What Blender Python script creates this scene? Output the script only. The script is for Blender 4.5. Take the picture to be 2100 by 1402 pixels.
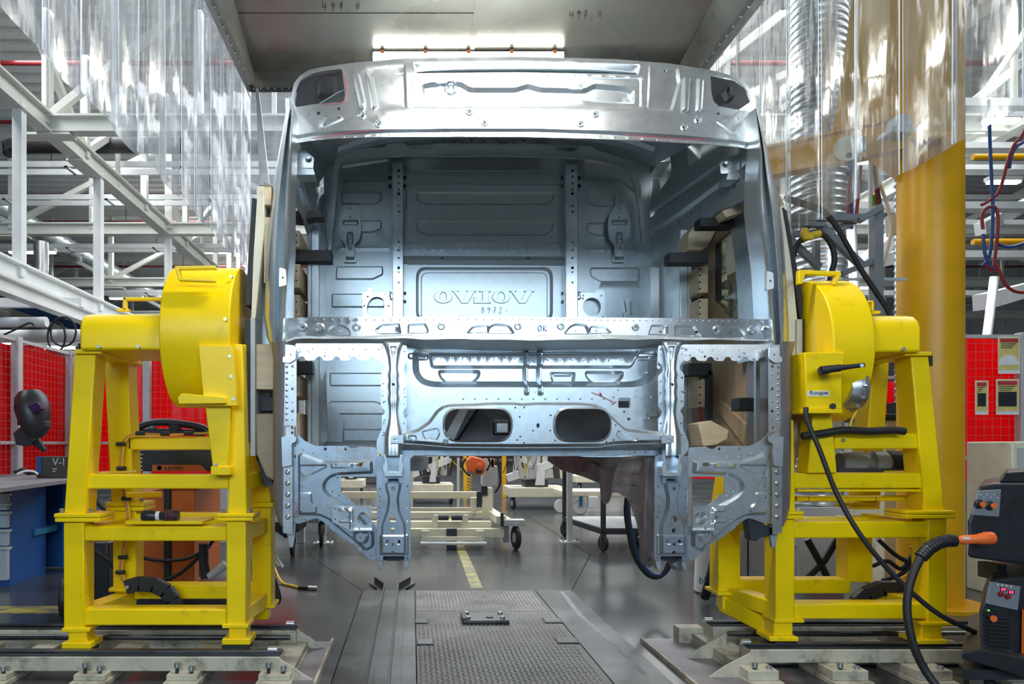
import bpy, math, random
import numpy as np
from mathutils import Vector, Matrix, geometry as mg
random.seed(7)
for _o in list(bpy.data.objects): bpy.data.objects.remove(_o)
SC = bpy.context.scene
COL = SC.collection
V = Vector
# ---------------------------------------------------------------- camera (image taken as 2100 x 1402)
CX, CY, F, H = 845.0, 912.0, 1440.0, 1.06     # principal point, focal length (px), eye height (m)
cam = bpy.data.objects.new('camera', bpy.data.cameras.new('camera'))
COL.objects.link(cam)
cam.location = (0, 0, H); cam.rotation_euler = (math.pi/2, 0, 0)
cam.data.sensor_width = 36; cam.data.lens = F/2100*36
cam.data.shift_x = (1050-CX)/2100; cam.data.shift_y = (CY-701)/2100
cam.data.clip_end = 300
SC.camera = cam
# ---------------------------------------------------------------- world, exposure
w = bpy.data.worlds.new('world'); SC.world = w; w.use_nodes = True
w.node_tree.nodes['Background'].inputs[0].default_value = (.82, .9, 1, 1)
w.node_tree.nodes['Background'].inputs[1].default_value = .11
vs = SC.view_settings
vs.view_transform = 'Standard'; vs.look = 'None'; vs.gamma = 1; vs.exposure = 0.22
vs.use_curve_mapping = False
# ---------------------------------------------------------------- hall lights (big area lights under the hall roof) and fills added behind the camera
def area(name, loc, size, power, col=(1, 1, 1), tgt=None, spread=math.pi):
    l = bpy.data.lights.new(name, 'AREA'); l.shape = 'RECTANGLE'
    l.size, l.size_y = size; l.energy = power; l.color = col; l.spread = spread
    o = bpy.data.objects.new(name, l); COL.objects.link(o); o.location = loc
    d = (V(tgt)-V(loc)) if tgt else V((0, 0, -1))
    o.rotation_euler = d.to_track_quat('-Z', 'Y').to_euler()
    return o
area('hall_or_fill_light', (-5.5, 9, 7.0), (1.2, 12), 400, (.95, .98, 1))
area('hall_or_fill_light', (7.5, 9, 7.0), (1.2, 12), 420, (.95, .98, 1))
area('hall_or_fill_light', (-6, 24, 7.0), (2, 14), 850, (.95, .98, 1))
area('hall_or_fill_light', (3, 20, 7.0), (8, 14), 1300, (.93, .98, 1))
area('hall_or_fill_light', (9, 26, 7.0), (2, 14), 620, (.95, .98, 1))
area('hall_or_fill_light', (0.5, -3.0, 3.3), (8, 1.0), 120, (.88, .94, 1), tgt=(0.5, 3.6, 1.7))  # unseen fill light added behind the camera for cab and stands
area('hall_or_fill_light', (1.5, 10.5, 7.0), (9, 5), 620, (.95, .98, 1))
area('blue_fill_light', (-.6, -8, 3.9), (8, 2.6), 360, (.47, .75, 1), tgt=(0, 3, 3.0))     # unseen bluish fill added behind the camera to brighten the cab metal
# ---------------------------------------------------------------- helpers
def P(px, py, d):
    return V(((px-CX)/F*d, d, H-(py-CY)/F*d))
def S(n, d):
    return n/F*d
def lerp(a, b, t): return a+(b-a)*t
def PX(px, py, X):
    d = X*F/(px-CX); return V((X, d, H-(py-CY)/F*d))
def PZ(px, py, Z=0.0):
    d = (H-Z)*F/(py-CY); return V(((px-CX)/F*d, d, Z))
BASE = {}
def base_of(o):
    return BASE.get(o.name, V((0, 0, 0))) if o else V((0, 0, 0))
def tag(o, label=None, cat=None, group=None, kind=None):
    if label: o['label'] = label
    if cat: o['category'] = cat
    if group: o['group'] = group
    if kind: o['kind'] = kind
    return o
def thing(name, label, cat, loc, group=None, kind=None):
    o = bpy.data.objects.new(name, None); COL.objects.link(o)
    o.empty_display_size = .1
    o.location = loc; BASE[o.name] = V(loc)
    return tag(o, label, cat, group, kind)
class MB:
    def __init__(s): s.v = []; s.f = []
    def add(s, vs_, fs_):
        n = len(s.v); s.v += [V(a) for a in vs_]; s.f += [tuple(i+n for i in f) for f in fs_]; return s
    def box(s, x0, x1, y0, y1, z0, z1):
        vs_ = [(x, y, z) for x in (x0, x1) for y in (y0, y1) for z in (z0, z1)]
        return s.add(vs_, [(0, 1, 3, 2), (4, 6, 7, 5), (0, 4, 5, 1), (2, 3, 7, 6), (0, 2, 6, 4), (1, 5, 7, 3)])
    def prism(s, poly, off):
        off = V(off); a = [V(p) for p in poly]; n = len(a)
        b = [p+off for p in a]
        nn = V((0, 0, 0))
        for i in range(n): nn += a[i].cross(a[(i+1) % n])
        flip = nn.dot(off) > 0
        fs_ = [tuple(range(n)), tuple(range(2*n-1, n-1, -1))] + [(i, i+n, (i+1) % n+n, (i+1) % n) for i in range(n)]
        if flip: fs_ = [tuple(reversed(f)) for f in fs_]
        return s.add(a+b, fs_)
    def fb(s, x0, y0, x1, y1, d, t):            # box from a pixel rectangle at depth d, t metres deep
        a = P(x0, y1, d); b = P(x1, y0, d)
        return s.box(a.x, b.x, d, d+t, a.z, b.z)
    def fq(s, pts, d, t):                        # pixel polygon at depth d extruded back by t
        return s.prism([P(x, y, d) for x, y in pts], t if isinstance(t, tuple) else (0, t, 0))
    def bar(s, a, b, w, h, up=(0, 0, 1)):
        a = V(a); b = V(b); ax = (b-a).normalized(); u = V(up)
        if abs(ax.dot(u)) > .98: u = V((0, 1, 0))
        sd = ax.cross(u).normalized()*(w/2); u = sd.cross(ax).normalized()*(h/2)
        vs_ = [p+i*sd+j*u for p in (a, b) for i, j in ((-1, -1), (1, -1), (1, 1), (-1, 1))]
        return s.add(vs_, [(3, 2, 1, 0), (4, 5, 6, 7)]+[(i, (i+1) % 4, (i+1) % 4+4, i+4) for i in range(4)])
    def ibeam(s, a, b, w, h, t=.03, up=(0, 0, 1)):
        a = V(a); b = V(b); ax = (b-a).normalized(); u = V(up)
        sd = ax.cross(u).normalized(); uu = sd.cross(ax).normalized()
        for k in (-1, 1):
            o = uu*(k*(h/2-t/2)); s.bar(a+o, b+o, w, t, up)
        return s.bar(a, b, t, h-2*t, up)
    def tube(s, pts, r, n=8, cap=True, sy=1.0):
        pts = [V(p) for p in pts]; m = len(pts)
        if n in (7, 8, 9): n = 10
        rs = list(r) if isinstance(r, (list, tuple)) else [r]*m
        if 4 <= m <= 12 and sy == 1.0:             # Catmull-Rom smoothing for hoses and cables
            q, rq = [], []
            for i in range(m-1):
                a, b, c, d = pts[max(i-1, 0)], pts[i], pts[i+1], pts[min(i+2, m-1)]
                for k in range(5):
                    t = k/5
                    q.append(.5*((2*b)+(c-a)*t+(2*a-5*b+4*c-d)*t*t+(3*b-a-3*c+d)*t**3)); rq.append(lerp(rs[i], rs[i+1], t))
            pts = q+[pts[-1]]; rs = rq+[rs[-1]]; m = len(pts)
        t0 = (pts[1]-pts[0]).normalized()
        u = t0.orthogonal().normalized(); rings = []; base = len(s.v)
        for i in range(m):
            t = (pts[min(i+1, m-1)]-pts[max(i-1, 0)]).normalized()
            u = (u-t*u.dot(t)); u = u.normalized() if u.length > 1e-6 else t.orthogonal().normalized()
            w_ = t.cross(u)
            s.v += [pts[i]+(u*math.cos(2*math.pi*k/n)+w_*math.sin(2*math.pi*k/n)*sy)*rs[i] for k in range(n)]
        for i in range(m-1):
            for k in range(n):
                a = base+i*n+k; b = base+i*n+(k+1) % n
                s.f.append((a, b, b+n, a+n))
        if cap:
            s.f.append(tuple(base+k for k in reversed(range(n))))
            s.f.append(tuple(base+(m-1)*n+k for k in range(n)))
        return s
    def cyl(s, a, b, r, n=12, r2=None):
        return s.tube([a, b], [r, r if r2 is None else r2], n)
    def lathe(s, prof, o, ax=(0, 0, 1), n=20, ry=None):
        o = V(o); ax = V(ax).normalized(); u = ax.orthogonal().normalized()
        if abs(ax.x) > .9: u = V((0, 0, 1))
        w_ = ax.cross(u); base = len(s.v); m = len(prof)
        for r, h in prof:
            for k in range(n):
                c, q = math.cos(2*math.pi*k/n), math.sin(2*math.pi*k/n)
                s.v.append(o+ax*h+u*(c*r)+w_*(q*r*(ry or 1)))
        for i in range(m-1):
            for k in range(n):
                a = base+i*n+k; b = base+i*n+(k+1) % n
                s.f.append((a, b, b+n, a+n))
        s.f.append(tuple(base+k for k in reversed(range(n))))
        s.f.append(tuple(base+(m-1)*n+k for k in range(n)))
        return s
    def ball(s, c, r, n=10):
        c = V(c); rx, ry, rz = r if isinstance(r, tuple) else (r, r, r)
        base = len(s.v); m = n//2+1
        for i in range(m):
            th = math.pi*(i+.02)/(m-1+.04)
            for k in range(n):
                ph = 2*math.pi*k/n
                s.v.append(c+V((rx*math.sin(th)*math.cos(ph), ry*math.sin(th)*math.sin(ph), rz*math.cos(th))))
        for i in range(m-1):
            for k in range(n):
                a = base+i*n+k; b = base+i*n+(k+1) % n
                s.f.append((a, a+n, b+n, b))
        return s
    def grid(s, rows, closed=False):            # rows of points -> quads
        base = len(s.v); n = len(rows[0])
        for r in rows: s.v += [V(p) for p in r]
        for i in range(len(rows)-1):
            for k in range(n if closed else n-1):
                a = base+i*n+k; b = base+i*n+(k+1) % n
                s.f.append((a, b, b+n, a+n))
        return s
    def shell(s, rows, off):                    # sheet with thickness
        off = V(off); n = len(rows[0]); m = len(rows)
        s.grid(rows); b = len(s.v)-n*m
        s.grid([[V(p)+off for p in reversed(r)] for r in rows])
        c = len(s.v)-n*m
        def q(i, k): return c+i*n+(n-1-k)
        for i in range(m-1):
            s.f.append((b+i*n, b+(i+1)*n, q(i+1, 0), q(i, 0)))
            s.f.append((b+(i+1)*n+n-1, b+i*n+n-1, q(i, n-1), q(i+1, n-1)))
        for k in range(n-1):
            s.f.append((b+k+1, b+k, q(0, k), q(0, k+1)))
            s.f.append((b+(m-1)*n+k, b+(m-1)*n+k+1, q(m-1, k+1), q(m-1, k)))
        return s
    def build(s, name, mat, parent=None, bevel=0, smooth=38, seg=2, label=None):
        bo = base_of(parent)
        single = parent is None
        if single:
            xs = [v.x for v in s.v]; ys = [v.y for v in s.v]; zs = [v.z for v in s.v]
            bo = V(((min(xs)+max(xs))/2, (min(ys)+max(ys))/2, min(zs)))
        me = bpy.data.meshes.new(name)
        me.from_pydata([v-bo for v in s.v], [], s.f)
        o = bpy.data.objects.new(name, me); COL.objects.link(o)
        me.materials.append(mat)
        if smooth:
            me.polygons.foreach_set('use_smooth', [True]*len(me.polygons))
            me.set_sharp_from_angle(angle=math.radians(smooth))
        if bevel:
            b = o.modifiers.new('bevel', 'BEVEL'); b.width = bevel; b.segments = seg
            b.limit_method = 'ANGLE'; b.angle_limit = math.radians(40); b.use_clamp_overlap = True
        if single: o.location = bo; BASE[o.name] = bo
        else: o.parent = parent; BASE[o.name] = bo
        if label: o['label'] = label
        return o
def copy_tree(o, off, parent=None):
    c = o.copy(); COL.objects.link(c); c.parent = parent
    if parent is None:
        c.location = o.location+V(off)
    for ch in list(o.children): copy_tree(ch, off, c)
    return c
# ---- 2D loops
def circ(x, y, r, n=12, ry=None):
    return [(x+r*math.cos(2*math.pi*k/n), y+(ry or r)*math.sin(2*math.pi*k/n)) for k in range(n)]
def rrect(x0, y0, x1, y1, r, n=4):
    return rp([(x0, y0), (x1, y0), (x1, y1), (x0, y1)], r, n)
def rp(pts, r, n=4):                            # polygon with rounded corners
    out = []; m = len(pts)
    for i in range(m):
        a, b, c = V(pts[i-1]), V(pts[i]), V(pts[(i+1) % m])
        la, lc = (a-b).length, (c-b).length
        rr = min(r[i] if isinstance(r, (list, tuple)) else r, la*.48, lc*.48)
        p, q = b+(a-b)/max(la, 1e-6)*rr, b+(c-b)/max(lc, 1e-6)*rr
        for k in range(n+1):
            t = k/n
            z = p*(1-t)**2+b*2*t*(1-t)+q*t*t
            out.append((z.x, z.y))
    return out
def mirx(pts, c=2184.0): return [(c-x, y) for x, y in reversed(pts)]
def resample(lp, step):
    out = []
    for i in range(len(lp)):
        a, b = lp[i], lp[(i+1) % len(lp)]
        L = math.hypot(b[0]-a[0], b[1]-a[1]); k = max(1, int(math.ceil(L/step)))
        out += [(a[0]+(b[0]-a[0])*j/k, a[1]+(b[1]-a[1])*j/k) for j in range(k)]
    return out
def inside(pts, lp):
    pts = np.asarray(pts); x, y = pts[:, 0], pts[:, 1]
    r = np.zeros(len(pts), bool); q = np.asarray(lp)
    x0, y0 = q[:, 0], q[:, 1]; x1, y1 = np.roll(x0, -1), np.roll(y0, -1)
    for a, b, c, d in zip(x0, y0, x1, y1):
        if b == d: continue
        k = ((b > y) != (d > y)) & (x < (c-a)*(y-b)/(d-b)+a)
        r ^= k
    return r
def dist(pts, lp):
    pts = np.asarray(pts); q = np.asarray(lp); best = np.full(len(pts), 1e9)
    for i in range(len(q)):
        a = q[i]; b = q[(i+1) % len(q)]; ab = b-a; L = ab@ab
        if L < 1e-12: continue
        t = np.clip(((pts-a)@ab)/L, 0, 1)
        best = np.minimum(best, np.hypot(*(pts-a-t[:, None]*ab).T))
    return best
def inset(lp, w):
    n = len(lp); out = []
    A = sum(lp[i][0]*lp[(i+1) % n][1]-lp[(i+1) % n][0]*lp[i][1] for i in range(n))
    sg = 1 if A > 0 else -1
    for i in range(n):
        a, b, c = V(lp[i-1]), V(lp[i]), V(lp[(i+1) % n])
        e, f = (b-a), (c-b)
        if e.length < 1e-6 or f.length < 1e-6: continue
        e.normalize(); f.normalize()
        n1 = V((-e.y, e.x))*sg; n2 = V((-f.y, f.x))*sg
        m = n1+n2
        if m.length < .3: continue
        m = m/max(m.length_squared/2, .45)
        out.append((b.x+m.x*w, b.y+m.y*w))
    return out
def sstep(t): t = np.clip(t, 0, 1); return t*t*(3-2*t)
def panel(name, mat, parent, outline, depth=3.2, holes=(), emb=(), step=0, thick=.004, mp=None, grid=0, extra=(), smooth=30, label=None):
    """stamped sheet: outline / holes / embossings as loops; mp(u,v,h)->point (default: pixel at depth)"""
    pts = []; edges = []
    def addl(lp):
        b = len(pts); pts.extend(lp); n = len(lp)
        edges.extend([(b+i, b+(i+1) % n) for i in range(n)])
    O = resample(outline, step) if step else list(outline)
    addl(O)
    for h in holes: addl(h)
    for e in emb:
        lp, hh, w_ = e[0], e[1], e[2]
        if step: lp = resample(lp, step)
        addl(lp)
        i1 = inset(lp, w_*.5); i2 = inset(lp, w_)
        if len(i1) > 2: addl(i1)
        if len(i2) > 2: addl(i2)
    if grid:
        xs = [p[0] for p in O]; ys = [p[1] for p in O]
        g = [(x, y) for x in np.arange(min(xs)+grid*.5, max(xs), grid) for y in np.arange(min(ys)+grid*.5, max(ys), grid)]
        if g:
            k = inside(g, O)
            pts.extend([p for p, q in zip(g, k) if q])
    rs = mg.delaunay_2d_cdt([V(p) for p in pts], edges, [], 0, 1e-4)
    vv = np.array([(p.x, p.y) for p in rs[0]]); ff = [tuple(f) for f in rs[2]]
    cen = np.array([(vv[list(f)]).mean(0) for f in ff])
    keep = inside(cen, O)
    for h in holes: keep &= ~inside(cen, h)
    ff = [f for f, k in zip(ff, keep) if k]
    hh = np.zeros(len(vv))
    for e in emb:
        ins = inside(vv, e[0]); d_ = dist(vv, e[0])
        hh += e[1]*np.where(ins, sstep(d_/e[2]), 0)
    if mp is None:
        def mp(u, v, h):
            p = P(u, v, depth(u, v) if callable(depth) else depth); p.y -= h; return p
    used = sorted({i for f in ff for i in f}); ix = {i: k for k, i in enumerate(used)}
    front = [mp(vv[i][0], vv[i][1], hh[i]) for i in used]
    back = [mp(vv[i][0], vv[i][1], hh[i]-thick) for i in used]
    ff = [tuple(ix[i] for i in f) for f in ff]
    # orient so the front looks away from the back
    f0 = ff[0]; nn = (front[f0[1]]-front[f0[0]]).cross(front[f0[2]]-front[f0[0]])
    s = 0
    for f in ff[:40]:
        nn = (front[f[1]]-front[f[0]]).cross(front[f[2]]-front[f[0]]); s += nn.dot(front[f[0]]-back[f[0]])
    if s < 0: ff = [tuple(reversed(f)) for f in ff]
    n = len(front); mb = MB(); mb.v = front+back
    mb.f = ff+[tuple(i+n for i in reversed(f)) for f in ff]
    cnt = {}
    for f in ff:
        for a, b in zip(f, f[1:]+f[:1]): cnt[(a, b)] = 1
    for (a, b) in cnt:
        if (b, a) not in cnt: mb.f.append((b, a, a+n, b+n))
    return mb.build(name, mat, parent, smooth=smooth, label=label)
def text_mesh(name, txt, mat, parent, loc, size, rot=(math.pi/2, 0, 0), extrude=.0006, align='LEFT'):
    c = bpy.data.curves.new(name, 'FONT'); c.body = txt; c.size = 1.0; c.extrude = extrude/size; c.align_x = align; c.resolution_u = 5
    t = bpy.data.objects.new(name, c); COL.objects.link(t)
    me = bpy.data.meshes.new_from_object(t); bpy.data.objects.remove(t); bpy.data.curves.remove(c)
    me.transform(Matrix.Scale(size, 4)); me.materials.clear(); me.materials.append(mat)
    o = bpy.data.objects.new(name, me); COL.objects.link(o)
    o.parent = parent; o.location = V(loc)-base_of(parent); o.rotation_euler = rot
    return o
# ---------------------------------------------------------------- materials
def mat(name, col, rough=.5, metal=0, var=.12, scale=8, bump=0, bscale=60, emit=None, estr=0, col2=None, spec=.5, coat=0, dirt=None, dscale=3, dth=(.55, .75), stretch=None):
    m = bpy.data.materials.new(name); m.use_nodes = True
    nt = m.node_tree; nd = nt.nodes; lk = nt.links; b = nd['Principled BSDF']
    b.inputs['Roughness'].default_value = rough; b.inputs['Metallic'].default_value = metal
    b.inputs['Specular IOR Level'].default_value = spec; b.inputs['Coat Weight'].default_value = coat
    tc = nd.new('ShaderNodeNewGeometry')
    src = tc.outputs['Position']
    if stretch:
        vm = nd.new('ShaderNodeVectorMath'); vm.operation = 'MULTIPLY'; vm.inputs[1].default_value = stretch
        lk.new(src, vm.inputs[0]); src = vm.outputs[0]
    nz = nd.new('ShaderNodeTexNoise'); nz.inputs['Scale'].default_value = scale; nz.inputs['Detail'].default_value = 5
    lk.new(src, nz.inputs['Vector'])
    rp_ = nd.new('ShaderNodeValToRGB')
    c1 = tuple(max(0, c*(1-var)) for c in col); c2 = col2 or tuple(min(1, c*(1+var)) for c in col)
    rp_.color_ramp.elements[0].position = .3; rp_.color_ramp.elements[1].position = .7
    rp_.color_ramp.elements[0].color = (*c1, 1); rp_.color_ramp.elements[1].color = (*c2, 1)
    lk.new(nz.outputs['Fac'], rp_.inputs['Fac'])
    out = rp_.outputs['Color']
    if dirt:
        n2 = nd.new('ShaderNodeTexNoise'); n2.inputs['Scale'].default_value = dscale; n2.inputs['Detail'].default_value = 8
        n2.inputs['Roughness'].default_value = .7
        lk.new(src, n2.inputs['Vector'])
        r2 = nd.new('ShaderNodeValToRGB'); r2.color_ramp.elements[0].position = dth[0]; r2.color_ramp.elements[1].position = dth[1]
        lk.new(n2.outputs['Fac'], r2.inputs['Fac'])
        mx = nd.new('ShaderNodeMix'); mx.data_type = 'RGBA'
        lk.new(r2.outputs['Color'], mx.inputs['Factor']); lk.new(out, mx.inputs['A']); mx.inputs['B'].default_value = (*dirt, 1)
        out = mx.outputs['Result']
    lk.new(out, b.inputs['Base Color'])
    if rough > .12:
        mr = nd.new('ShaderNodeMapRange'); mr.inputs['To Min'].default_value = rough*.85; mr.inputs['To Max'].default_value = min(1, rough*1.15)
        lk.new(nz.outputs['Fac'], mr.inputs['Value']); lk.new(mr.outputs[0], b.inputs['Roughness'])
    if bump:
        n3 = nd.new('ShaderNodeTexNoise'); n3.inputs['Scale'].default_value = bscale; n3.inputs['Detail'].default_value = 3
        lk.new(src, n3.inputs['Vector'])
        bp = nd.new('ShaderNodeBump'); bp.inputs['Strength'].default_value = bump; bp.inputs['Distance'].default_value = .01
        lk.new(n3.outputs['Fac'], bp.inputs['Height']); lk.new(bp.outputs['Normal'], b.inputs['Normal'])
    if emit:
        b.inputs['Emission Color'].default_value = (*emit, 1); b.inputs['Emission Strength'].default_value = estr
    return m
def vinyl(name, tint, haze, rough=.08):
    m = bpy.data.materials.new(name); m.use_nodes = True
    nt = m.node_tree; nd = nt.nodes; lk = nt.links
    for n in list(nd):
        if n.type != 'OUTPUT_MATERIAL': nd.remove(n)
    out = [n for n in nd if n.type == 'OUTPUT_MATERIAL'][0]
    tr = nd.new('ShaderNodeBsdfTransparent'); tr.inputs[0].default_value = (*tint, 1)
    gl = nd.new('ShaderNodeBsdfGlossy'); gl.inputs['Roughness'].default_value = rough
    df = nd.new('ShaderNodeBsdfDiffuse'); df.inputs[0].default_value = (.8, .86, .93, 1)
    tl = nd.new('ShaderNodeBsdfTranslucent'); tl.inputs[0].default_value = (.8, .86, .93, 1)
    ad = nd.new('ShaderNodeMixShader'); ad.inputs[0].default_value = .5
    lk.new(df.outputs[0], ad.inputs[1]); lk.new(tl.outputs[0], ad.inputs[2])
    fr = nd.new('ShaderNodeFresnel'); fr.inputs['IOR'].default_value = 1.45
    ge = nd.new('ShaderNodeNewGeometry')
    vm = nd.new('ShaderNodeVectorMath'); vm.operation = 'MULTIPLY'; vm.inputs[1].default_value = (6, 6, 1.2)
    nz = nd.new('ShaderNodeTexNoise'); nz.inputs['Scale'].default_value = 3; nz.inputs['Detail'].default_value = 7
    lk.new(ge.outputs['Position'], vm.inputs[0]); lk.new(vm.outputs[0], nz.inputs['Vector'])
    mr = nd.new('ShaderNodeMapRange'); mr.inputs['From Min'].default_value = .35; mr.inputs['From Max'].default_value = .7
    mr.inputs['To Min'].default_value = haze*.55; mr.inputs['To Max'].default_value = haze*1.5
    lk.new(nz.outputs['Fac'], mr.inputs['Value'])
    m1 = nd.new('ShaderNodeMixShader'); lk.new(mr.outputs[0], m1.inputs[0]); lk.new(tr.outputs[0], m1.inputs[1]); lk.new(ad.outputs[0], m1.inputs[2])
    fm = nd.new('ShaderNodeMath'); fm.operation = 'MULTIPLY'; fm.inputs[1].default_value = .4; lk.new(fr.outputs[0], fm.inputs[0])
    m2 = nd.new('ShaderNodeMixShader'); lk.new(fm.outputs[0], m2.inputs[0]); lk.new(m1.outputs[0], m2.inputs[1]); lk.new(gl.outputs[0], m2.inputs[2])
    n3 = nd.new('ShaderNodeTexNoise'); n3.inputs['Scale'].default_value = 2.2
    lk.new(vm.outputs[0], n3.inputs['Vector'])
    bp = nd.new('ShaderNodeBump'); bp.inputs['Strength'].default_value = .25; bp.inputs['Distance'].default_value = .02
    lk.new(n3.outputs['Fac'], bp.inputs['Height']); lk.new(bp.outputs[0], gl.inputs['Normal'])
    lk.new(m2.outputs[0], out.inputs['Surface'])
    return m
M = {}
M['galv'] = mat('galvanised_sheet', (.66, .71, .74), .29, .88, .05, 30, .006, 400)
M['galv_in'] = mat('galvanised_inner', (.6, .66, .69), .34, .6, .06, 20, .006, 400)
M['galv_dk'] = mat('sheet_dark', (.3, .31, .33), .5, .6, .3, 9, .01, 300, col2=(.46, .47, .49))  # darker variant of the galvanised sheet
M['leg'] = mat('sheet_bluish_mottled', (.46, .53, .6), .31, .85, .1, 12, .008, 300, dirt=(.3, .24, .2), dscale=6, dth=(.52, .72))  # bluish sheet with brown mottling
M['edge'] = mat('bright_zinc', (.8, .84, .85), .28, .9, .05, 20)
M['purple'] = mat('phosphated_panel', (.3, .28, .3), .5, .6, .12, 6)
M['black'] = mat('black_rubber', (.015, .015, .017), .55, 0, .2)
M['blackp'] = mat('black_plastic', (.022, .023, .027), .38, 0, .2, 20)
M['dark'] = mat('dark_steel_or_shade', (.05, .052, .06), .45, .5, .2)  # dark steel, also painted shade in lamp pockets and behind the ovals
M['yellow'] = mat('yellow_enamel', (.95, .66, .001), .32, 0, .05, 5, .05, 45, spec=.35, dirt=(.42, .3, .01), dscale=6, dth=(.6, .82))
M['amber'] = mat('amber_paint', (.74, .37, .004), .34, 0, .08, 4, .05, 60, spec=.35)
M['cream'] = mat('cream_enamel', (.74, .70, .54), .45, 0, .08, 8, .05, 40, dirt=(.25, .2, .16), dscale=7, dth=(.6, .78))
M['creamd'] = mat('cream_enamel_worn', (.52, .48, .37), .5, 0, .12, 8, .06, 40, dirt=(.13, .1, .08), dscale=9, dth=(.5, .72))
M['vglint'] = mat('vinyl_edge_glint', (.72, .78, .84), .2, 0, .1, 5, spec=.8)  # pale colour stands for light guided to the strip edges
M['white'] = mat('white_paint', (.76, .78, .77), .45, 0, .06, 4)
M['beam'] = mat('roof_steel_paint', (.62, .63, .58), .45, 0, .07, 2)
M['steel'] = mat('steel', (.5, .51, .52), .35, .9, .12, 15)
M['grey'] = mat('grey_paint', (.2, .215, .235), .45, 0, .1, 6)
M['lgrey'] = mat('light_grey_paint', (.5, .52, .52), .5, 0, .08, 6)
M['wood'] = mat('birch_block', (.62, .5, .33), .6, 0, .14, 5, .05, 80, stretch=(1, 1, 8))
M['ply'] = mat('plywood', (.36, .27, .17), .6, 0, .2, 4, .05, 80, stretch=(1, 8, 1))
M['red'] = mat('red_vinyl', (.92, .014, .012), .25, 0, .15, 3, .3, 7)
_nt = M['red'].node_tree; _tl = _nt.nodes.new('ShaderNodeBsdfTranslucent'); _tl.inputs[0].default_value = (1, .025, .018, 1)
_mx = _nt.nodes.new('ShaderNodeMixShader'); _mx.inputs[0].default_value = .6
_nt.links.new(_nt.nodes['Principled BSDF'].outputs[0], _mx.inputs[1]); _nt.links.new(_tl.outputs[0], _mx.inputs[2])
_nt.links.new(_mx.outputs[0], _nt.nodes['Material Output'].inputs['Surface'])
M['orange'] = mat('orange_plastic', (.85, .16, .03), .4, 0, .08, 6)
M['orange_dk'] = mat('orange_enamel', (.62, .13, .012), .4, 0, .1, 6)
M['blue'] = mat('blue_enamel', (.012, .085, .3), .45, 0, .1, 5)
M['tblue'] = mat('teal_blue_plastic', (.02, .2, .34), .5, 0, .1, 5)
M['lblue'] = mat('drawer_grey', (.42, .48, .5), .5, 0, .06, 5)
M['hood'] = mat('hood_sheet', (.27, .265, .235), .28, .8, .1, 2.5, .06, 5, dirt=(.2, .175, .145), dscale=1.5, dth=(.5, .95))
M['duct'] = mat('spiral_duct_zinc', (.56, .62, .65), .3, .85, .14, 14)
M['wear'] = mat('worn_paint_streak', (.22, .225, .23), .5, .3, .3, 30)
M['marker'] = mat('blue_marker', (.01, .08, .5), .6)
M['teal'] = mat('teal_marker', (.03, .42, .4), .6)
M['redm'] = mat('red_marker', (.5, .04, .06), .6)
M['pencil'] = mat('pencil', (.03, .028, .025), .7)
M['bluecable'] = mat('blue_hose', (.01, .05, .2), .45)
M['redcable'] = mat('red_hose', (.24, .012, .014), .45)
M['redpipe'] = mat('red_pipe', (.22, .015, .018), .45)
M['green'] = mat('green_hose', (.05, .3, .03), .45)
M['ybr'] = mat('yellow_cable', (.75, .5, .02), .45)
M['obr'] = mat('orange_cable', (.55, .2, .05), .45)
M['paper'] = mat('paper', (.8, .8, .78), .7)
M['tube'] = mat('lamp_tube', (1, 1, 1), .4, emit=(1, .98, .93), estr=9)
M['tubeb'] = mat('lamp_tube_hall', (1, 1, 1), .4, emit=(.93, .97, 1), estr=7)
M['led'] = mat('red_digit', (.3, 0, 0), .4, emit=(1, .03, .1), estr=3)
M['vinyl'] = vinyl('clear_vinyl', (.97, .98, 1), .18)
M['vinyl2'] = vinyl('clear_vinyl_thin', (.97, .98, .98), .06)
# ================================================================ setting: floor
M['concrete'] = mat('polished_concrete', (.034, .036, .039), .2, 0, .25, 1.1, .02, 30, col2=(.085, .09, .094), dirt=(.022, .023, .025), dscale=.9, dth=(.5, .75), spec=.9)
M['joint'] = mat('floor_joint', (.035, .035, .035), .8)
M['plate'] = mat('worn_steel_plate', (.05, .053, .056), .3, .75, .3, 2, .05, 60, col2=(.14, .147, .154), dirt=(.02, .02, .023), dscale=3, dth=(.45, .7))
M['tread'] = mat('tread_steel', (.06, .06, .058), .36, .8, .25, 2, .05, 90, col2=(.13, .13, .125), dirt=(.03, .028, .026), dscale=2.2, dth=(.48, .72))
M['stud'] = mat('tread_stud_worn', (.26, .26, .245), .28, .9, .3, 3, col2=(.45, .44, .42), dirt=(.09, .085, .075), dscale=2.2, dth=(.45, .7))
M['yline'] = mat('floor_line_yellow', (.42, .36, .06), .45, 0, .2, 8, dirt=(.12, .12, .1), dscale=9, dth=(.42, .6))
floor = MB().box(-22, 26, -4, 60, -.1, -.014).build('floor', M['joint'])
floor['kind'] = 'structure'
g = .004
XJ0, XJ1, DJ, DP, XP0, XP1 = -1.0, 1.72, 6.78, 5.1, -.358, 1.158
def slab(poly):
    MB().prism([V((x, y, 0)) for x, y in poly], (0, 0, -.012)).build('slab', M['concrete'], floor, smooth=0)
slab([(XP0, DP+g), (XP1, DP+g), (XJ1-g, DJ-g), (XJ0+g, DJ-g)])
slab([(-20, -3), (XP0-g, -3), (XP0-g, DP), (XJ0-g, DJ-g), (-20, DJ-g)])
slab([(XP1+g, -3), (24, -3), (24, DJ-g), (XJ1+g, DJ-g), (XP1+g, DP)])
xs_ = [XJ0-2.72*k for k in range(6, 0, -1)]+[XJ0]+[XJ1+2.72*k for k in range(0, 8)]
xs_ = [-20]+[x for x in xs_ if -19 < x < 22]+[24]
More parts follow.
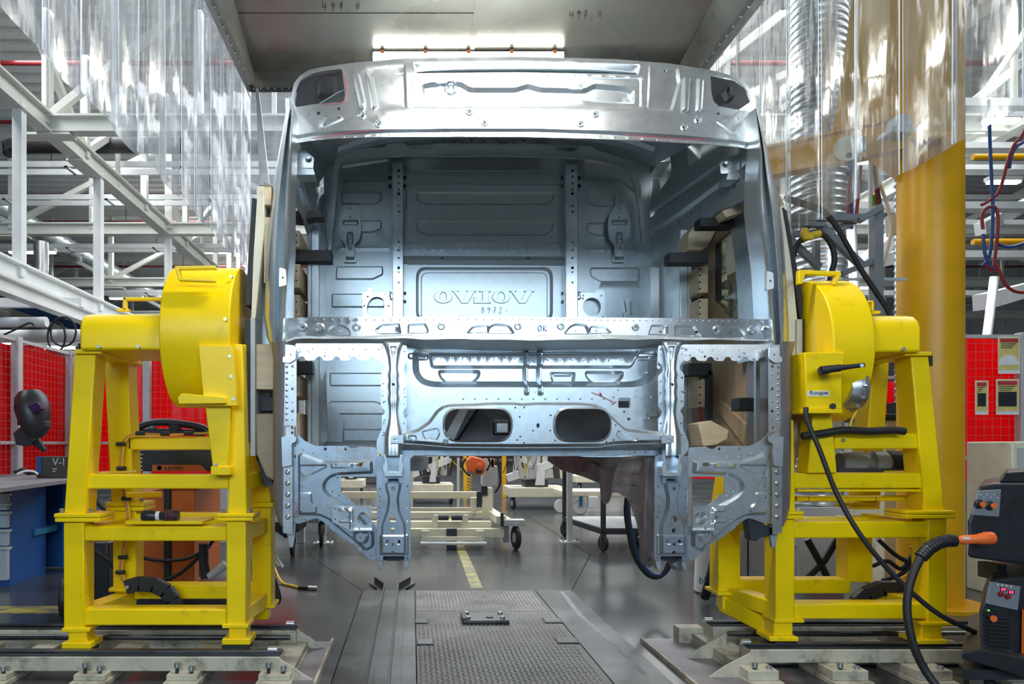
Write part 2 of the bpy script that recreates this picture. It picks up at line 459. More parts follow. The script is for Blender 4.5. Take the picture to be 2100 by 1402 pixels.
ds_ = [DJ+6.7*k for k in range(0, 7)]
for i in range(len(xs_)-1):
    for j in range(len(ds_)-1):
        slab([(xs_[i]+g, ds_[j]+g), (xs_[i+1]-g, ds_[j]+g), (xs_[i+1]-g, ds_[j+1]-g), (xs_[i]+g, ds_[j+1]-g)])
# painted yellow floor lines
a, b = PZ(955, 1130), PZ(978, 1205)
tag(MB().prism([V((a.x-.04, a.y+4, .001)), V((a.x+.04, a.y+4, .001)), V((b.x+.045, b.y, .001)), V((b.x-.045, b.y, .001))], (0, 0, -.0008)).build('floor_line', M['yline'], smooth=0), 'faded yellow line on concrete behind the tread plates', 'floor line')
tag(MB().box(-4.2, -1.6, 4.42, 4.62, .0002, .0012).build('floor_line', M['yline'], smooth=0), 'yellow floor stripe left of the left stand', 'floor line')
# steel plates let into the floor
def fplate(name, x0, x1, d0, d1, m, label, cat='floor plate', top=.006):
    o = MB().box(x0+.002, x1-.002, d0+.002, d1-.002, -.01, top).build(name, m, bevel=.0015)
    return tag(o, label, cat)
fplate('floor_plate', XP0, -.205, 1.5, DP, M['plate'], 'dark worn steel floor plate left of the guide channel')
fplate('floor_plate', -.106, .021, 1.5, DP, M['plate'], 'narrow worn steel plate between guide channel and tread plate')
fpr = fplate('floor_plate', .892, XP1, 1.5, DP, M['plate'], 'smooth steel floor plate right of the tread plates')
_pl = [PZ(x, y, .0062) for x, y in ((1152, 1213), (1192, 1262), (1240, 1305), (1290, 1352), (1344, 1402))]
_mb = MB(); _mb.grid([[p+V((-.014-.008*math.sin(i*2), 0, 0)) for i, p in enumerate(_pl)], [p+V((.014+.006*math.sin(i*3), 0, 0)) for i, p in enumerate(_pl)]]).build('worn_streak', M['wear'], fpr)
fplate('floor_plate', -.205, -.106, 1.5, DP, M['plate'], 'bright steel strip between the two guide rails')
def tread(d0, d1, label):
    o = thing('tread_plate', label, 'floor plate', (.456, (d0+d1)/2, 0))
    MB().box(.023, .89, d0+.002, d1-.002, -.01, .005).build('plate', M['tread'], o, bevel=.001)
    mb = MB(); px_, py_ = .0245, .029
    ni = int(.85/px_); nj = int((d1-d0-.02)/py_)
    for i in range(ni):
        for j in range(nj):
            x = .04+i*px_; y = d0+.02+j*py_+(py_/2 if i % 2 else 0)
            if y > d1-.02: continue
            s_ = 1 if (i+j) % 2 == 0 else -1
            if s_ > 0: dx, dy = .0085, .0085
            else: dx, dy = .0085, -.0085
            qx, qy = -dy*.33, dx*.33
            z0, z1 = .005, .0072
            mb.add([(x-dx, y-dy, z0), (x+qx, y+qy, z0), (x+dx, y+dy, z0), (x-qx, y-qy, z0), (x-dx*.5, y-dy*.5, z1), (x+dx*.5, y+dy*.5, z1)],
                   [(0, 3, 4), (3, 2, 5, 4), (2, 1, 5), (1, 0, 4, 5)])
    t = mb.build('tread_pattern', M['stud'], o, smooth=0); t['kind'] = 'stuff'
    return o
tread(4.45, DP, 'far tread plate with raised diamond pattern under the cab')
tp2 = tread(1.6, 4.45, 'near tread plate with raised diamond pattern in front of the cab')
for (x0, y0, x1, y1) in ((856, 1313, 887, 1324), (1146, 1310, 1178, 1321), (852, 1272, 876, 1280), (1120, 1270, 1146, 1279)):
    a, b = PZ(x0, y1), PZ(x1, y0)
    MB().box(a.x, b.x, a.y, b.y, .0055, .0105).build('lifting_insert', M['plate'], tp2, bevel=.001)
    MB().box(a.x-.008, b.x+.008, a.y-.008, b.y+.008, .0045, .0075).build('insert_gap', M['black'], tp2)
bp = thing('bolted_base_plate', 'small bolted steel base plate lying on the tread plate', 'base plate', PZ(993, 1272))
a, b = PZ(950, 1281), PZ(1036, 1264)
MB().box(a.x, b.x, a.y, b.y, .008, .026).build('plate', M['plate'], bp, bevel=.002)
MB().box(a.x-.004, a.x+.03, a.y+.02, b.y-.02, .008, .034).build('clamp', M['dark'], bp, bevel=.002)
for fx in (.12, .87):
    for fy in (.25, .8):
        c = V((lerp(a.x, b.x, fx), lerp(a.y, b.y, fy), .026))
        MB().cyl(c, c+V((0, 0, .014)), .014, 6).build('bolt', M['steel'], bp)
c = V((lerp(a.x, b.x, .6), lerp(a.y, b.y, .4), .026))
MB().cyl(c, c+V((0, 0, .004)), .022, 16).build('socket', M['dark'], bp)
# guide channel: two angle rails with flared ends
for i, (x, sg, lb) in enumerate(((-.2, -1, 'left angle rail of the floor guide channel'), (-.1, 1, 'right angle rail of the floor guide channel'))):
    o = thing('guide_rail', lb, 'guide rail', (x, 3.3, .006), group='floor guide rails')
    mb = MB(); mb.box(x-.004, x+.004, 1.5, 5.1, .006, .056); mb.box(min(x, x+sg*.05), max(x, x+sg*.05), 1.5, 5.1, .006, .013)
    mb.build('angle', M['plate'], o, bevel=.001)
    mb = MB(); e = V((x+sg*.085, 5.36, 0)); s_ = V((x, 5.1, 0))
    mb.bar(s_+V((0, 0, .031)), e+V((0, 0, .031)), .008, .05)
    mb.bar(s_+V((sg*.02, 0, .0095)), e+V((sg*.02, 0, .0095)), .05, .007)
    mb.build('flared_end', M['plate'], o)
# ================================================================ hall shell
M['deck'] = mat('roof_deck', (.6, .63, .63), .5, 0, .06, 1)
M['wallm'] = mat('far_wall', (.62, .66, .7), .6, 0, .08, .4)
ZR = 7.6
prof = []; y = 4.0
while y < 46:
    prof += [(y, ZR), (y+.17, ZR), (y+.2, ZR+.07), (y+.31, ZR+.07)]; y += .34
rows = [[(x, a, z) for a, z in prof] for x in (-22, 26)]
ceil_ = MB().shell(rows, (0, 0, .02)).build('ceiling', M['deck'], smooth=0); ceil_['kind'] = 'structure'
wb = MB().box(-22, 26, 46, 46.3, 0, ZR).build('wall_back', M['wallm']); wb['kind'] = 'structure'
MB().box(-22, 26, 45.9, 46, .2, 1.1).build('skirting_band', M['redpipe'], wb)
for nm, x in (('wall_left', -22.3), ('wall_right', 26)):
    o = MB().box(x, x+.3, -4, 46.3, 0, ZR).build(nm, M['wallm']); o['kind'] = 'structure'
# ================================================================ extraction hood over the work place
ZC, ZF, DR = 3.72, 3.59, 5.0
hood = thing('extraction_hood', 'flat sheet metal hood hanging above the truck cab', 'hood', (.4, 2.9, 3.5))
def hx0(d): return lerp(-.98, -1.13, (d-3.2)/1.8)
def hx1(d): return lerp(1.70, 1.88, (d-3.2)/1.8)
cuts = [.5, 1.6, 2.7, 3.75, 4.33, 5.0]; xm = .40
for i in range(len(cuts)-1):
    d0, d1 = cuts[i]+.002, cuts[i+1]-.002
    for k in (0, 1):
        xa = (hx0(d0), hx0(d1)) if k == 0 else (xm+.002, xm+.002)
        xb = (xm-.002, xm-.002) if k == 0 else (hx1(d0), hx1(d1))
        dz = .003*((i+k) % 2)
        MB().prism([V((xa[0], d0, ZC+dz)), V((xb[0], d0, ZC+dz)), V((xb[1], d1, ZC+dz)), V((xa[1], d1, ZC+dz))], (0, 0, .01)).build('ceiling_sheet', M['hood'], hood, smooth=0)
MB().box(-1.2, 2.0, .5, 5.05, ZC+.03, ZC+.06).build('backing', M['hood'], hood)
for nm, xi, xo in (('side_fascia', hx0, -1.15), ('side_fascia', hx1, 1.955)):
    s_ = -1 if xo < 0 else 1
    mb = MB()
    mb.shell([[V((xi(d), d, ZC)) for d in (.5, 2, 3.5, 5.0)], [V((xo-s_*.035, d, ZF+.005)) for d in (.5, 2, 3.5, 5.0)], [V((xo, d, ZF)) for d in (.5, 2, 3.5, 5.0)]], (s_*.006, 0, .006))
    mb.build(nm, M['hood'], hood)
    mb = MB().box(xo-.004, xo+.004, .5, 5.0, ZF-.06, ZF+.1); mb.build('flange', M['steel'], hood)
    for k in range(40):
        c = V((xo-s_*.012, 1.2+k*.095, ZF-.001)); MB().cyl(c, c+V((0, 0, -.007)), .007, 6).build('rivet', M['edge'], hood)
mb = MB().box(-1.15, 1.955, 5.0, 5.01, ZF+.06, ZC+.02); mb.build('rear_fascia', M['hood'], hood)
MB().box(-1.15, 1.955, 4.985, 5.0, ZF+.0, ZF+.062).build('rear_flange', M['hood'], hood, bevel=.002)
MB().box(-1.15, 1.955, 4.97, 5.0, ZF-.02, ZF-.0005).build('rear_clamp_bar', M['dark'], hood)
for k in range(16):
    c = V((-1.12+k*.05, 4.969, ZF-.01)); MB().cyl(c, c+V((0, -.006, 0)), .006, 6).build('rivet', M['edge'], hood)
MB().box(xm-.02, xm+.02, .5, 5, ZC-.004, ZC+.002).build('seam_cover', M['hood'], hood)
# handwriting on the hood sheets
def scribble(name, strokes, tf, r, m, parent, n=5):
    mb = MB()
    for st in strokes:
        pts = [tf(x, y) for x, y in st]
        mb.tube(pts, r, n)
    return mb.build(name, m, parent)
DIG = {'4': [[(0, 0), (-.15, .5), (.35, .5)], [(.4, .05), (.25, 1)]], '9': [[(.4, .2), (.2, 0), (0, .2), (.15, .4), (.4, .2), (.3, .7), (.1, 1)]],
       '7': [[(0, .1), (.4, 0), (.2, .6), (.1, 1)], [(.05, .5), (.4, .45)]], '.': [[(.1, .9), (.15, 1)]], ',': [[(.15, .8), (.05, 1.1)]], '"': [[(.2, 0), (.05, .9)], [(.5, 0), (.35, .9)]],
       'B': [[(0, 0), (0, 1)], [(0, .05), (.4, .2), (.1, .45), (.5, .7), (.05, 1)]], '2': [[(0, .2), (.2, 0), (.4, .2), (0, 1), (.45, .9)]],
       'O': [[(.3, 0), (.05, .2), (0, .6), (.2, .95), (.5, .7), (.55, .3), (.3, 0)]], 'K': [[(.1, 0), (0, 1)], [(.55, .05), (.08, .55), (.6, 1)]], '-': [[(.1, .5), (.35, .6)]]}
def write(name, txt, x0, y0, h, adv, tf0, r, m, parent, sl=0):
    st = []
    for i, c in enumerate(txt):
        for s_ in DIG.get(c, []):
            st.append([(x0+(i*adv+x)*h, y0+y*h+sl*i) for x, y in s_])
    return scribble(name, st, tf0, r, m, parent)
def hood_px(x, y):
    d = (ZC-.004-H)*F/(CY-y); return V(((x-CX)/F*d, d, ZC-.004))
write('handwriting', '497."', 663, 8, 14, 1.2, hood_px, .0022, M['pencil'], hood)
write('handwriting', '497,"', 1170, 24, 14, 1.0, hood_px, .0022, M['pencil'], hood)
# lamps of the hood
def hood_lamp(d, label, power, col):
    o = thing('hood_lamp', label, 'lamp', (.38, d, ZC-.1), group='fluorescent lamps of the hood')
    x0, x1 = -.27, 1.03
    MB().box(x0, x1, d-.07, d+.07, ZC-.05, ZC-.005).build('housing', M['lgrey'], o, bevel=.01)
    prf = [(-.078, .035), (-.078, -.02), (-.05, -.045), (.05, -.045), (.078, -.02), (.078, .035)]
    MB().prism([V((x0+.01, d+a, ZC-.052+b)) for a, b in prf], (x1-x0-.02, 0, 0)).build('diffuser', M['tube'], o)
    for k in range(5):
        x = x0+.07+k*(x1-x0-.14)/4
        MB().box(x-.012, x+.012, d-.085, d+.085, ZC-.03, ZC-.006).build('clip', M['obr'], o)
    l = area('hood_lamp_light', (.38, d, ZC-.105), (1.2, .1), power, col); return o
hood_lamp(4.8, 'lit fluorescent lamp under the hood behind the cab roof', 26, (1, .95, .85))
hood_lamp(2.75, 'lit fluorescent lamp under the hood in front of the cab', 48, (1, .97, .9))
hood_lamp(1.3, 'lit fluorescent lamp under the hood nearest the camera', 6, (1, .97, .92))
# ---- strip curtains
def strip_x(parent, X, d0, w_, zb, zt, bow, m, tw=0):
    rows = []
    for j in range(9):
        t = j/8
        z = lerp(zt, zb, t); row = []
        for k in range(9):
            u = k/8*2-1
            row.append(V((X+bow*(1-u*u)*(.6+.6*t)+tw*u*t, d0+u*w_/2, z-.01*abs(u)*t)))
        rows.append(row)
    st_ = MB().shell(rows, (.003, 0, 0)).build('strip', m, parent, smooth=60)
    for k in (0, 8): MB().tube([r[k] for r in rows], .0022, 5).build('strip_edge_glint', M['vglint'], st_)  # pale tubes paint the light caught along both edges
cl = thing('strip_curtain', 'clear strip curtain hanging from the left hood edge above the left stand', 'strip curtain', (-1.15, 3.1, 2.3))
for k in range(16):
    strip_x(cl, -1.152-(.012 if k % 2 else 0), 1.05+k*.258, .29, 2.31+random.uniform(-.008, .008), ZF+.03, -.018 if k % 2 else -.015, M['vinyl'], random.uniform(-.01, .01))
cr = thing('strip_curtain', 'clear strip curtain hanging from the right hood edge before the jib crane', 'strip curtain', (1.96, 3.1, 2.2))
for k in range(14):
    strip_x(cr, 1.962+(.012 if k % 2 else 0), 1.27+k*.283, .285, 2.16+random.uniform(-.008, .008), ZF+.03, .02 if k % 2 else .016, M['vinyl2'], random.uniform(-.01, .01))
cb = thing('strip_curtain', 'clear strips hanging from the rear hood edge left of the cab roof', 'strip curtain', (-.9, 5.02, 2.6))
for k in range(4):
    X = -1.02+k*.25; rows = []
    for j in range(7):
        z = lerp(ZF+.02, 2.62, j/6)
        rows.append([V((X+u*.14, 5.03+(.01 if k % 2 else 0)+.02*(1-u*u), z)) for u in (-1, -.6, -.2, .2, .6, 1)])
    MB().shell(rows, (0, .003, 0)).build('strip', M['vinyl'], cb, smooth=60)
tag(MB().prism([P(524, 180, 4.95), P(530, 180, 4.95), P(553, 380, 4.95), P(532, 380, 4.95)], (0, .02, 0)).build('curtain_clamp_bar', M['steel'], bevel=.002), 'tapered steel bar holding the rear strips beside the cab', 'clamp bar')
# ================================================================ truck cab body (bare sheet metal)
cab = thing('truck_cab', 'bare galvanised truck cab body clamped between the two yellow stands', 'truck cab', (.545, 4.0, .5))
G, GI, GD, LG, ED = M['galv'], M['galv_in'], M['galv_dk'], M['leg'], M['edge']
def mir(f, *a): pass
def dots(x0, y0, x1, y1, n, r=2.2, h=.002):
    return [(circ(lerp(x0, x1, k/(n-1)), lerp(y0, y1, k/(n-1)), r, 6), h, r*.7) for k in range(n)]
def washer(x, y, r, h=.006, ri=2.4):
    return [(circ(x, y, r, 14), h, r*.3), (circ(x, y, r*.62, 12), -h*1.4, r*.2)], circ(x, y, ri, 8)
# ---- roof header above the windscreen
def dh(px, py):
    u = abs(px-1077)/495
    return 3.30+.0011*(292-py)+.27*u**4+(.05*max(0, (150-py)/30)**2)
out = [(579, 296), (591, 294), (606, 291), (634, 286), (691, 281), (777, 278), (949, 277), (1070, 277.5), (1203, 281), (1346, 287), (1460, 294), (1517, 299), (1557, 307), (1572, 302), (1568, 280), (1556, 234), (1546, 194), (1530, 171), (1508, 157), (1460, 144), (1374, 130), (1260, 121), (1060, 116), (834, 119), (720, 129), (657, 138), (634, 143), (614, 156), (603, 171), (590, 223), (580, 270)]
hl = rp([(617, 163), (643, 148), (669, 143), (701, 140), (707, 189), (707, 203), (703, 209), (640, 214), (606, 220), (603, 206), (609, 180)], 5, 3)
hr = rp([(1457, 153), (1500, 160), (1520, 171), (1534, 189), (1549, 228), (1523, 227), (1471, 217), (1464, 209), (1459, 191)], 5, 3)
em = []; ho = [hl, hr]
em.append((rp([(745, 133), (838, 127), (838, 224), (960, 222), (790, 226), (752, 226), (730, 160)], 3, 2)[:0] or rp([(748, 136), (832, 130), (836, 222), (768, 225), (756, 170)], 5, 3), -.012, 6))
em.append((rp([(1330, 132), (1392, 138), (1396, 170), (1380, 228), (1326, 224)], 5, 3), -.012, 6))
em.append((rp([(846, 127), (1060, 124), (1314, 132), (1309, 153), (1060, 148), (852, 150)], 4, 3), -.03, 7))
em.append((rrect(842, 158, 1316, 222, 8), -.006, 4))
em.append((rp([(864, 172), (885, 167), (945, 166), (966, 178), (1058, 178), (1083, 170), (1110, 178), (1200, 180), (1220, 170), (1285, 176), (1303, 184), (1303, 212), (1060, 201), (880, 206), (868, 204)], 6, 4), -.02, 7))
em.append((circ(925, 177, 14, 18), .012, 3)); em.append((circ(925, 177, 8, 14), -.008, 3))
em.append((rp([(722, 150), (738, 150), (752, 215), (745, 226), (738, 222)], 6, 4), .02, 5))
em.append((rp([(750, 150), (766, 155), (778, 222), (762, 226)], 6, 4), .014, 5))
em.append((rp([(1398, 158), (1416, 158), (1412, 230), (1396, 230)], 6, 4), .02, 5))
em.append((rp([(1428, 158), (1444, 162), (1440, 228), (1426, 230)], 6, 4), .014, 5))
em.append(([(581, 288), (600, 279), (640, 271), (777, 265), (949, 263), (1100, 263), (1250, 268), (1400, 277), (1500, 286), (1560, 296), (1580, 310), (1560, 330), (1060, 330), (560, 330)], -.014, 5))
for x, y, r in ((742, 237, 9), (776, 254, 9), (962, 230, 8), (994, 252, 8), (1191, 254, 8), (1221, 234, 8), (1403, 261, 8), (1431, 246, 8), (599, 268, 7), (1556, 281, 6)):
    e, h = washer(x, y, r); em += e; ho.append(h)
em.append((rp([(657, 258), (668, 234), (700, 236), (706, 245), (664, 264)], 6, 3), .006, 3))
em.append((rp([(1466, 249), (1494, 240), (1512, 271), (1503, 277)], 6, 3), .006, 3))
for x, y, r in ((653, 232, 3.6), (606, 240, 3.4), (695, 223, 3.6), (1473, 233, 3.2), (1512, 243, 3.2), (1551, 252, 3), (793, 135, 2.5), (1366, 143, 2.5), (668, 239, 1.6), (694, 241, 1.6), (667, 256, 1.6)):
    ho.append(circ(x, y, r, 8))
em += dots(640, 283, 770, 275, 7)+dots(800, 273, 1200, 275, 14)+dots(1230, 277, 1530, 295, 11)+dots(870, 153, 1290, 157, 16)
panel('roof_header', G, cab, out, dh, ho, em, step=16, thick=.006, grid=26)
# inner backing of the header corners (lamp pockets), dark colour stands for shade
panel('lamp_pocket', M['dark'], cab, [(612, 172), (640, 156), (725, 142), (725, 222), (604, 222)], lambda x, y: dh(x, y)+.3, emb=[(rp([(650, 160), (690, 155), (694, 200), (650, 205)], 8), .03, 8)], thick=.004)
panel('lamp_pocket', M['dark'], cab, [(1440, 152), (1505, 166), (1528, 182), (1544, 226), (1440, 218)], lambda x, y: dh(x, y)+.3, emb=[(rp([(1475, 190), (1492, 172), (1508, 200), (1490, 214)], 8), .03, 5), (rp([(1484, 190), (1492, 180), (1498, 200), (1490, 206)], 4), -.02, 4)], thick=.004)
# ---- roof skin
rows = []
def roofz(d, u): return lerp(2.915, 3.2, (d-3.45)/1.65)-.10*u**4-.02*u*u
for i in range(12):
    d = 3.47+i*1.63/11
    rows.append([V((.545+1.085*u, d+(.20*abs(u)**4 if i == 0 else .20*abs(u)**4*(1-i/11)), roofz(d, abs(u)))) for u in [1.06*(k/10-1) for k in range(21)]])
MB().shell(rows, (0, 0, .004)).build('roof_skin', GI, cab)
for d in (3.75, 4.2, 4.6):
    MB().grid([[V((.545+1.03*u, d+s, roofz(d, abs(u))-z)) for u in [k/8-1 for k in range(17)]] for s, z in ((-.05, .002), (-.035, .03), (.035, .03), (.05, .002))]).build('roof_bow', GI, cab)
# ---- A pillars (lofted)
LP = [  # y, outer, ridge1, valley, ridge2, inner
    (222, 587, 592, 596, 600, 603), (280, 577, 583, 589, 595, 600), (330, 568, 576, 584, 593, 599), (380, 560, 569, 580, 590, 597), (440, 553, 563, 576, 588, 596),
    (510, 548, 558, 573, 587, 596), (560, 545, 556, 572, 585, 592), (610, 542, 554, 571, 583, 588), (652, 541, 553, 570, 581, 587), (690, 547, 557, 570, 580, 586), (716, 556, 562, 570, 578, 584)]
RPL = [(222, 1553, 1551, 1550, 1549, 1548), (280, 1568, 1564, 1561, 1557, 1553), (316, 1576, 1570, 1566, 1561, 1556), (366, 1586, 1578, 1570, 1562, 1553), (420, 1598, 1589, 1577, 1565, 1552),
      (480, 1606, 1596, 1583, 1570, 1559), (546, 1611, 1602, 1588, 1575, 1568), (600, 1614, 1605, 1591, 1579, 1571), (651, 1617, 1607, 1593, 1583, 1574), (690, 1618, 1608, 1596, 1586, 1580), (720, 1614, 1606, 1597, 1588, 1584)]
def pillar(rows_, sg):
    mb = MB(); R = []
    for y, o, r1, v, r2, n in rows_:
        base = lerp(3.36, 3.20, (y-222)/480)
        pt = [P(o, y, base+.1)+V((-sg*.0, .5, 0)), P(o, y, base+.1), P(lerp(o, r1, .35), y, base+.045), P(r1, y, base+.03), P(lerp(r1, v, .5), y, base+.025), P(v, y, base+.095), P(lerp(v, r2, .25), y, base+.085), P(lerp(v, r2, .7), y, base+.012), P(r2, y, base), P(lerp(r2, n, .55), y, base+.012), P(n, y, base+.05), P(n, y, base+.07)+V((sg*.004, .12, 0))]
        R.append(pt)
    mb.shell(R, (sg*-.0, .003, 0))
    if sg > 0: pass
    return mb.build('a_pillar', G, cab, smooth=60)
pillar(LP, 1)
pillar([tuple(r) for r in RPL], -1)
for px, py, s_ in ((578, 570, 1), (1578, 577, 1)):
    panel('pillar_bracket', GI, cab, rp([(px-5, py-22), (px+8, py-18), (px+9, py+14), (px-6, py+18)], 3), 3.19, [circ(px+2, py-1, 2.5, 8)], thick=.02)
for px, py, sg in ((600, 308, 1), (1482, 318, -1)):
    x0, x1 = px, px+44
    pl = [(x0+2, py), (x0+26, py), (x0+44, py+16), (x0+42, py+38), (x0+4, py+36)]
    if sg < 0: pl = [(2*px+38-x, y) for x, y in reversed(pl)]
    panel('visor_bracket', ED, cab, rp(pl, 3), 3.62, [circ(px+(33 if sg > 0 else 6), py+19, 4, 10)], [(circ(px+(33 if sg > 0 else 6), py+19, 7, 12), -.01, 3)], thick=.004)
    MB().prism([P(x, y, 3.62) for x, y in ((pl[-2][0], py+36), (pl[-1][0], py+36), (pl[-1][0]+4*sg, py+50), (pl[-2][0]+4*sg, py+50))], (0, .1, 0)).build('visor_bracket_foot', GI, cab)
# ---- dash rail below the windscreen
def dd(px, py): return 3.15+.22*(abs(px-1080)/530)**4
out = [(588, 656), (606, 651), (690, 649), (1000, 649.5), (1400, 652), (1590, 655), (1604, 660), (1614, 676), (1616, 700), (1604, 708), (1585, 697), (1500, 693), (1400, 691), (1330, 688), (1255, 686), (1160, 687), (1060, 686), (950, 685), (880, 684), (850, 687), (780, 687), (720, 690), (640, 688), (600, 690), (575, 703), (563, 712), (556, 700), (558, 680), (570, 664)]
em = []; ho = []
for lp, h in ((rp([(667, 690), (669, 676), (680, 666), (700, 664), (716, 672), (722, 690)], 8), -.014), (rp([(775, 686), (768, 676), (782, 664), (820, 662), (824, 685)], 4), -.014), (rp([(835, 685), (836, 664), (873, 662), (880, 676), (878, 684)], 4), -.014),
              (rp([(954, 684), (969, 668), (1003, 665), (1003, 684)], 6), -.012), (rp([(998, 685), (1003, 668), (1016, 662), (1045, 665), (1058, 685)], 8), -.02),
              (rp([(1154, 686), (1168, 668), (1180, 662), (1204, 664), (1212, 686)], 8), -.02), (rp([(1208, 686), (1210, 667), (1243, 669), (1258, 684)], 6), -.012),
              (rp([(1328, 687), (1336, 665), (1371, 666), (1371, 688)], 4), -.014), (rp([(1383, 690), (1383, 666), (1425, 667), (1440, 690)], 4), -.014), (rp([(1482, 694), (1486, 678), (1498, 669), (1518, 669), (1530, 680), (1534, 695)], 8), -.014)):
    em.append((lp, h, 4))
for x, y, r in ((621, 671, 10), (655, 673, 12), (731, 671, 9), (905, 669, 8), (1062, 669, 8), (1150, 669, 8), (1303, 671, 8), (1470, 676, 9), (1542, 677, 10), (1570, 676, 9), (579, 678, 7), (1603, 682, 5)):
    e, h = washer(x, y, r, .007, 2.8); em += e; ho.append(h)
for x, y in ((697, 677), (773, 677), (796, 677), (848, 677), (985, 676), (1028, 677), (1182, 678), (1224, 677), (1357, 679), (1407, 680), (1430, 680), (1501, 681)): ho.append(circ(x, y, 2.6, 8))
em += dots(612, 656, 1010, 655, 24, 1.9)+dots(1025, 654, 1560, 659, 42, 1.7)
panel('dash_rail', G, cab, out, dd, ho, em, step=14, thick=.005, grid=22)
# rolled underside of the rail
xs = list(range(563, 1610, 14)); R = [[], [], [], [], []]
for x in xs:
    yb = float(np.interp(x, [563, 575, 600, 640, 720, 780, 850, 950, 1160, 1255, 1330, 1400, 1500, 1585, 1604], [712, 703, 690, 688, 690, 687, 685, 685, 687, 686, 688, 691, 693, 697, 708]))
    w_ = 2.2*math.sin(x/17)+1.6*math.sin(x/41)
    ym = float(np.interp(x, [563, 620, 840, 860, 1060, 1300, 1340, 1560, 1604], [714, 703, 707, 713, 717, 712, 706, 704, 712]))
    d = dd(x, 690)
    R[0].append(P(x, yb, d)); R[1].append(P(x, lerp(yb, ym, .35)+w_*.3, d-.012)); R[2].append(P(x, lerp(yb, ym, .75)+w_*.5, d+.05)); R[3].append(P(x, ym+w_*.3, d+.13)); R[4].append(P(x, ym+4, d+.18))
MB().shell(R, (0, .004, 0)).build('dash_rail_underside', GI, cab, smooth=60)
write('inspection_mark', 'OK', 1104, 667, 12, .85, lambda x, y: P(x, y, dd(x, y)-.005), .0018, M['marker'], cab)
# windscreen base corner reinforcements
panel('corner_gusset', G, cab, rp([(560, 655), (604, 651), (604, 690), (590, 694), (574, 716), (560, 712), (555, 690)], 5), lambda x, y: dd(x, y)+.012, [circ(581, 678, 3, 8)], [(rrect(572, 669, 592, 688, 5), .012, 4)], thick=.006)
panel('corner_gusset', G, cab, rp([(1588, 655), (1612, 664), (1618, 690), (1616, 714), (1600, 706), (1588, 694)], 5), lambda x, y: dd(x, y)+.012, [], [(rrect(1596, 672, 1610, 692, 4), .01, 4)], thick=.006)
# ---- scalloped flanges under the rail
def scallop(x0, x1, yt, yb, n, mirror=False):
    pl = [(x0, yt), (x1, yt), (x1, yb-3)]
    k = (x1-x0)/n
    for i in range(n):
        xa = x1-i*k
        pl += [(xa-k*.15, yb), (xa-k*.4, yb), (xa-k*.5, yb-8), (xa-k*.75, yb-9), (xa-k*.88, yb-1)]
    pl += [(x0, yb-2)]
    pl = rp(pl, 3, 2)
    hs = [circ(x0+k*(i+.68), yb-9 if i % 2 else yb-5, 2.6 if i % 2 else 0.6, 8) for i in range(n)]
    em_ = dots(x0+8, yt+11, x1-8, yt+12, 7, 1.8)
    if mirror: pl = mirx(pl); hs = [mirx(h) for h in hs]; em_ = [(mirx(e[0]), e[1], e[2]) for e in em_]
    panel('scalloped_flange', ED, cab, pl, 3.215, hs, em_, thick=.003)
scallop(606, 785, 704, 739, 5); scallop(608, 785, 706, 740, 5, True)
mk = MB()
for (x, y) in [(612, 722), (618, 731), (631, 721), (646, 733), (665, 722), (673, 731), (690, 733), (715, 732), (745, 717), (766, 729), (1415, 730), (1440, 720), (1455, 735), (1470, 733), (1500, 732), (1525, 722), (1545, 735), (1556, 722), (1567, 730)]:
    mk.tube([P(x, y, 3.211), P(x+random.uniform(1, 6), y+random.uniform(-5, 5), 3.211)], .0014, 4)
mk.build('marker_ticks', M['marker'], cab)['kind'] = 'stuff'
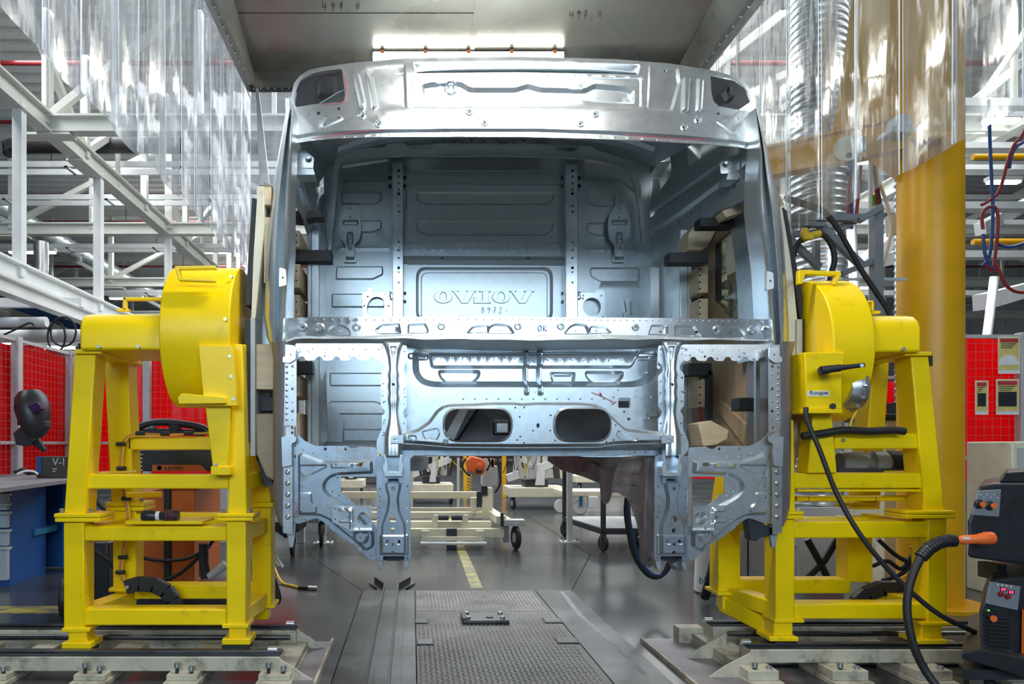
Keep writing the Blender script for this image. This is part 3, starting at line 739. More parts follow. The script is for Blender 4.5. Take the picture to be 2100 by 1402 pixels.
# ---- front columns
def column(mirror):
    mm = (lambda pl: mirx(pl)) if mirror else (lambda pl: pl)
    fl = [(780, 708), (834, 708), (836, 740), (826, 750), (824, 762), (834, 770), (834, 834), (826, 842), (826, 850), (834, 858), (834, 884), (826, 900), (826, 935), (783, 935), (772, 922), (772, 905), (783, 880), (783, 852), (790, 842), (781, 832), (781, 766), (790, 758), (790, 748), (780, 738)]
    hs = [circ(x, y, 2.2, 8) for x, y in ((786, 714), (785, 726), (829, 716), (829, 728), (785, 774), (829, 782), (785, 803), (829, 806), (786, 823), (829, 828), (787, 868), (829, 868), (786, 892))]
    panel('column_flange', G, cab, mm(rp(fl, 4, 2)), 3.17, [mm(h) for h in hs], thick=.003)
    rows_ = [(700, 784, 828, .02), (706, 786, 827, .035), (716, 790, 823, .045), (730, 794, 820, .05), (745, 796, 818, .05), (757, 797, 817, .05), (768, 794, 820, .055), (780, 796, 818, .05), (792, 794, 820, .055), (805, 796, 818, .05), (817, 794, 820, .055), (830, 796, 818, .052), (845, 797, 817, .052), (858, 796, 819, .055), (872, 793, 822, .06), (885, 789, 825, .065), (900, 787, 826, .07), (920, 787, 826, .075), (934, 787, 826, .075)]
    R = []
    for y, a, b, h in rows_:
        if mirror: a, b = 2184-b, 2184-a
        R.append([P(lerp(a, b, t), y, 3.17-h*k) for t, k in ((0, 0), (.03, .3), (.1, .72), (.2, .96), (.3, 1), (.42, .93), (.58, .93), (.7, 1), (.8, .96), (.9, .72), (.97, .3), (1, 0))])
    MB().shell(R, (0, .004, 0)).build('column_tube', G, cab, smooth=60)
    panel('column_stamping', G, cab, mm(rp([(797, 707), (816, 707), (810, 738), (803, 738)], 3)), 3.119, [], [(mm(rp([(799, 709), (814, 709), (808, 735), (805, 735)], 3)), -.008, 3)], thick=.004)
    c = mm([(806, 789)])[0]
    MB().cyl(P(c[0], c[1], 3.119), P(c[0], c[1], 3.125), S(4, 3.12), 12).build('column_hole', M['black'], cab)
    # cup under the column
    cup = [(786, 932), (790, 945), (785, 957), (789, 972), (789, 976), (824, 976), (824, 970), (827, 957), (823, 945), (826, 932), (820, 932), (818, 955), (818, 968), (795, 968), (795, 955), (791, 932)]
    panel('column_cup', ED, cab, mm(rp(cup, 1.5, 2)), 3.105, thick=.05)
    panel('cup_floor', LG, cab, mm(rp([(786, 966), (826, 966), (826, 991), (786, 991)], 3)), 3.13, [], [(mm(rrect(795, 980, 818, 988, 3)), -.01, 3)], thick=.004)
    # lower leg
    lg = [(773, 935), (840, 935), (842, 1000), (839, 1010), (839, 1030), (842, 1050), (842, 1096), (842, 1140), (839, 1148), (830, 1149), (829, 1140), (786, 1140), (785, 1149), (776, 1149), (773, 1140), (773, 1050), (776, 1030), (776, 1010), (772, 1000)]
    hs = [circ(806, 1001, 4.2, 12), circ(806, 1063, 7.2, 16), rrect(802, 1080, 810, 1091, 4), circ(794, 1109, 3.6, 10), circ(818, 1109, 3.6, 10), circ(806, 1114, 3, 10), circ(806, 1131, 4, 10)]
    hs += [circ(x, y, 2, 8) for x, y in ((778, 1002), (835, 997), (778, 1018), (834, 1017), (778, 1040), (834, 1040), (777, 1062), (777, 1070), (836, 1060), (836, 1069), (777, 1144), (836, 1144))]
    e_ = [(rp([(790, 985), (823, 985), (823, 1000), (818, 1020), (820, 1045), (832, 1075), (833, 1096), (833, 1136), (781, 1136), (781, 1096), (782, 1075), (793, 1045), (796, 1020), (790, 1000)], 6, 3), .022, 5),
          (rp([(778, 1095), (838, 1095), (838, 1138), (778, 1138)], 3, 3), .006, 3)]
    e_ += [(circ(x, y, 6, 12), -.006, 2.5) for x, y in ((794, 1109), (818, 1109))]
    panel('front_leg', LG, cab, mm(lg), 3.14, [mm(h) for h in hs], [(mm(e[0]), e[1], e[2]) for e in e_], thick=.005)
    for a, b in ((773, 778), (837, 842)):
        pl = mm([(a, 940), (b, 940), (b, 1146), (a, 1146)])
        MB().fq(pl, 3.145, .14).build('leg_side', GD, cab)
    MB().fq(mm([(785, 1138), (829, 1138), (829, 1147), (818, 1150), (796, 1150), (785, 1147)]), 3.2, .02).build('leg_end', M['dark'], cab)
    for a in (775, 828):
        MB().fq(mm([(a, 1146), (a+11, 1146), (a+11, 1158), (a+7, 1168), (a+1, 1168), (a, 1160)]), 3.15, .05).build('leg_prong', GD, cab, bevel=.002)
column(False); column(True)
# ---- foot panels with lamp brackets
def foot(mirror):
    mm = (lambda pl: mirx(pl)) if mirror else (lambda pl: pl)
    o_ = [(599, 906), (607, 884), (613, 893), (624, 903), (646, 914), (712, 914), (720, 920), (728, 920), (736, 915), (770, 917), (773, 925), (773, 977), (699, 977), (699, 1012), (711, 1014), (722, 1028), (740, 1042), (773, 1082), (774, 1144), (766, 1149), (754, 1144), (743, 1132), (734, 1128), (730, 1120), (706, 1104), (691, 1093), (680, 1086), (668, 1073), (651, 1062), (640, 1064), (628, 1069), (614, 1073), (602, 1073)]
    ho = [circ(x, y, r, 8) for x, y, r in ((691, 952, 2.6), (716, 952, 2.6), (621, 996, 2.6), (620, 1019, 2.4), (620, 1046, 2.4), (603, 936, 4.2), (667, 920, 3.4), (709, 920, 3.4), (712, 1020, 3), (741, 1099, 2.4), (606, 914, 1.8), (621, 922, 1.8), (686, 1043, 2), (686, 1064, 2), (627, 1066, 1.8), (651, 1066, 1.8), (674, 1078, 1.8), (688, 1090, 1.8), (714, 1106, 1.8), (726, 1115, 1.8), (735, 1121, 1.8), (760, 1139, 1.8))]
    ho.append(rrect(733, 948, 748, 956, 4))
    e_ = [(rp([(611, 932), (619, 927), (640, 936), (664, 944), (764, 943), (766, 971), (692, 974), (676, 981), (668, 992), (668, 1004), (680, 1016), (712, 1036), (745, 1062), (768, 1092), (768, 1120), (752, 1130), (700, 1088), (675, 1066), (655, 1057), (612, 1056)], 6, 3), .024, 6),
          (rp([(613, 952), (671, 951), (673, 958), (640, 974), (613, 978)], 4, 3), -.008, 4), (rp([(679, 947), (725, 947), (724, 960), (680, 960)], 4, 3), .006, 3),
          (rp([(611, 1008), (641, 1008), (643, 1030), (653, 1038), (651, 1052), (612, 1052)], 5, 3), .008, 3.5), (rp([(664, 990), (672, 978), (660, 985), (659, 1002), (700, 1040), (712, 1044), (676, 1018)], 4, 3)[:0] or circ(741, 1099, 17, 16), .012, 7)]
    e_ += [(circ(x, y, 2.2, 6), .003, 1.6) for x, y in ((642, 929), (669, 936), (693, 938), (720, 937), (748, 937), (672, 982), (692, 979), (712, 981), (681, 1007), (695, 1015), (718, 990))]
    panel('foot_panel', LG if not mirror else G, cab, mm(rp(o_, 2.5, 2)), 3.19, [mm(h) for h in ho], [(mm(e[0]), e[1], e[2]) for e in e_], thick=.004)  # left panel in the bluer sheet: blue light put into its colour
    br = rp([(682, 1036), (763, 1037), (763, 1088), (718, 1088), (681, 1070)], 2, 2)
    e_ = [(rp([(702, 1040), (719, 1038), (726, 1040), (726, 1087), (716, 1087), (716, 1050)], 4, 3), .012, 4), (rp([(697, 1042), (718, 1042), (728, 1046), (728, 1052), (716, 1050), (697, 1050)], 4, 3), .008, 3), (rp([(695, 1064), (718, 1064), (728, 1069), (728, 1075), (716, 1072), (695, 1072)], 4, 3), .008, 3)]
    panel('lamp_bracket', G, cab, mm(br), 3.145, [mm(circ(746, 1063, 13.5, 22))]+[mm(circ(x, y, 2, 8)) for x, y in ((687, 1043), (695, 1045), (687, 1064), (714, 1060), (756, 1043), (737, 1083))], [(mm(e[0]), e[1], e[2]) for e in e_], thick=.004)
    MB().fq(mm([(716, 1086), (763, 1086), (763, 1089), (716, 1089)]), 3.12, .04).build('lamp_bracket_flange', ED, cab)
    # lower post: strip with holes and rounded outer skin
    st = [(585, 706), (604, 708), (608, 722), (608, 905), (600, 908), (600, 1096), (580, 1092), (582, 900)]
    hs = [circ(600, y, r, 10) for y, r in ((751, 3.2), (770, 1.5), (797, 3.2), (825, 1.6), (843, 3.2), (861, 1.6), (877, 3.2), (887, 3.2))]
    e_ = [(circ(588, 752+k*12, 3, 8), .004, 2) for k in range(10)]+[(circ(590, 945+k*23, 5.5, 10), .006, 3) for k in range(6)]
    e_ += [(rp([(583, 872), (607, 872), (607, 902), (598, 905), (583, 905)], 3, 2), .008, 3)]
    panel('post_strip', M['steel'], cab, mm(rp(st, 2, 2)), 3.17, [mm(h) for h in hs], [(mm(e[0]), e[1], e[2]) for e in e_], thick=.004)
    R = []
    for y, x0, x1 in ((700, 553, 584), (730, 560, 585), (800, 560, 585), (900, 560, 584), (1000, 561, 584), (1040, 563, 583), (1062, 568, 582), (1078, 576, 581)):
        if mirror: x0, x1 = 2184-x0, 2184-x1
        s_ = 1 if mirror else -1
        R.append([P(x1, y, 3.175), P(lerp(x1, x0, .5), y, 3.18), P(lerp(x1, x0, .85), y, 3.21), P(x0, y, 3.27), P(x0, y, 3.3)+V((0, .45, 0))])
    MB().shell(R, (0, .003, 0)).build('post_skin', M['purple'], cab, smooth=60)
    panel('post_clip', ED, cab, mm(rp([(586, 710), (606, 712), (606, 736), (594, 744), (580, 742), (580, 732), (586, 730)], 2, 2)), 3.155, [mm(circ(596, 727, 2, 8))], thick=.006)
    panel('post_cover', G, cab, mm(rp([(577, 895), (607, 895), (607, 905), (598, 909), (598, 954), (579, 957)], 3, 2)), 3.15, thick=.006)
    MB().fq(mm([(590, 1074), (606, 1074), (604, 1100), (600, 1122), (594, 1122), (590, 1100)]), 3.2, .02).build('sill_tip', GD, cab)
foot(False); foot(True)
MB().fq([(1533, 1062), (1560, 1068), (1575, 1080), (1590, 1080), (1590, 1095), (1560, 1102), (1552, 1110), (1540, 1108), (1537, 1085)], 3.2, .06).build('step_bracket', M['dark'], cab, bevel=.003)
# ---- firewall and bumper beam
e_ = [(rp([(845, 716), (1350, 716), (1348, 765), (1332, 786), (1305, 794), (885, 794), (860, 786), (846, 765)], 14, 4), -.045, 14), (rp([(878, 722), (1318, 722), (1300, 754), (884, 754)], 8, 3), .03, 6),
      (rp([(898, 756), (988, 756), (987, 770), (975, 784), (912, 784), (900, 770)], 8, 4), -.025, 6), (rp([(1203, 758), (1286, 758), (1285, 772), (1270, 787), (1220, 787), (1205, 772)], 8, 4), -.02, 6), (rp([(1130, 760), (1186, 760), (1183, 785), (1136, 785)], 6, 3), -.02, 6), (rp([(1140, 764), (1178, 764), (1178, 770), (1140, 770)], 2, 2), .012, 3),
      (rrect(1074, 720, 1086, 811, 6), .05, 5), (rrect(1102, 720, 1115, 811, 6), .05, 5), (rrect(836, 723, 880, 737, 7), .012, 4), (rrect(1306, 724, 1354, 738, 7), .012, 4), (rrect(1325, 838, 1351, 859, 9), .014, 6)]
e_ += [(circ(x, y, 2, 6), .003, 1.5) for x, y in [(905+k*22, 733) for k in range(8)]+[(1125+k*25, 737) for k in range(7)]+[(950+k*24, 818) for k in range(13)]]
ho = [circ(x, y, 2.2, 8) for x, y in ((886, 800), (925, 800), (855, 814), (1267, 800), (1305, 800), (1258, 814), (1302, 814), (1335, 814), (1280, 844), (1097, 804))]+[rrect(1268, 815, 1293, 836, 3), circ(1290, 859, 3.6, 10)]
fw = [(830, 706), (1368, 706), (1368, 890), (1346, 884), (1283, 877), (1260, 857), (1243, 840), (1220, 829), (977, 827), (920, 829), (894, 842), (877, 865), (857, 880), (830, 888)]
panel('firewall', G, cab, fw, 3.31, ho, e_, thick=.004, grid=16)
panel('firewall_top', GI, cab, [(835, 700), (1365, 700), (1365, 718), (835, 718)], lambda x, y: 3.33, thick=.01)
for k, (x, y) in enumerate([(905+k*22, 733) for k in range(8)]+[(1125+k*25, 737) for k in range(7)]):
    pass
mk = MB()
for x, y in [(907+k*21, 731+(k % 3)*2) for k in range(8)]+[(1066+k*26, 734+(k % 2)*4) for k in range(8)]:
    mk.tube([P(x, y, 3.322), P(x+random.uniform(-2, 6), y+random.uniform(3, 6), 3.322)], .0016, 4)
for x, y in ((783, 714), (784, 787), (783, 808), (785, 826), (784, 848), (786, 864), (785, 885), (827, 720), (828, 800), (828, 815), (829, 855), (1365, 717), (1367, 730), (1363, 802), (1364, 823), (1403, 714), (1405, 730), (1402, 803), (1404, 827), (1404, 880)):
    mk.tube([P(x, y, 3.166), P(x+random.uniform(3, 8), y+random.uniform(-7, 7), 3.166)], .0016, 4)
mk.build('marker_ticks', M['marker'], cab)['kind'] = 'stuff'
MB().tube([P(1213, 804, 3.303), P(1230, 810, 3.303), P(1258, 824, 3.303)], .0015, 4).build('red_mark', M['redm'], cab)
MB().tube([P(1231, 805, 3.302), P(1234, 812, 3.302)], .003, 4).build('red_mark', M['redm'], cab)
MB().tube([P(1256, 828, 3.302), P(1264, 824, 3.302)], .003, 4).build('red_mark', M['redm'], cab)
MB().tube([P(x, y, dh(x, y)+.004) for x, y in ((640, 284), (680, 278), (720, 272), (770, 267), (800, 266))], .0012, 4).build('red_mark', M['redm'], cab)
MB().tube([P(x, y, dh(x, y)+.002) for x, y in ((1285, 278), (1330, 281), (1390, 286), (1450, 287))], .0012, 4).build('red_mark', M['redm'], cab)
MB().tube([P(x, y, dh(x, y)-.006) for x, y in ((706, 150), (711, 170), (710, 195), (700, 210), (660, 213))], .0012, 4).build('red_mark', M['redm'], cab)
MB().tube([P(x, y, 3.165) for x, y in ((598, 1025), (606, 1032), (608, 1046), (604, 1056), (596, 1058))], .0014, 4).build('red_mark', M['redm'], cab)
bm = [(826, 888), (857, 877), (877, 863), (894, 840), (906, 831), (920, 827), (977, 825), (1000, 823), (1050, 823), (1070, 825), (1100, 823), (1190, 824), (1220, 827), (1243, 837), (1260, 857), (1283, 877), (1346, 884), (1372, 887), (1372, 909), (1300, 910), (1260, 912), (1231, 917), (1060, 918), (920, 917), (877, 913), (826, 909)]
e_ = [(rp([(900, 915), (905, 848), (925, 832), (1218, 832), (1240, 848), (1250, 915)], 10, 3)[:0] or rp([(863, 884), (878, 880), (898, 876), (904, 888), (896, 904), (870, 902)], 6, 3), -.01, 3.5), (rrect(836, 892, 855, 906, 6), -.008, 3), (rp([(1262, 882), (1272, 884), (1290, 893), (1305, 899), (1304, 904), (1266, 902), (1260, 892)], 4, 3), -.01, 3), (rrect(1348, 894, 1371, 906, 5), -.008, 3),
      (inset(rp(bm, 3, 2), 1.0), .028, 7), (rrect(907, 835, 1050, 907, 35, 7), .012, 4), (rrect(1131, 835, 1251, 907, 35, 7), .012, 4)]
ho = [rrect(911, 839, 1046, 903, 31, 8), rrect(1135, 839, 1247, 903, 31, 8), rrect(1098, 868, 1104, 877, 3)]+[circ(x, y, 1.9, 8) for x, y in ((1055, 836), (1073, 836), (1064, 855), (1091, 883), (1065, 895), (1059, 902), (1073, 908), (1127, 852), (1126, 883), (1136, 903), (1259, 872), (1240, 906), (1255, 902))]
e2, h2 = washer(913, 905, 6, .006, 2.2); e_ += e2; ho.append(h2)
panel('bumper_beam', G, cab, rp(bm, 3, 2), 3.115, ho, e_, thick=.006)
write('inspection_mark', 'OK', 1084, 839, 22, .5, lambda x, y: P(x, y, 3.108), .0022, M['teal'], cab)
R = [[P(x, 917 if 915 < x < 1232 else 911, 3.12) for x in (826, 877, 915, 1060, 1232, 1260, 1372)], [P(x, 920 if 915 < x < 1232 else 915, 3.15) for x in (826, 877, 915, 1060, 1232, 1260, 1372)], [P(x, 923, 3.2) for x in (826, 877, 915, 1060, 1232, 1260, 1372)]]
MB().shell(R, (0, .004, 0)).build('beam_underside', GI, cab)
panel('beam_lower_flange', LG, cab, [(826, 921), (1366, 921), (1362, 936), (1340, 934), (850, 933), (838, 943), (826, 943)], 3.2, [circ(x, 927, 1.8, 8) for x in (857, 863, 1285, 1301, 1323)], thick=.004)
for mm in ((lambda p: p), mirx):
    panel('beam_tab', G, cab, mm(rp([(801, 893), (827, 891), (827, 909), (802, 908)], 2, 2)), 3.085, [mm(rrect(806, 899, 815, 903, 2))], thick=.01)
# inside of the dark ovals: crossbar behind
MB().fq([(900, 915), (945, 835), (962, 835), (925, 915)], 3.6, .02).build('pedal_brace', M['grey'], cab)
panel('tunnel_front', M['dark'], cab, [(880, 822), (1290, 822), (1290, 916), (880, 916)], 3.75, [rrect(1018, 868, 1040, 886, 2)], [(rrect(1010, 860, 1046, 892, 6), .02, 4), (rp([(950, 835), (985, 835), (940, 905), (905, 905)], 4), .03, 6)], thick=.004)  # dark colour paints the shade seen through the ovals
# ---- rear wall
dR = 5.0
e_ = [(rp([(854, 394), (1136, 394), (1136, 410), (1120, 421), (872, 421), (854, 412)], 5, 3), -.012, 3.5), (rp([(854, 453), (1135, 454), (1135, 472), (1116, 484), (875, 484), (854, 474)], 5, 3), -.012, 3.5),
      (rp([(700, 393), (783, 393), (783, 412), (770, 420), (700, 420)], 4, 3), .012, 3), (rp([(702, 452), (783, 452), (783, 470), (765, 478), (702, 478)], 4, 3), .012, 3), (rp([(690, 546), (786, 546), (786, 564), (765, 574), (688, 574)], 4, 3), .014, 3), (rp([(680, 602), (790, 602), (790, 631), (680, 631)], 4, 3), .014, 3),
      (rp([(676, 764), (790, 764), (790, 792), (676, 792)], 4, 3), .014, 3), (rp([(676, 822), (770, 822), (790, 830), (790, 850), (676, 850)], 4, 3), .014, 3), (rp([(702, 879), (790, 879), (790, 906), (702, 906)], 4, 3), .014, 3),
      (rp([(1203, 397), (1262, 397), (1262, 424), (1222, 424), (1203, 414)], 5, 3), -.01, 3), (rp([(1203, 456), (1262, 456), (1262, 484), (1225, 484), (1203, 476)], 5, 3), -.01, 3), (rp([(1210, 548), (1312, 548), (1312, 578), (1230, 578), (1210, 566)], 5, 3), -.01, 3),
      (rrect(853, 547, 1134, 660, 22, 5), -.02, 6), (rrect(863, 557, 1124, 662, 16, 5), .012, 2.5),
      (rp([(835, 349), (1160, 349), (1160, 351), (835, 351)], .5, 2), .006, .9), (rp([(832, 376), (1165, 378), (1165, 500), (832, 500)], 3, 2), .008, 2.5),
      (rp([(700, 340), (800, 325), (800, 372), (712, 372), (705, 385)], 6, 3), -.012, 4), (rp([(1195, 326), (1260, 335), (1300, 352), (1305, 400), (1280, 375), (1262, 368), (1195, 372)], 6, 3), -.012, 4)]
# mirrored lettering pressed into the panel
def letter(kind, x0, x1, y0, y1):
    w_ = x1-x0; h_ = y1-y0
    if kind == 'O':
        cx, cy = (x0+x1)/2, (y0+y1)/2
        return [circ(cx, cy, w_/2, 28, h_/2)], [circ(cx, cy, w_*.2, 22, h_*.4)]
    if kind == 'V':   # mirrored V: thick stroke on the right
        pts = [(0, 0), (.3, 0), (.3, .1), (.24, .1), (.47, .72), (.66, .1), (.58, .1), (.58, 0), (1, 0), (1, .12), (.92, .12), (.66, 1), (.40, 1), (.07, .1), (0, .1)]
    else:             # mirrored L
        pts = [(.32, 0), (1, 0), (1, .12), (.88, .12), (.88, .88), (1, .88), (1, 1), (0, 1), (0, .48), (.09, .48), (.2, .72), (.32, .78), (.5, .78), (.5, .12), (.32, .12)]
    return [[(x0+a*w_, y0+b*h_) for a, b in pts]], []
for k, x0, x1 in (('O', 890, 928), ('V', 926, 977), ('L', 971, 1007), ('O', 1009, 1047), ('V', 1044, 1096)):
    a, b = letter(k, x0, x1, 595.5, 622)
    for l in a: e_.append((l, .011, 1.1))
    for l in b: e_.append((l, -.011, 1.1))
e_ += dots(700, 508, 800, 508, 12, 1.5)+dots(835, 510, 1150, 513, 18, 1.5)+dots(1190, 511, 1300, 513, 10, 1.5)
rw = [(664, 300), (1334, 300), (1334, 915), (664, 915)]
panel('rear_wall', GI, cab, rw, dR, [], e_, thick=.004, grid=15)
write('inspection_mark', 'B972-', 988, 630, 12, 1.0, lambda x, y: P(x, y, dR+.004), .0018, M['tblue'], cab)
for x0, x1, xm_ in ((808, 826, 0), (1163, 1184, 0)):
    hs = [circ((x0+x1)/2+.5, y, r, 8) for y, r in ((350, 3), (362, 2.2), (376, 2), (388, 2), (397, 3.2), (422, 2), (434, 2.2), (496, 2), (513, 2), (529, 2), (549, 3), (558, 2), (579, 2))]
    panel('wall_post', G, cab, [(x0, 314), (x1-3, 314), (x1, 325), (x1, 656), (x0-3, 656), (x0-2, 330)], dR-.11, hs, thick=.004)
    for a, s_ in ((x0-2, -1), (x1, 1)):
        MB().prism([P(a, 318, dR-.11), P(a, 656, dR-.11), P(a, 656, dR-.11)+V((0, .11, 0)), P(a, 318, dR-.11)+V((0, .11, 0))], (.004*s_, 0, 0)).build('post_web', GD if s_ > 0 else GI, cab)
    for yy in (364, 381, 601, 618):
        for xx in (x0-8, x1+4):
            MB().fb(xx-3, yy-3, xx+3, yy+3, dR-.02, .02).build('weld_nut', M['dark'], cab)
    MB().fq([(x0-10, 352), (x1+11, 352), (x1+11, 388), (x0-10, 388)], dR-.012, .01).build('post_flange', GI, cab)
    MB().fq([(x0-10, 430), (x1+9, 430), (x1+9, 656), (x0-10, 656)], dR-.012, .01).build('post_flange', GI, cab)
mb = MB(); R = [[P(828, y, d), P(1165, y+2, d)] for y, d in ((524, 5.0), (526, 4.93), (532, 4.92), (533.5, 4.95), (541, 4.985), (543, 5.0))]
mb.shell(R, (0, .003, 0)).build('bunk_rail', G, cab)
for x in (907, 1083): MB().cyl(P(x, 529, 4.915), P(x, 529, 4.93), .008, 10).build('rail_hole', M['black'], cab)
for x, mmf in ((718, 1), (1270, 1)):
    a = rp([(x-20, 440), (x-8, 420), (x+12, 420), (x+21, 442), (x+23, 470), (x+20, 488), (x+8, 502), (x+9, 526), (x-9, 526), (x-9, 502), (x-20, 490), (x-24, 468)], 4, 3)
    panel('belt_anchor', GI, cab, a, dR-.07, [circ(x, y, 1.8, 8) for y in (427, 445, 482, 491, 499)], [(rrect(x-16, 450, x+17, 462, 3), -.02, 4), (rrect(x-7, 475, x+7, 505, 6), .012, 4), (circ(x, 508, 5, 12), .008, 3)], thick=.02)
    panel('belt_anchor_foot', GI, cab, rrect(x-13, 520, x+13, 537, 4), dR-.035, [], [(rrect(x-9, 524, x+9, 533, 2), -.012, 3)], thick=.03)
panel('hinge_plate', G, cab, rp([(743, 599), (754, 599), (754, 590), (764, 590), (764, 599), (808, 600), (808, 660), (744, 660)], 1.5, 2), dR-.06, [rp([(752, 626), (760, 612), (772, 607), (786, 612), (788, 622), (788, 640), (780, 650), (760, 650), (752, 642)], 6, 3)]+[circ(x, y, 2, 8) for x, y in ((754, 608), (790, 603), (747, 627), (797, 627))], [(rp([(798, 600), (812, 600), (812, 616), (800, 616)], 4), .015, 3)], thick=.012)
panel('hinge_plate', G, cab, rp([(1174, 601), (1222, 600), (1222, 594), (1238, 594), (1238, 600), (1241, 600), (1241, 660), (1174, 660)], 1.5, 2), dR-.06, [circ(1214, 629, 19, 24)]+[circ(x, y, 2, 8) for x, y in ((1196, 606), (1233, 606), (1195, 612), (1236, 650))]+[circ(1183, 606, 4, 10)], [(rp([(1176, 600), (1190, 600), (1192, 614), (1176, 617)], 4), .015, 3)], thick=.012)
panel('latch_plate', GI, cab, rp([(1284, 612), (1312, 612), (1312, 660), (1282, 660), (1282, 640), (1288, 636)], 2, 2), dR-.05, [], [(rrect(1292, 617, 1298, 645, 2), .015, 2)], thick=.02)
# curved upper rear header
hd = [(686, 330), (694, 313), (722, 305), (788, 302), (796, 293), (828, 293), (846, 306), (882, 306), (894, 294), (1070, 292), (1128, 296), (1142, 309), (1176, 311), (1188, 300), (1212, 299), (1226, 309), (1268, 320), (1296, 336), (1312, 372), (1320, 430), (1322, 500), (1316, 500), (1312, 440), (1304, 390), (1290, 352), (1262, 338), (1220, 325), (1060, 320), (820, 320), (720, 325), (700, 332), (694, 352), (686, 440), (678, 520), (672, 520), (678, 430)]
panel('rear_header', GI, cab, hd, 4.82, [], [(rp([(690, 324), (720, 311), (850, 310), (1060, 306), (1220, 313), (1290, 340), (1316, 420), (1316, 470), (1300, 400), (1280, 350), (1210, 322), (1060, 317), (720, 321)], 3, 2)[:0] or circ(1060, 306, 1, 6), .001, .4)], thick=.02)
MB().fq([(684, 270), (1330, 270), (1330, 302), (684, 305)], 4.9, .01).build('roof_rear_panel', GI, cab)
for x in range(915, 1110, 27): MB().fb(x, 278, x+20, 292, 4.8, .03).build('roof_vent', GD, cab)
# ---- side walls (planes of constant x)
XL, XR = -.605, 1.695
def mpx(X, sg):
    def f(u, v, h):
        p = PX(u, v, X); p.x += sg*h; return p
    return f
# right wall: outline in picture coordinates on the plane
def walltop(X, ds):
    return [(CX+X*F/d, CY-(roofz(d, 1.06)-H)*F/d) for d in ds]
ow = walltop(XR, (3.46, 3.8, 4.2, 4.6, 5.08))+[(1316, 905), (1420, 955), (1550, 1020)]
door = rp([(1411, 520), (1416, 488), (1430, 462), (1470, 436), (1520, 412), (1536, 408), (1544, 430), (1546, 560), (1546, 985), (1412, 935), (1411, 740)], 8, 4)
qwin = rp([(1331, 545), (1345, 530), (1378, 502), (1384, 520), (1384, 690), (1332, 690)], 5, 3)
win1 = rp([(1327, 365), (1371, 300), (1378, 356), (1334, 418)], 4, 3); win2 = rp([(1408, 292), (1440, 282), (1486, 294), (1412, 341)], 4, 3)
ho = [door]+[circ(lerp(1392, 1478, k/10), lerp(455, 398, k/10), 2.0, 8, 3.4) for k in range(11)]+[circ(x, y, 2.4, 8, 4) for x, y in ((1484, 384), (1494, 386), (1506, 382), (1518, 382), (1530, 386))]
ho.append(rp([(1518, 348), (1532, 332), (1538, 345), (1535, 365), (1520, 372), (1515, 362)], 3, 3))
e_ = [(win1, -.07, 4), (win2, -.07, 4), (qwin, -.06, 3), (rp([(1326, 470), (1400, 420), (1500, 350), (1500, 366), (1400, 440), (1326, 490)], 4, 2), .02, 5), (rp([(1322, 440), (1498, 318), (1500, 330), (1322, 455)], 3, 2), -.02, 4)]
panel('side_wall', GI, cab, ow, 0, ho, e_, mp=mpx(XR, -1), thick=.02)
ol = walltop(XL, (3.46, 3.8, 4.2, 4.6, 5.08))[::-1]+[(602, 1020), (640, 945), (676, 905)]
doorl = rp([(604, 985), (603, 560), (603, 430), (608, 415), (624, 440), (636, 480), (638, 520), (638, 925)], 5, 4)
winl = rp([(655, 345), (672, 345), (672, 380), (655, 372)], 3, 3); winl2 = rp([(648, 385), (674, 345), (676, 385), (660, 440), (650, 430)], 4, 3)
ho = [doorl]+[circ(605+k*4.2, 372+k*9, 1.1, 8, 3) for k in range(9)]+[circ(606, 330, 1.2, 8, 6)]
panel('side_wall', GI, cab, ol, 0, ho, [(winl2, -.05, 3), (rp([(650, 470), (658, 490), (662, 540), (662, 690), (650, 690)], 4, 3), -.05, 2), (rp([(604, 345), (640, 440), (672, 500), (668, 510), (630, 450), (604, 375)], 3, 2), .02, 3)], mp=mpx(XL, 1), thick=.02)
# B posts
MB().prism([PX(1395, 480, XR), PX(1411, 470, XR), PX(1411, 930, XR), PX(1395, 920, XR)], (-.05, 0, 0)).build('b_post', GI, cab, bevel=.006)
MB().prism([PX(638, 470, XL), PX(652, 480, XL), PX(652, 920, XL), PX(638, 925, XL)], (.05, 0, 0)).build('b_post', GI, cab, bevel=.006)
# outer skin of the sides (closes the double wall)
for X, o_ in ((XL-.07, ol), (XR+.07, ow)):
    pass
# ---- floor pan, frame rails
fl = [V((-.6, 3.3, 1.0)), V((1.69, 3.3, 1.0)), V((1.69, 5.0, 1.1)), V((-.6, 5.0, 1.1))]
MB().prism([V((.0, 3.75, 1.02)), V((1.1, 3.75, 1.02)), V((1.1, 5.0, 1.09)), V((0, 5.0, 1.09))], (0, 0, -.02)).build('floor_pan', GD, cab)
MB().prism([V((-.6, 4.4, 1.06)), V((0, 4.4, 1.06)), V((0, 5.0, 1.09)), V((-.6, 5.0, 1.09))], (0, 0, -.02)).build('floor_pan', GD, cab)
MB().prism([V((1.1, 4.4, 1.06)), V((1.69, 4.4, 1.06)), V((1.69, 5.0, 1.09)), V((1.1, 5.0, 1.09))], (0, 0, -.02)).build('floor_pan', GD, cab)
def fr_d(x, y): return lerp(4.5, 3.36, max(0, min(1, (x-1126)/215)))
fr = [(1126, 931), (1160, 932), (1195, 936), (1240, 938), (1290, 936), (1345, 930), (1348, 990), (1346, 1020), (1340, 1070), (1338, 1110), (1342, 1140), (1340, 1158), (1332, 1164), (1322, 1158), (1318, 1148), (1322, 1130), (1318, 1105), (1311, 1070), (1300, 1040), (1289, 1020), (1268, 1010), (1256, 1010), (1250, 1028), (1243, 1034), (1237, 1022), (1234, 992), (1200, 978), (1151, 963), (1126, 945)]
st = []
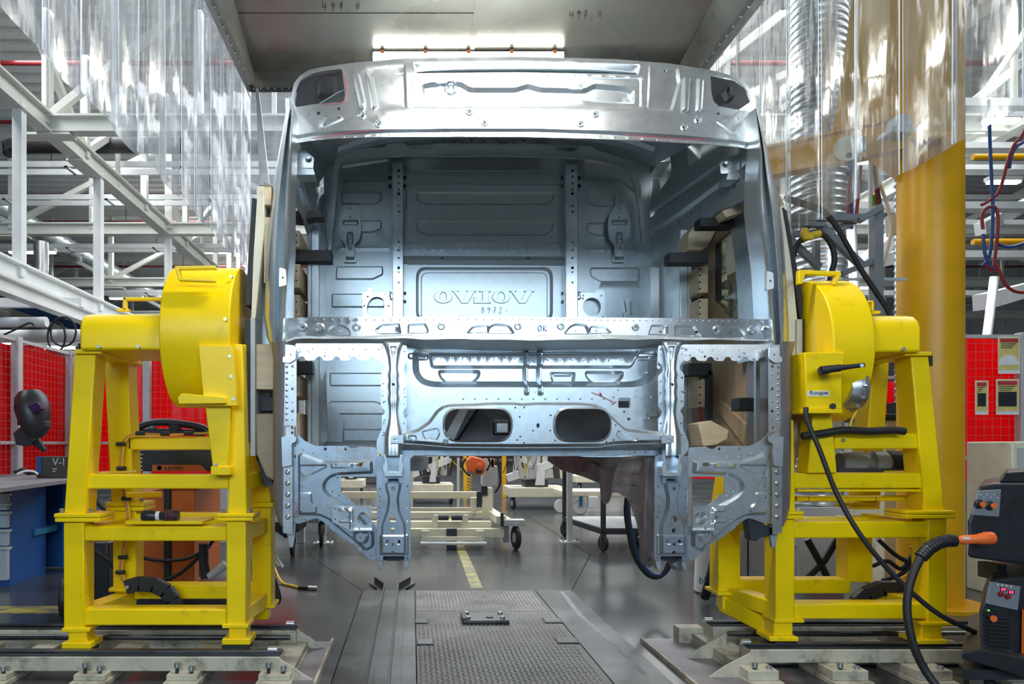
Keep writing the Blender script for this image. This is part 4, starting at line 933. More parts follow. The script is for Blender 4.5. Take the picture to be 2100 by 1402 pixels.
def star(x, y, r):
    return [(x+(r if k % 2 == 0 else r*.25)*math.cos(math.pi*k/4), y+(r if k % 2 == 0 else r*.25)*math.sin(math.pi*k/4)) for k in range(8)]
ho = [star(1180, 958, 4), star(1196, 962, 5), star(1214, 970, 5), star(1272, 985, 6), star(1300, 996, 6), circ(1243, 1026, 2, 8)]+[circ(1295+k*3, 972, 1.2, 6) for k in range(6)]+[rrect(1294, 1023, 1297, 1030, 1), rrect(1300, 1026, 1303, 1033, 1), circ(1334, 1148, 4, 10)]
e_ = [(rp([(1200, 940), (1290, 940), (1338, 936), (1338, 960), (1290, 968), (1240, 965)], 10, 3), -.05, 8), (rp([(1310, 1020), (1335, 1010), (1336, 1110), (1326, 1120), (1316, 1070)], 8, 3), .04, 8), (rp([(1255, 975), (1335, 985), (1335, 1000), (1255, 992)], 5, 3), .012, 4)]
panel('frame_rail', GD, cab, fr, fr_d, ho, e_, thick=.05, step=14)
MB().tube([P(1385, 1140, 3.3), P(1388, 1152, 3.28), P(1380, 1162, 3.27)], [.035, .04, .02], 10).build('frame_rail_end', GD, cab)
panel('frame_rail', GD, cab, rp([(826, 936), (850, 934), (880, 936), (878, 958), (868, 965), (826, 966)], 4, 2), 3.5, [], thick=.05)
panel('inner_arch', GD, cab, rp([(640, 870), (660, 780), (668, 760), (672, 905), (640, 910)], 4, 2), 4.3, [], thick=.02)
panel('lower_quarter', GI, cab, rp([(672, 820), (690, 845), (704, 852), (702, 912), (672, 912)], 3, 2), 4.85, [], thick=.01)
# ================================================================ yellow rotator stands
Yl = M['yellow']
def bolt(parent, c, ax=(0, -1, 0), r=.009, h=.012, m='steel', name='bolt'):
    c = V(c); ax = V(ax); MB().cyl(c, c+ax*h, r, 6).build(name, M[m], parent)
def handle(parent, x0, x1, ytop, yfoot, d, w=6, nm='handle'):
    mb = MB()
    mb.fb(x0, ytop, x1, ytop+w, d, .03); mb.fb(x0, ytop, x0+w, yfoot, d, .03); mb.fb(x1-w, ytop, x1, yfoot, d, .03)
    mb.build(nm, Yl, parent, bevel=.003)
def drum(parent, X0, X1, dc, zc, rd, rz, z_lo=-1.0, nm='drum_cover', rim=True):
    n = 40; prof = []
    for k in range(n):
        t = 2*math.pi*k/n
        prof.append((dc-rd*math.cos(t), zc+rz*math.sin(t)))
    MB().prism([V((X0, a, b)) for a, b in prof], (X1-X0, 0, 0)).build(nm, Yl, parent, bevel=.006, smooth=30)
# ---- left stand
ls = thing('rotator_stand', 'yellow steel rotator stand holding the left side of the cab', 'stand', (-1.2, 3.5, .12))
D0, D1 = 3.25, 3.60
def part(parent, nm, pts, d, t=.12, bev=.006): return MB().fq(pts, d, t).build(nm, Yl, parent, bevel=bev)
def rect(x0, y0, x1, y1): return [(x0, y0), (x1, y0), (x1, y1), (x0, y1)]
part(ls, 'upper_leg', [(153, 724), (196, 724), (174, 1053), (131, 1053)], D0)
part(ls, 'upper_leg', [(479, 705), (497, 705), (506, 1053), (466, 1053)], D0)
part(ls, 'upper_leg', [(213, 738), (262, 738), (274, 1030), (228, 1030)], D1)
part(ls, 'upper_leg', [(512, 760), (540, 760), (556, 1030), (516, 1030)], D1)
part(ls, 'lower_leg', rect(130, 1071, 172, 1292), D0, .11)
part(ls, 'lower_leg', rect(464, 1068, 504, 1284), D0, .11)
part(ls, 'lower_leg', rect(231, 1046, 279, 1206), D1, .11)
part(ls, 'lower_leg', rect(516, 1040, 556, 1240), D1, .11)
for nm, r, d, t in (('joint_plate', (110, 1053, 206, 1061), D0-.02, .16), ('joint_plate', (112, 1062, 205, 1070), D0-.02, .16), ('joint_plate', (444, 1053, 520, 1060), D0-.02, .16), ('joint_plate', (444, 1061, 518, 1068), D0-.02, .16),
                    ('joint_plate', (215, 1030, 295, 1038), D1-.02, .16), ('joint_plate', (217, 1039, 295, 1047), D1-.02, .16), ('joint_plate', (500, 1030, 560, 1040), D1-.02, .16)):
    part(ls, nm, rect(*r), d, t, .003)
part(ls, 'cross_beam', rect(176, 973, 469, 1002), D0+.015, .1)
part(ls, 'cross_beam', rect(173, 1079, 464, 1109), D0+.01, .1)
part(ls, 'cross_beam', rect(173, 1249, 464, 1282), D0+.01, .1)
part(ls, 'cross_beam', rect(262, 895, 520, 922), D1, .1)
part(ls, 'cross_beam', rect(275, 1199, 520, 1228), D1, .1)
part(ls, 'cross_beam', rect(275, 1053, 520, 1078), D1, .1)
def sbeam(parent, a, b, w=.09, h=.075): MB().bar(a, b, w, h).build('side_beam', Yl, parent, bevel=.006)
for y, zz in ((1094, 0), (1265, 0), (987, 0)):
    z = H-(y-CY)/F*D0
    sbeam(ls, (-1.545, D0+.05, z), (-1.47, D1+.05, z)); sbeam(ls, (-.815, D0+.05, z), (-.78, D1+.05, z))
for x0, x1, y0, d in ((140, 182, 1292, D0), (469, 509, 1284, D0)):
    part(ls, 'foot_post', rect(x0, y0, x1-4, y0+30), d+.01, .09, .004)
    part(ls, 'foot_flange', rect(x0-14, y0-4, x1, y0+4), d-.01, .12, .003)
    part(ls, 'foot_plate', rect(x0-14, y0+26, x1+4, y0+38), d-.02, .13, .003)
    MB().fb(x0-14, y0+39, x1-2, y0+51, d-.01, .12).build('slide_block', M['dark'], ls, bevel=.003)
for x0, x1, y0 in ((232, 279, 1206), (516, 556, 1240)):
    part(ls, 'foot_plate', rect(x0-10, y0, x1+6, y0+7), D1-.02, .14, .003)
    part(ls, 'foot_post', rect(x0+4, y0+6, x1-6, y0+30), D1+.01, .08, .003)
for x, y, d in ((122, 1053, D0), (182, 1053, D0), (456, 1053, D0), (511, 1053, D0), (224, 1030, D1), (287, 1030, D1)):
    c = P(x, y, d-.0); bolt(ls, c+V((0, .02, 0)), (0, 0, 1), .011, .022)
part(ls, 'top_plate', [(152, 716), (208, 716), (208, 725), (152, 725)], D0-.02, .5, .003)
# arm cover
def armcover(parent, x0, x1, yt, yb, d, sg):
    X0, X1 = P(x0, 0, d).x, P(x1, 0, d).x
    zb, zt = P(0, yb, d).z, P(0, yt, d).z; h = zt-zb
    prf = [(d, zb), (d, zb+h*.62), (d+.012, zb+h*.78), (d+.04, zb+h*.92), (d+.09, zt), (d+.36, zt), (d+.41, zb+h*.9), (d+.44, zb+h*.7), (d+.44, zb)]
    MB().prism([V((X0, a, b)) for a, b in prf], (X1-X0, 0, 0)).build('arm_cover', Yl, parent, bevel=.012, seg=3, smooth=40)
armcover(ls, 163, 356, 637, 717, 3.2, -1)
for x in (205, 285): bolt(ls, P(x, 711, 3.2), (0, -1, 0), .009, .014)
handle(ls, 252, 335, 609, 636, 3.32)
MB().fq([(240, 632), (262, 632), (262, 637), (240, 637)], 3.32, .03).build('handle_foot', Yl, ls)
MB().fq([(330, 632), (350, 632), (350, 637), (330, 637)], 3.32, .03).build('handle_foot', Yl, ls)
drum(ls, P(366, 0, 3.45).x, P(500, 0, 3.45).x, 3.45, P(0, 694, 3.45).z, .27, .34)
MB().fq([(357, 545), (441, 544), (443, 551), (367, 552), (370, 570), (441, 572), (441, 578), (366, 575)], 3.165, .03).build('drum_handle', Yl, ls, bevel=.003)
part(ls, 'side_plate', [(407, 708), (476, 708), (486, 832), (419, 832)], 3.165, .05, .002)
part(ls, 'tray', [(364, 814), (372, 806), (462, 814), (462, 827), (366, 828)], 3.14, .14, .003)
part(ls, 'center_post', [(420, 828), (474, 828), (468, 960), (436, 960)], 3.2, .1, .005)
part(ls, 'post_plate', rect(432, 956, 472, 974), 3.19, .12, .003)
for x, y in ((475, 568), (467, 606), (463, 655), (472, 731), (475, 772), (480, 818)):
    bolt(ls, P(x, y, 3.175 if y > 640 else 3.25), (0, -1, 0), .008, .012)
bolt(ls, P(444, 952, 3.2), (0, -1, 0), .008, .01)
part(ls, 'flange_arm', [(484, 706), (503, 706), (503, 720), (484, 720)], 3.3, .2, .003)
part(ls, 'shelf_plate', rect(256, 1068, 415, 1075), 3.24, .2, .003)
MB().cyl(P(260, 1014, 3.45), P(331, 1013, 3.45), S(6, 3.45), 14).build('roller', Yl, ls)
# items on / around the left stand
fl = thing('flashlight', 'black cylindrical torch lying on the left stand shelf', 'flashlight', P(330, 1067, 3.3))
MB().lathe([(.0, 0), (.022, .002), (.026, .01), (.026, .05), (.02, .065), (.02, .1), (.027, .112), (.027, .17), (.0, .172)], P(291, 1057, 3.26), (1, -.02, 0), 16).build('body', M['blackp'], fl)
MB().lathe([(.0205, .068), (.0215, .07), (.0215, .084), (.0205, .086)], P(291, 1057, 3.26), (1, -.02, 0), 16).build('ring', M['paper'], fl)
for k in range(3): MB().lathe([(.027, .12+k*.014), (.0282, .121+k*.014), (.0282, .124+k*.014), (.027, .125+k*.014)], P(291, 1057, 3.26), (1, -.02, 0), 16).build('red_ring', M['redcable'], fl)
cc = thing('cable_chain', 'black cable drag chain arching inside the left stand', 'cable chain', P(310, 1250, 3.5))
R = [[P(260, 1203, 3.5), P(285, 1196, 3.5), P(315, 1198, 3.5), P(340, 1210, 3.5), P(355, 1228, 3.5), P(360, 1245, 3.5)]]
ctr = R[0]
for i in range(len(ctr)-1):
    a, b = ctr[i], ctr[i+1]
    MB().bar(a, b+(b-a)*.12, .07, .045, up=(0, -1, 0)).build('link', M['black'], cc, bevel=.004)
bolt(cc, P(262, 1203, 3.46), (0, -1, 0), .01, .01)
oc = thing('cable_bundle', 'orange cables tied to the rear leg of the left stand', 'cable', P(250, 1200, 3.55))
for k in range(3):
    MB().tube([P(430, 889-k, 3.56), P(340, 890+k, 3.56), P(285, 889+2*k, 3.56), P(258+2*k, 898, 3.56), P(249+2*k, 925, 3.56), P(247+2*k, 975, 3.56), P(255+3*k, 1020, 3.56), P(262+2*k, 1068, 3.56), P(252+2*k, 1130, 3.56), P(245+3*k, 1170, 3.56), P(256+3*k, 1200, 3.56)], .005, 6).build('cable', M['obr' if k < 2 else 'ybr'], oc)
for x, y in ((287, 888), (338, 889), (386, 888), (247, 910), (248, 960), (258, 1022), (251, 1142), (246, 1173)):
    c = P(x, y, 3.555); MB().tube([c+V((-.02, 0, 0)), c+V((.025, 0, 0))], .011, 8).build('cable_tie', M['black'], oc)
# ---- right stand
rs = thing('rotator_stand', 'yellow steel rotator stand holding the right side of the cab', 'stand', (2.1, 3.5, .12))
part(rs, 'upper_leg', [(1868, 729), (1905, 729), (1938, 1048), (1898, 1048)], D0)
part(rs, 'upper_leg', [(1612, 860), (1628, 860), (1632, 1048), (1600, 1048)], D0)
part(rs, 'upper_leg', [(1790, 744), (1824, 744), (1806, 1030), (1768, 1030)], D1)
part(rs, 'upper_leg', [(1494, 930), (1520, 930), (1520, 1060), (1474, 1060)], D1)
part(rs, 'lower_leg', rect(1591, 1064, 1630, 1272), D0, .11)
part(rs, 'lower_leg', rect(1903, 1063, 1942, 1278), D0, .11)
part(rs, 'lower_leg', rect(1473, 1060, 1519, 1214), D1, .11)
part(rs, 'lower_leg', rect(1740, 1060, 1790, 1194), D1, .11)
for r, d in (((1596, 1048, 1649, 1055), D0-.02), ((1597, 1056, 1648, 1064), D0-.02), ((1860, 1047, 1960, 1054), D0-.02), ((1860, 1055, 1960, 1063), D0-.02), ((1750, 1030, 1805, 1036), D1-.02), ((1750, 1037, 1805, 1044), D1-.02)):
    part(rs, 'joint_plate', rect(*r), d, .16, .003)
part(rs, 'cross_beam', rect(1712, 888, 1886, 920), D0+.015, .1)
part(rs, 'cross_beam', rect(1626, 970, 1898, 1001), D0+.012, .1)
part(rs, 'cross_beam', rect(1628, 1069, 1905, 1103), D0+.01, .1)
part(rs, 'cross_beam', rect(1628, 1238, 1905, 1269), D0+.01, .1)
part(rs, 'cross_beam', rect(1518, 1188, 1745, 1217), D1, .1)
part(rs, 'cross_beam', rect(1518, 1062, 1745, 1080), D1, .1)
part(rs, 'beam_lip', rect(1636, 1003, 1896, 1008), D0+.02, .06, .002)
MB().cyl(P(1632, 1022, 3.4), P(1866, 1021, 3.4), S(6, 3.4), 14).build('roller', Yl, rs)
for x in (1655, 1793): MB().cyl(P(x, 1022, 3.4), P(x+1, 1022, 3.4), S(6.4, 3.4), 14).build('roller_joint', M['dark'], rs)
for y in (1086, 1253, 985):
    z = H-(y-CY)/F*D0
    sbeam(rs, (1.73, D0+.05, z), (1.65, D1+.05, z)); sbeam(rs, (2.43, D0+.05, z), (2.37, D1+.05, z))
MB().bar(P(1484, 1236, 3.65), P(1600, 1292, 3.3), .06, .08).build('low_side_beam', Yl, rs, bevel=.005)
for x0, x1, y0, d in ((1587, 1626, 1276, D0), (1890, 1932, 1282, D0)):
    part(rs, 'foot_flange', rect(x0+2, y0-6, x1+24, y0+1), d-.01, .12, .003)
    part(rs, 'foot_post', rect(x0, y0, x1, y0+30), d+.01, .09, .004)
    part(rs, 'foot_plate', rect(x0-8, y0+30, x1+12, y0+39), d-.02, .13, .003)
    MB().fb(x0+4, y0+40, x1+10, y0+52, d-.01, .12).build('slide_block', M['dark'], rs, bevel=.003)
part(rs, 'foot_plate', rect(1472, 1214, 1538, 1221), D1-.03, .16, .003)
part(rs, 'foot_post', rect(1482, 1221, 1512, 1250), D1, .08, .003)
part(rs, 'top_plate', rect(1856, 721, 1911, 729), D0-.02, .5, .003)
MB().fq(rect(1907, 728, 1913, 750), D0, .02).build('hook', M['dark'], rs)
armcover(rs, 1735, 1890, 640, 722, 3.2, 1)
for x in (1776, 1850): bolt(rs, P(x, 716, 3.2), (0, -1, 0), .009, .014)
handle(rs, 1735, 1793, 616, 641, 3.3, 4)
MB().fb(1789, 637, 1806, 642, 3.3, .03).build('handle_foot', Yl, rs)
drum(rs, P(1642, 0, 3.45).x, P(1722, 0, 3.45).x, 3.45, P(0, 722, 3.45).z, .27, .345)
part(rs, 'gear_box', [(1650, 722), (1733, 722), (1727, 780), (1727, 838), (1655, 838)], 3.165, .25, .004)
part(rs, 'gear_box_lip', rect(1652, 838, 1728, 847), 3.155, .25, .002)
MB().fq([(1639, 553), (1724, 556), (1726, 563), (1716, 584), (1708, 582), (1716, 564), (1652, 562), (1646, 582), (1638, 582)], 3.3, .03).build('drum_handle', Yl, rs, bevel=.003)
part(rs, 'center_post', [(1668, 846), (1706, 846), (1717, 970), (1657, 970)], 3.24, .1, .005)
bolt(rs, P(1706, 833, 3.165), (0, -1, 0), .014, .012, 'dark'); bolt(rs, P(1728, 902, D0+.015), (0, -1, 0), .009, .01)
fd = thing('gearbox_flange', 'round grey bolted flange beside the right gear box', 'flange', P(1745, 795, 3.35))
c0 = P(1722, 795, 3.3); ax = V((1, .1, 0)).normalized()
MB().lathe([(.0, 0), (.085, .0), (.1, .03), (.102, .05), (.113, .052), (.113, .064), (.095, .066), (.05, .075), (.03, .078), (.03, .1), (0, .1)], c0, ax, 28).build('body', M['steel'], fd)
for k in range(12):
    t = 2*math.pi*k/12; c = c0+ax*.045+V((0, math.cos(t)*.106, math.sin(t)*.106)); MB().cyl(c, c+ax*.03, .006, 6).build('bolt', M['edge'], fd)
hd_ = thing('crank_handle', 'black grip handle sticking out of the right gear box', 'handle', P(1690, 760, 3.1))
MB().cyl(P(1686, 760, 3.17), P(1686, 759, 3.08), .018, 14).build('hub', M['blackp'], hd_)
MB().tube([P(1684, 760, 3.08), P(1706, 756, 3.07), P(1724, 754, 3.06)], [.021, .017, .016], 12).build('grip', M['black'], hd_)
MB().tube([P(1722, 754, 3.06), P(1740, 752, 3.055), P(1772, 748, 3.05)], [.014, .011, .01], 12).build('rod', M['blackp'], hd_)
MB().cyl(P(1767, 749, 3.04), P(1768, 749, 3.03), .008, 10).build('cap', M['edge'], hd_)
lb = thing('name_label', 'white paper label with Cyrillic lettering on the right gear box', 'label', P(1677, 812, 3.16))
MB().fb(1655, 801, 1701, 812, 3.163, .0015).build('paper', M['paper'], lb)
def ell(cx, cy, rx, ry, n=16): return [(cx+rx*math.cos(6.2832*k/n), cy+ry*math.sin(6.2832*k/n)) for k in range(n+1)]
CYR = [(.0, [ell(.36, .5, .34, .3), [(.36, -.05), (.36, 1.02)]]), (.86, [ell(.26, .33, .24, .33)]), (1.5, [[(.05, 0), (.05, .68)], [(.45, 0), (.45, .68)], [(.05, .36), (.45, .36)]]),
       (2.12, [[(.05, .58), (.2, .68), (.38, .6), (.42, .45), (.42, 0)], ell(.23, .2, .19, .19)]), (2.72, [[(.05, -.28), (.05, .68)], ell(.27, .34, .22, .33)]),
       (3.34, [[(.05, .68), (.05, 0)], [(.05, .04), (.45, .64)], [(.45, .68), (.45, 0)]]), (3.96, [[(.05, .68), (.05, 0)], [(.42, .68), (.08, .34)], [(.1, .36), (.45, 0)]])]
mb = MB(); o0 = P(1660, 809, 3.1622); q_ = .0195
for x0, sts in CYR:
    for st in sts:
        for (xa, za), (xb, zb_) in zip(st, st[1:]):
            mb.bar(o0+V(((x0+xa)*q_, 0, za*q_)), o0+V(((x0+xb)*q_, 0, zb_*q_)), .0008, .0023, up=(0, 0, 1) if abs(xa-xb) > 1e-4 else (1, 0, 0))
mb.build('lettering', M['black'], lb, smooth=0)
# ================================================================ base rails under the stands
def rails(nm_label, x0, x1, ys, dfront, feet, left):
    o = thing('base_rail_frame', nm_label, 'base rails', P((x0+x1)/2, 1390, 3.3))
    yb0, yb1 = ys
    MB().fb(x0, yb0, x1, yb1, dfront, .12).build('front_beam', M['creamd'], o, bevel=.003)
    z = P(0, yb0, dfront).z
    Xa, Xb = P(x0, 0, dfront).x, P(x1, 0, dfront).x
    MB().box(Xa, Xb, 3.6, 3.74, 0, z).build('rear_beam', M['creamd'], o, bevel=.003)
    for dd_, nm in ((dfront+.055, 'linear_rail'), (3.66, 'linear_rail')):
        MB().box(Xa, Xb, dd_-.02, dd_+.02, z, z+.018).build(nm, M['plate'], o, bevel=.002)
        MB().box(Xa, Xb, dd_-.045, dd_+.045, z, z+.006).build('rail_bed', M['dark'], o)
    MB().cyl((Xa, 3.43, z+.012), (Xb, 3.43, z+.012), .014, 10).build('lead_screw', M['plate'], o)
    MB().box(Xa, Xb, 3.36, 3.5, .002, .012).build('dark_floor_tray', M['plate'], o)  # dark tray added to darken the ground under the stand
    for f0, f1 in feet:
        c = (f0+f1)/2
        Xf0, Xf1 = P(f0, 0, 3.1).x, P(f1, 0, 3.1).x
        MB().box(Xf0, Xf1, 3.06, 3.74, .0, .022).build('foot_plate', M['creamd'], o, bevel=.002)
        MB().box(Xf0+.005, Xf1-.01, 3.09, 3.72, .023, z-.061 if z-.061 > .03 else .045).build('cross_foot', M['creamd'], o, bevel=.002)
        for fx, hh_ in ((.3, .06), (.72, .03)):
            b_ = V((lerp(Xf0, Xf1, fx), 3.115, .045)); MB().cyl(b_, b_+V((0, 0, hh_*.5)), .008, 8).build('bolt', M['dark'], o)
            MB().cyl(b_+V((0, 0, hh_*.5)), b_+V((0, 0, hh_*.5+.02)), .013, 10).build('bolt_head', M['steel'], o)
    return o, z, Xa, Xb
o, z, Xa, Xb = rails('cream rail frame bolted to the floor under the left stand', -260, 573, (1347, 1376), 3.15, ((-190, -120), (-40, 20), (150, 222), (340, 410), (528, 600)), True)
MB().box(Xb+.0, Xb+.17, 3.05, 3.75, .004, .012).build('end_plate', M['purple'], o)
for d in (3.13, 3.62):
    MB().prism([V((Xb, d, .012)), V((Xb+.15, d, .012)), V((Xb+.12, d, .03)), V((Xb, d, z))], (0, .012, 0)).build('gusset', M['creamd'], o)
MB().box(Xb+.165, Xb+.178, 3.05, 3.75, .0, .03).build('end_strip', M['creamd'], o)
for d in (3.2, 3.66): MB().cyl((Xb-.06, d, z+.022), (Xb-.02, d, z+.022), .012, 10).build('stop_bolt', M['edge'], o)
o, z, Xa, Xb = rails('cream rail frame bolted to the floor under the right stand', 1540, 2300, (1332, 1359), 3.2, ((1530, 1600), (1703, 1783), (1877, 1955), (2060, 2130)), False)
MB().box(Xa-.3, Xa, 3.05, 3.8, .004, .012).build('end_plate', M['purple'], o)
for d in (3.17, 3.45):
    MB().prism([V((Xa, d, .012)), V((Xa-.2, d, .012)), V((Xa-.13, d, .06)), V((Xa, d, z))], (0, .012, 0)).build('gusset', M['creamd'], o)
MB().box(Xa-.31, Xa-.297, 3.05, 3.8, .0, .02).build('end_strip', M['creamd'], o)
MB().box(Xa-.13, Xa, 3.72, 3.8, .012, .09).build('end_block', M['creamd'], o)
for d in (3.25, 3.66): MB().cyl((Xa+.02, d, z+.022), (Xa-.02, d, z+.022), .012, 10).build('stop_bolt', M['edge'], o)
# ================================================================ clamping frames between stands and cab
lf = thing('clamping_frame', 'plate frame with pale wooden blocks on the left side of the cab', 'clamping frame', (-.78, 3.8, .85))
Wd = M['wood']
fwd = [(524, 400), (531, 372), (545, 372), (545, 470), (536, 640), (524, 652)]
MB().fq([(527, 382), (541, 382), (541, 470), (524, 652), (515, 652), (521, 470)], 3.34, .9).build('upper_plate', M['cream'], lf, bevel=.002)
MB().fq(rect(513, 651, 523, 935), 3.34, .9).build('lower_plate', M['lgrey'], lf, bevel=.002)
MB().fq([(517, 405), (527, 408), (514, 625), (503, 625)], 3.34, .3).build('edge_strip', M['black'], lf)
MB().fq(rect(502, 655, 512, 906), 3.33, .3).build('edge_strip', M['black'], lf)
MB().fq(rect(528, 590, 556, 705), 3.5, .4).build('backing_plate', M['steel'], lf)
MB().fq([(540, 372), (556, 380), (552, 440), (546, 490), (540, 480)], 3.5, .3).build('backing_plate', M['ply'], lf)
for r in ((541, 445, 558, 580), (525, 705, 561, 798), (541, 383, 556, 420)):
    MB().fb(*r, 3.36, .25).build('block', Wd, lf, bevel=.003)
MB().fq([(524, 848), (561, 848), (561, 985), (545, 975), (526, 930)], 3.36, .2).build('block', M['ply'], lf, bevel=.004)
MB().fb(524, 815, 560, 842, 3.42, .1).build('strap', M['black'], lf)
MB().fq([(524, 935), (545, 935), (558, 990), (545, 1000)], 3.45, .3).build('lower_bracket', M['dark'], lf)
for y0, y1 in ((472, 507), (541, 590), (604, 655), (767, 812), (846, 905)):
    a = P(613, y1, 4.1); b = P(613, y0, 4.1)
    MB().box(-.74, -.655, 4.1, 4.5, a.z, b.z).build('block', Wd, lf, bevel=.004)
    for yy in (.3, .7): bolt(lf, V((-.675, 4.1, lerp(a.z, b.z, yy))), (0, -1, 0), .005, .004, 'black', 'bolt_hole')
MB().box(-.76, -.74, 3.7, 4.6, .95, 2.35).build('inner_plate', M['ply'], lf)
for (y0, y1, x1, d) in ((512, 536, 680, 4.15), (740, 766, 640, 4.05)):
    a, b = P(597, y1, d), P(x1, y0, d); MB().box(a.x, b.x, d, d+.09, a.z, b.z).build('clamp_arm', M['black'], lf, bevel=.004)
MB().fq([(597, 432), (640, 430), (664, 445), (640, 446), (620, 452), (597, 450)], 4.0, .1).build('clamp_arm', M['black'], lf, bevel=.003)
rf = thing('clamping_frame', 'plywood frame with pale wooden blocks on the right side of the cab', 'clamping frame', (1.83, 3.8, .85))
def mpr(u, v, h):
    p = PX(u, v, 1.80); p.x -= h; return p
pw = rp([(1408, 420), (1560, 330), (1600, 420), (1600, 1010), (1408, 930)], 4, 2)
wn = rp([(1468, 500), (1490, 480), (1545, 452), (1560, 620), (1560, 628), (1497, 652), (1468, 618)], 3, 2)
panel('plywood_panel', M['ply'], rf, pw, 0, [wn], [], mp=mpr, thick=.02)
panel('pane', vinyl('smoked_pane', (.55, .55, .45), .06, .05), rf, inset(wn, -3), 0, [], [], mp=lambda u, v, h: PX(u, v, 1.803)+V((-h, 0, 0)), thick=.003)
panel('diagonal_brace', M['ply'], rf, [(1462, 830), (1475, 820), (1560, 900), (1560, 940), (1545, 940)], 0, [], [], mp=lambda u, v, h: PX(u, v, 1.785)+V((-h, 0, 0)), thick=.02)
MB().prism([PX(1467, 500, 1.79), PX(1476, 496, 1.79), PX(1476, 618, 1.79), PX(1467, 615, 1.79)], (.012, 0, 0)).build('pane_strip', M['black'], rf)
MB().fq([(1536, 458), (1548, 452), (1570, 575), (1556, 582)], 3.55, .04).build('batten', M['ply'], rf, bevel=.002)
for y0, y1 in ((546, 600), (612, 665), (772, 835)):
    a, b = P(0, y1, 4.16), P(0, y0, 4.16)
    MB().box(1.70, 1.755, 4.16, 4.33, a.z, b.z).build('block', Wd, rf, bevel=.004)
    for t in (.15, .4, .65, .9): bolt(rf, V((1.704, 4.16, lerp(a.z, b.z, t))), (0, -1, 0), .006, .003, 'black', 'bolt_hole')
MB().fq([(1412, 480), (1425, 462), (1460, 456), (1470, 470), (1452, 505), (1440, 512), (1412, 512)], 4.16, .17).build('block', Wd, rf, bevel=.004)
MB().fq([(1482, 432), (1520, 418), (1552, 410), (1552, 425), (1490, 446)], 3.75, .1).build('block', Wd, rf, bevel=.004)
MB().fq([(1432, 868), (1458, 862), (1495, 882), (1492, 900), (1470, 912), (1442, 915)], 3.9, .16).build('block', Wd, rf, bevel=.004)
for r, d in (((1373, 517, 1453, 539), 4.0), ((1436, 446, 1510, 464), 3.85), ((1412, 744, 1460, 770), 4.1), ((1515, 815, 1570, 842), 3.6)):
    a, b = P(r[0], r[3], d), P(r[2], r[1], d); MB().box(a.x, b.x, d, d+.09, a.z, b.z).build('clamp_arm', M['black'], rf, bevel=.004)
MB().fq(rect(1434, 834, 1440, 905), 4.1, .01).build('red_strap', M['redcable'], rf)
MB().fq(rect(1453, 760, 1462, 860), 4.1, .05).build('actuator', M['black'], rf)
MB().fq([(1600, 424), (1607, 420), (1622, 520), (1640, 700), (1634, 722), (1626, 735), (1612, 735), (1612, 700), (1606, 540)], 3.42, .6).build('upper_plate', M['cream'], rf, bevel=.002)
MB().fq([(1606, 425), (1613, 432), (1646, 610), (1645, 655), (1640, 650), (1622, 520)], 3.41, .3).build('edge_strip', M['black'], rf)
MB().fq(rect(1635, 654, 1646, 925), 3.4, .6).build('lower_plate', M['steel'], rf, bevel=.002)
MB().fq(rect(1646, 654, 1650, 910), 3.4, .3).build('edge_strip', M['black'], rf)
MB().fb(1616, 708, 1629, 802, 3.37, .25).build('block', Wd, rf, bevel=.003)
MB().fq([(1614, 848), (1635, 848), (1640, 925), (1636, 940), (1616, 955)], 3.37, .2).build('block', M['ply'], rf, bevel=.003)
MB().fb(1614, 812, 1636, 842, 3.42, .1).build('strap', M['black'], rf)
MB().fq([(1600, 735), (1624, 735), (1624, 705), (1630, 705), (1630, 960), (1606, 1000)], 3.6, .3).build('backing_plate', M['dark'], rf)
# ================================================================ hall roof structure
BM = M['beam']
def truss(label, a, b, zb, zt, n, wb=.2, hb=.28, group='white steel roof trusses'):
    a = V((a[0], a[1], 0)); b = V((b[0], b[1], 0))
    o = thing('roof_truss', label, 'roof truss', ((a.x+b.x)/2, (a.y+b.y)/2, zb), group)
    B = lambda t, z: a.lerp(b, t)+V((0, 0, z))
    mb = MB(); mb.ibeam(B(0, zb), B(1, zb), wb, hb, .03); mb.build('bottom_chord', BM, o)
    MB().bar(B(0, zt), B(1, zt), wb*.9, hb*.7).build('top_chord', BM, o)
    for k in range(n+1):
        t = k/n
        MB().bar(B(t, zb), B(t, zt), .11, .11).build('vertical', BM, o)
        if k < n:
            if k % 2 == 0: MB().bar(B(t, zb+.1), B(t+1/n, zt-.1), .1, .1).build('diagonal', BM, o)
            else: MB().bar(B(t, zt-.1), B(t+1/n, zb+.1), .1, .1).build('diagonal', BM, o)
            MB().bar(B(t+.5/n, zb), B(t+.5/n, zt), .06, .06).build('hanger', BM, o)
        if k % 2 == 0:
            c = B(t, zb); d_ = (b-a).normalized()
            MB().bar(c-d_*.35-V((0, 0, .16)), c+d_*.35-V((0, 0, .16)), wb*1.25, .03).build('gusset_plate', BM, o)
    return o
truss('long white roof truss receding along the left side', (-5, 6.0), (-5, 44), 5.45, 7.35, 16)
truss('long white roof truss receding along the far left side', (-13.5, 9), (-13.5, 44), 5.45, 7.35, 14)
truss('long white roof truss receding along the right side', (8.2, 6.0), (8.2, 44), 5.45, 7.35, 16)
for d, x0, lb in ((9.64, -5, 'nearest cross truss under the roof'), (14.3, -21, 'second cross truss under the roof'), (19.0, -21, 'third cross truss under the roof'), (23.7, -21, 'fourth cross truss under the roof'), (28.5, -21, 'fifth cross truss under the roof'), (34, -21, 'sixth and farthest cross truss under the roof')):
    truss(lb, (x0, d), (24, d), 5.45, 7.3, 14, .18, .24)
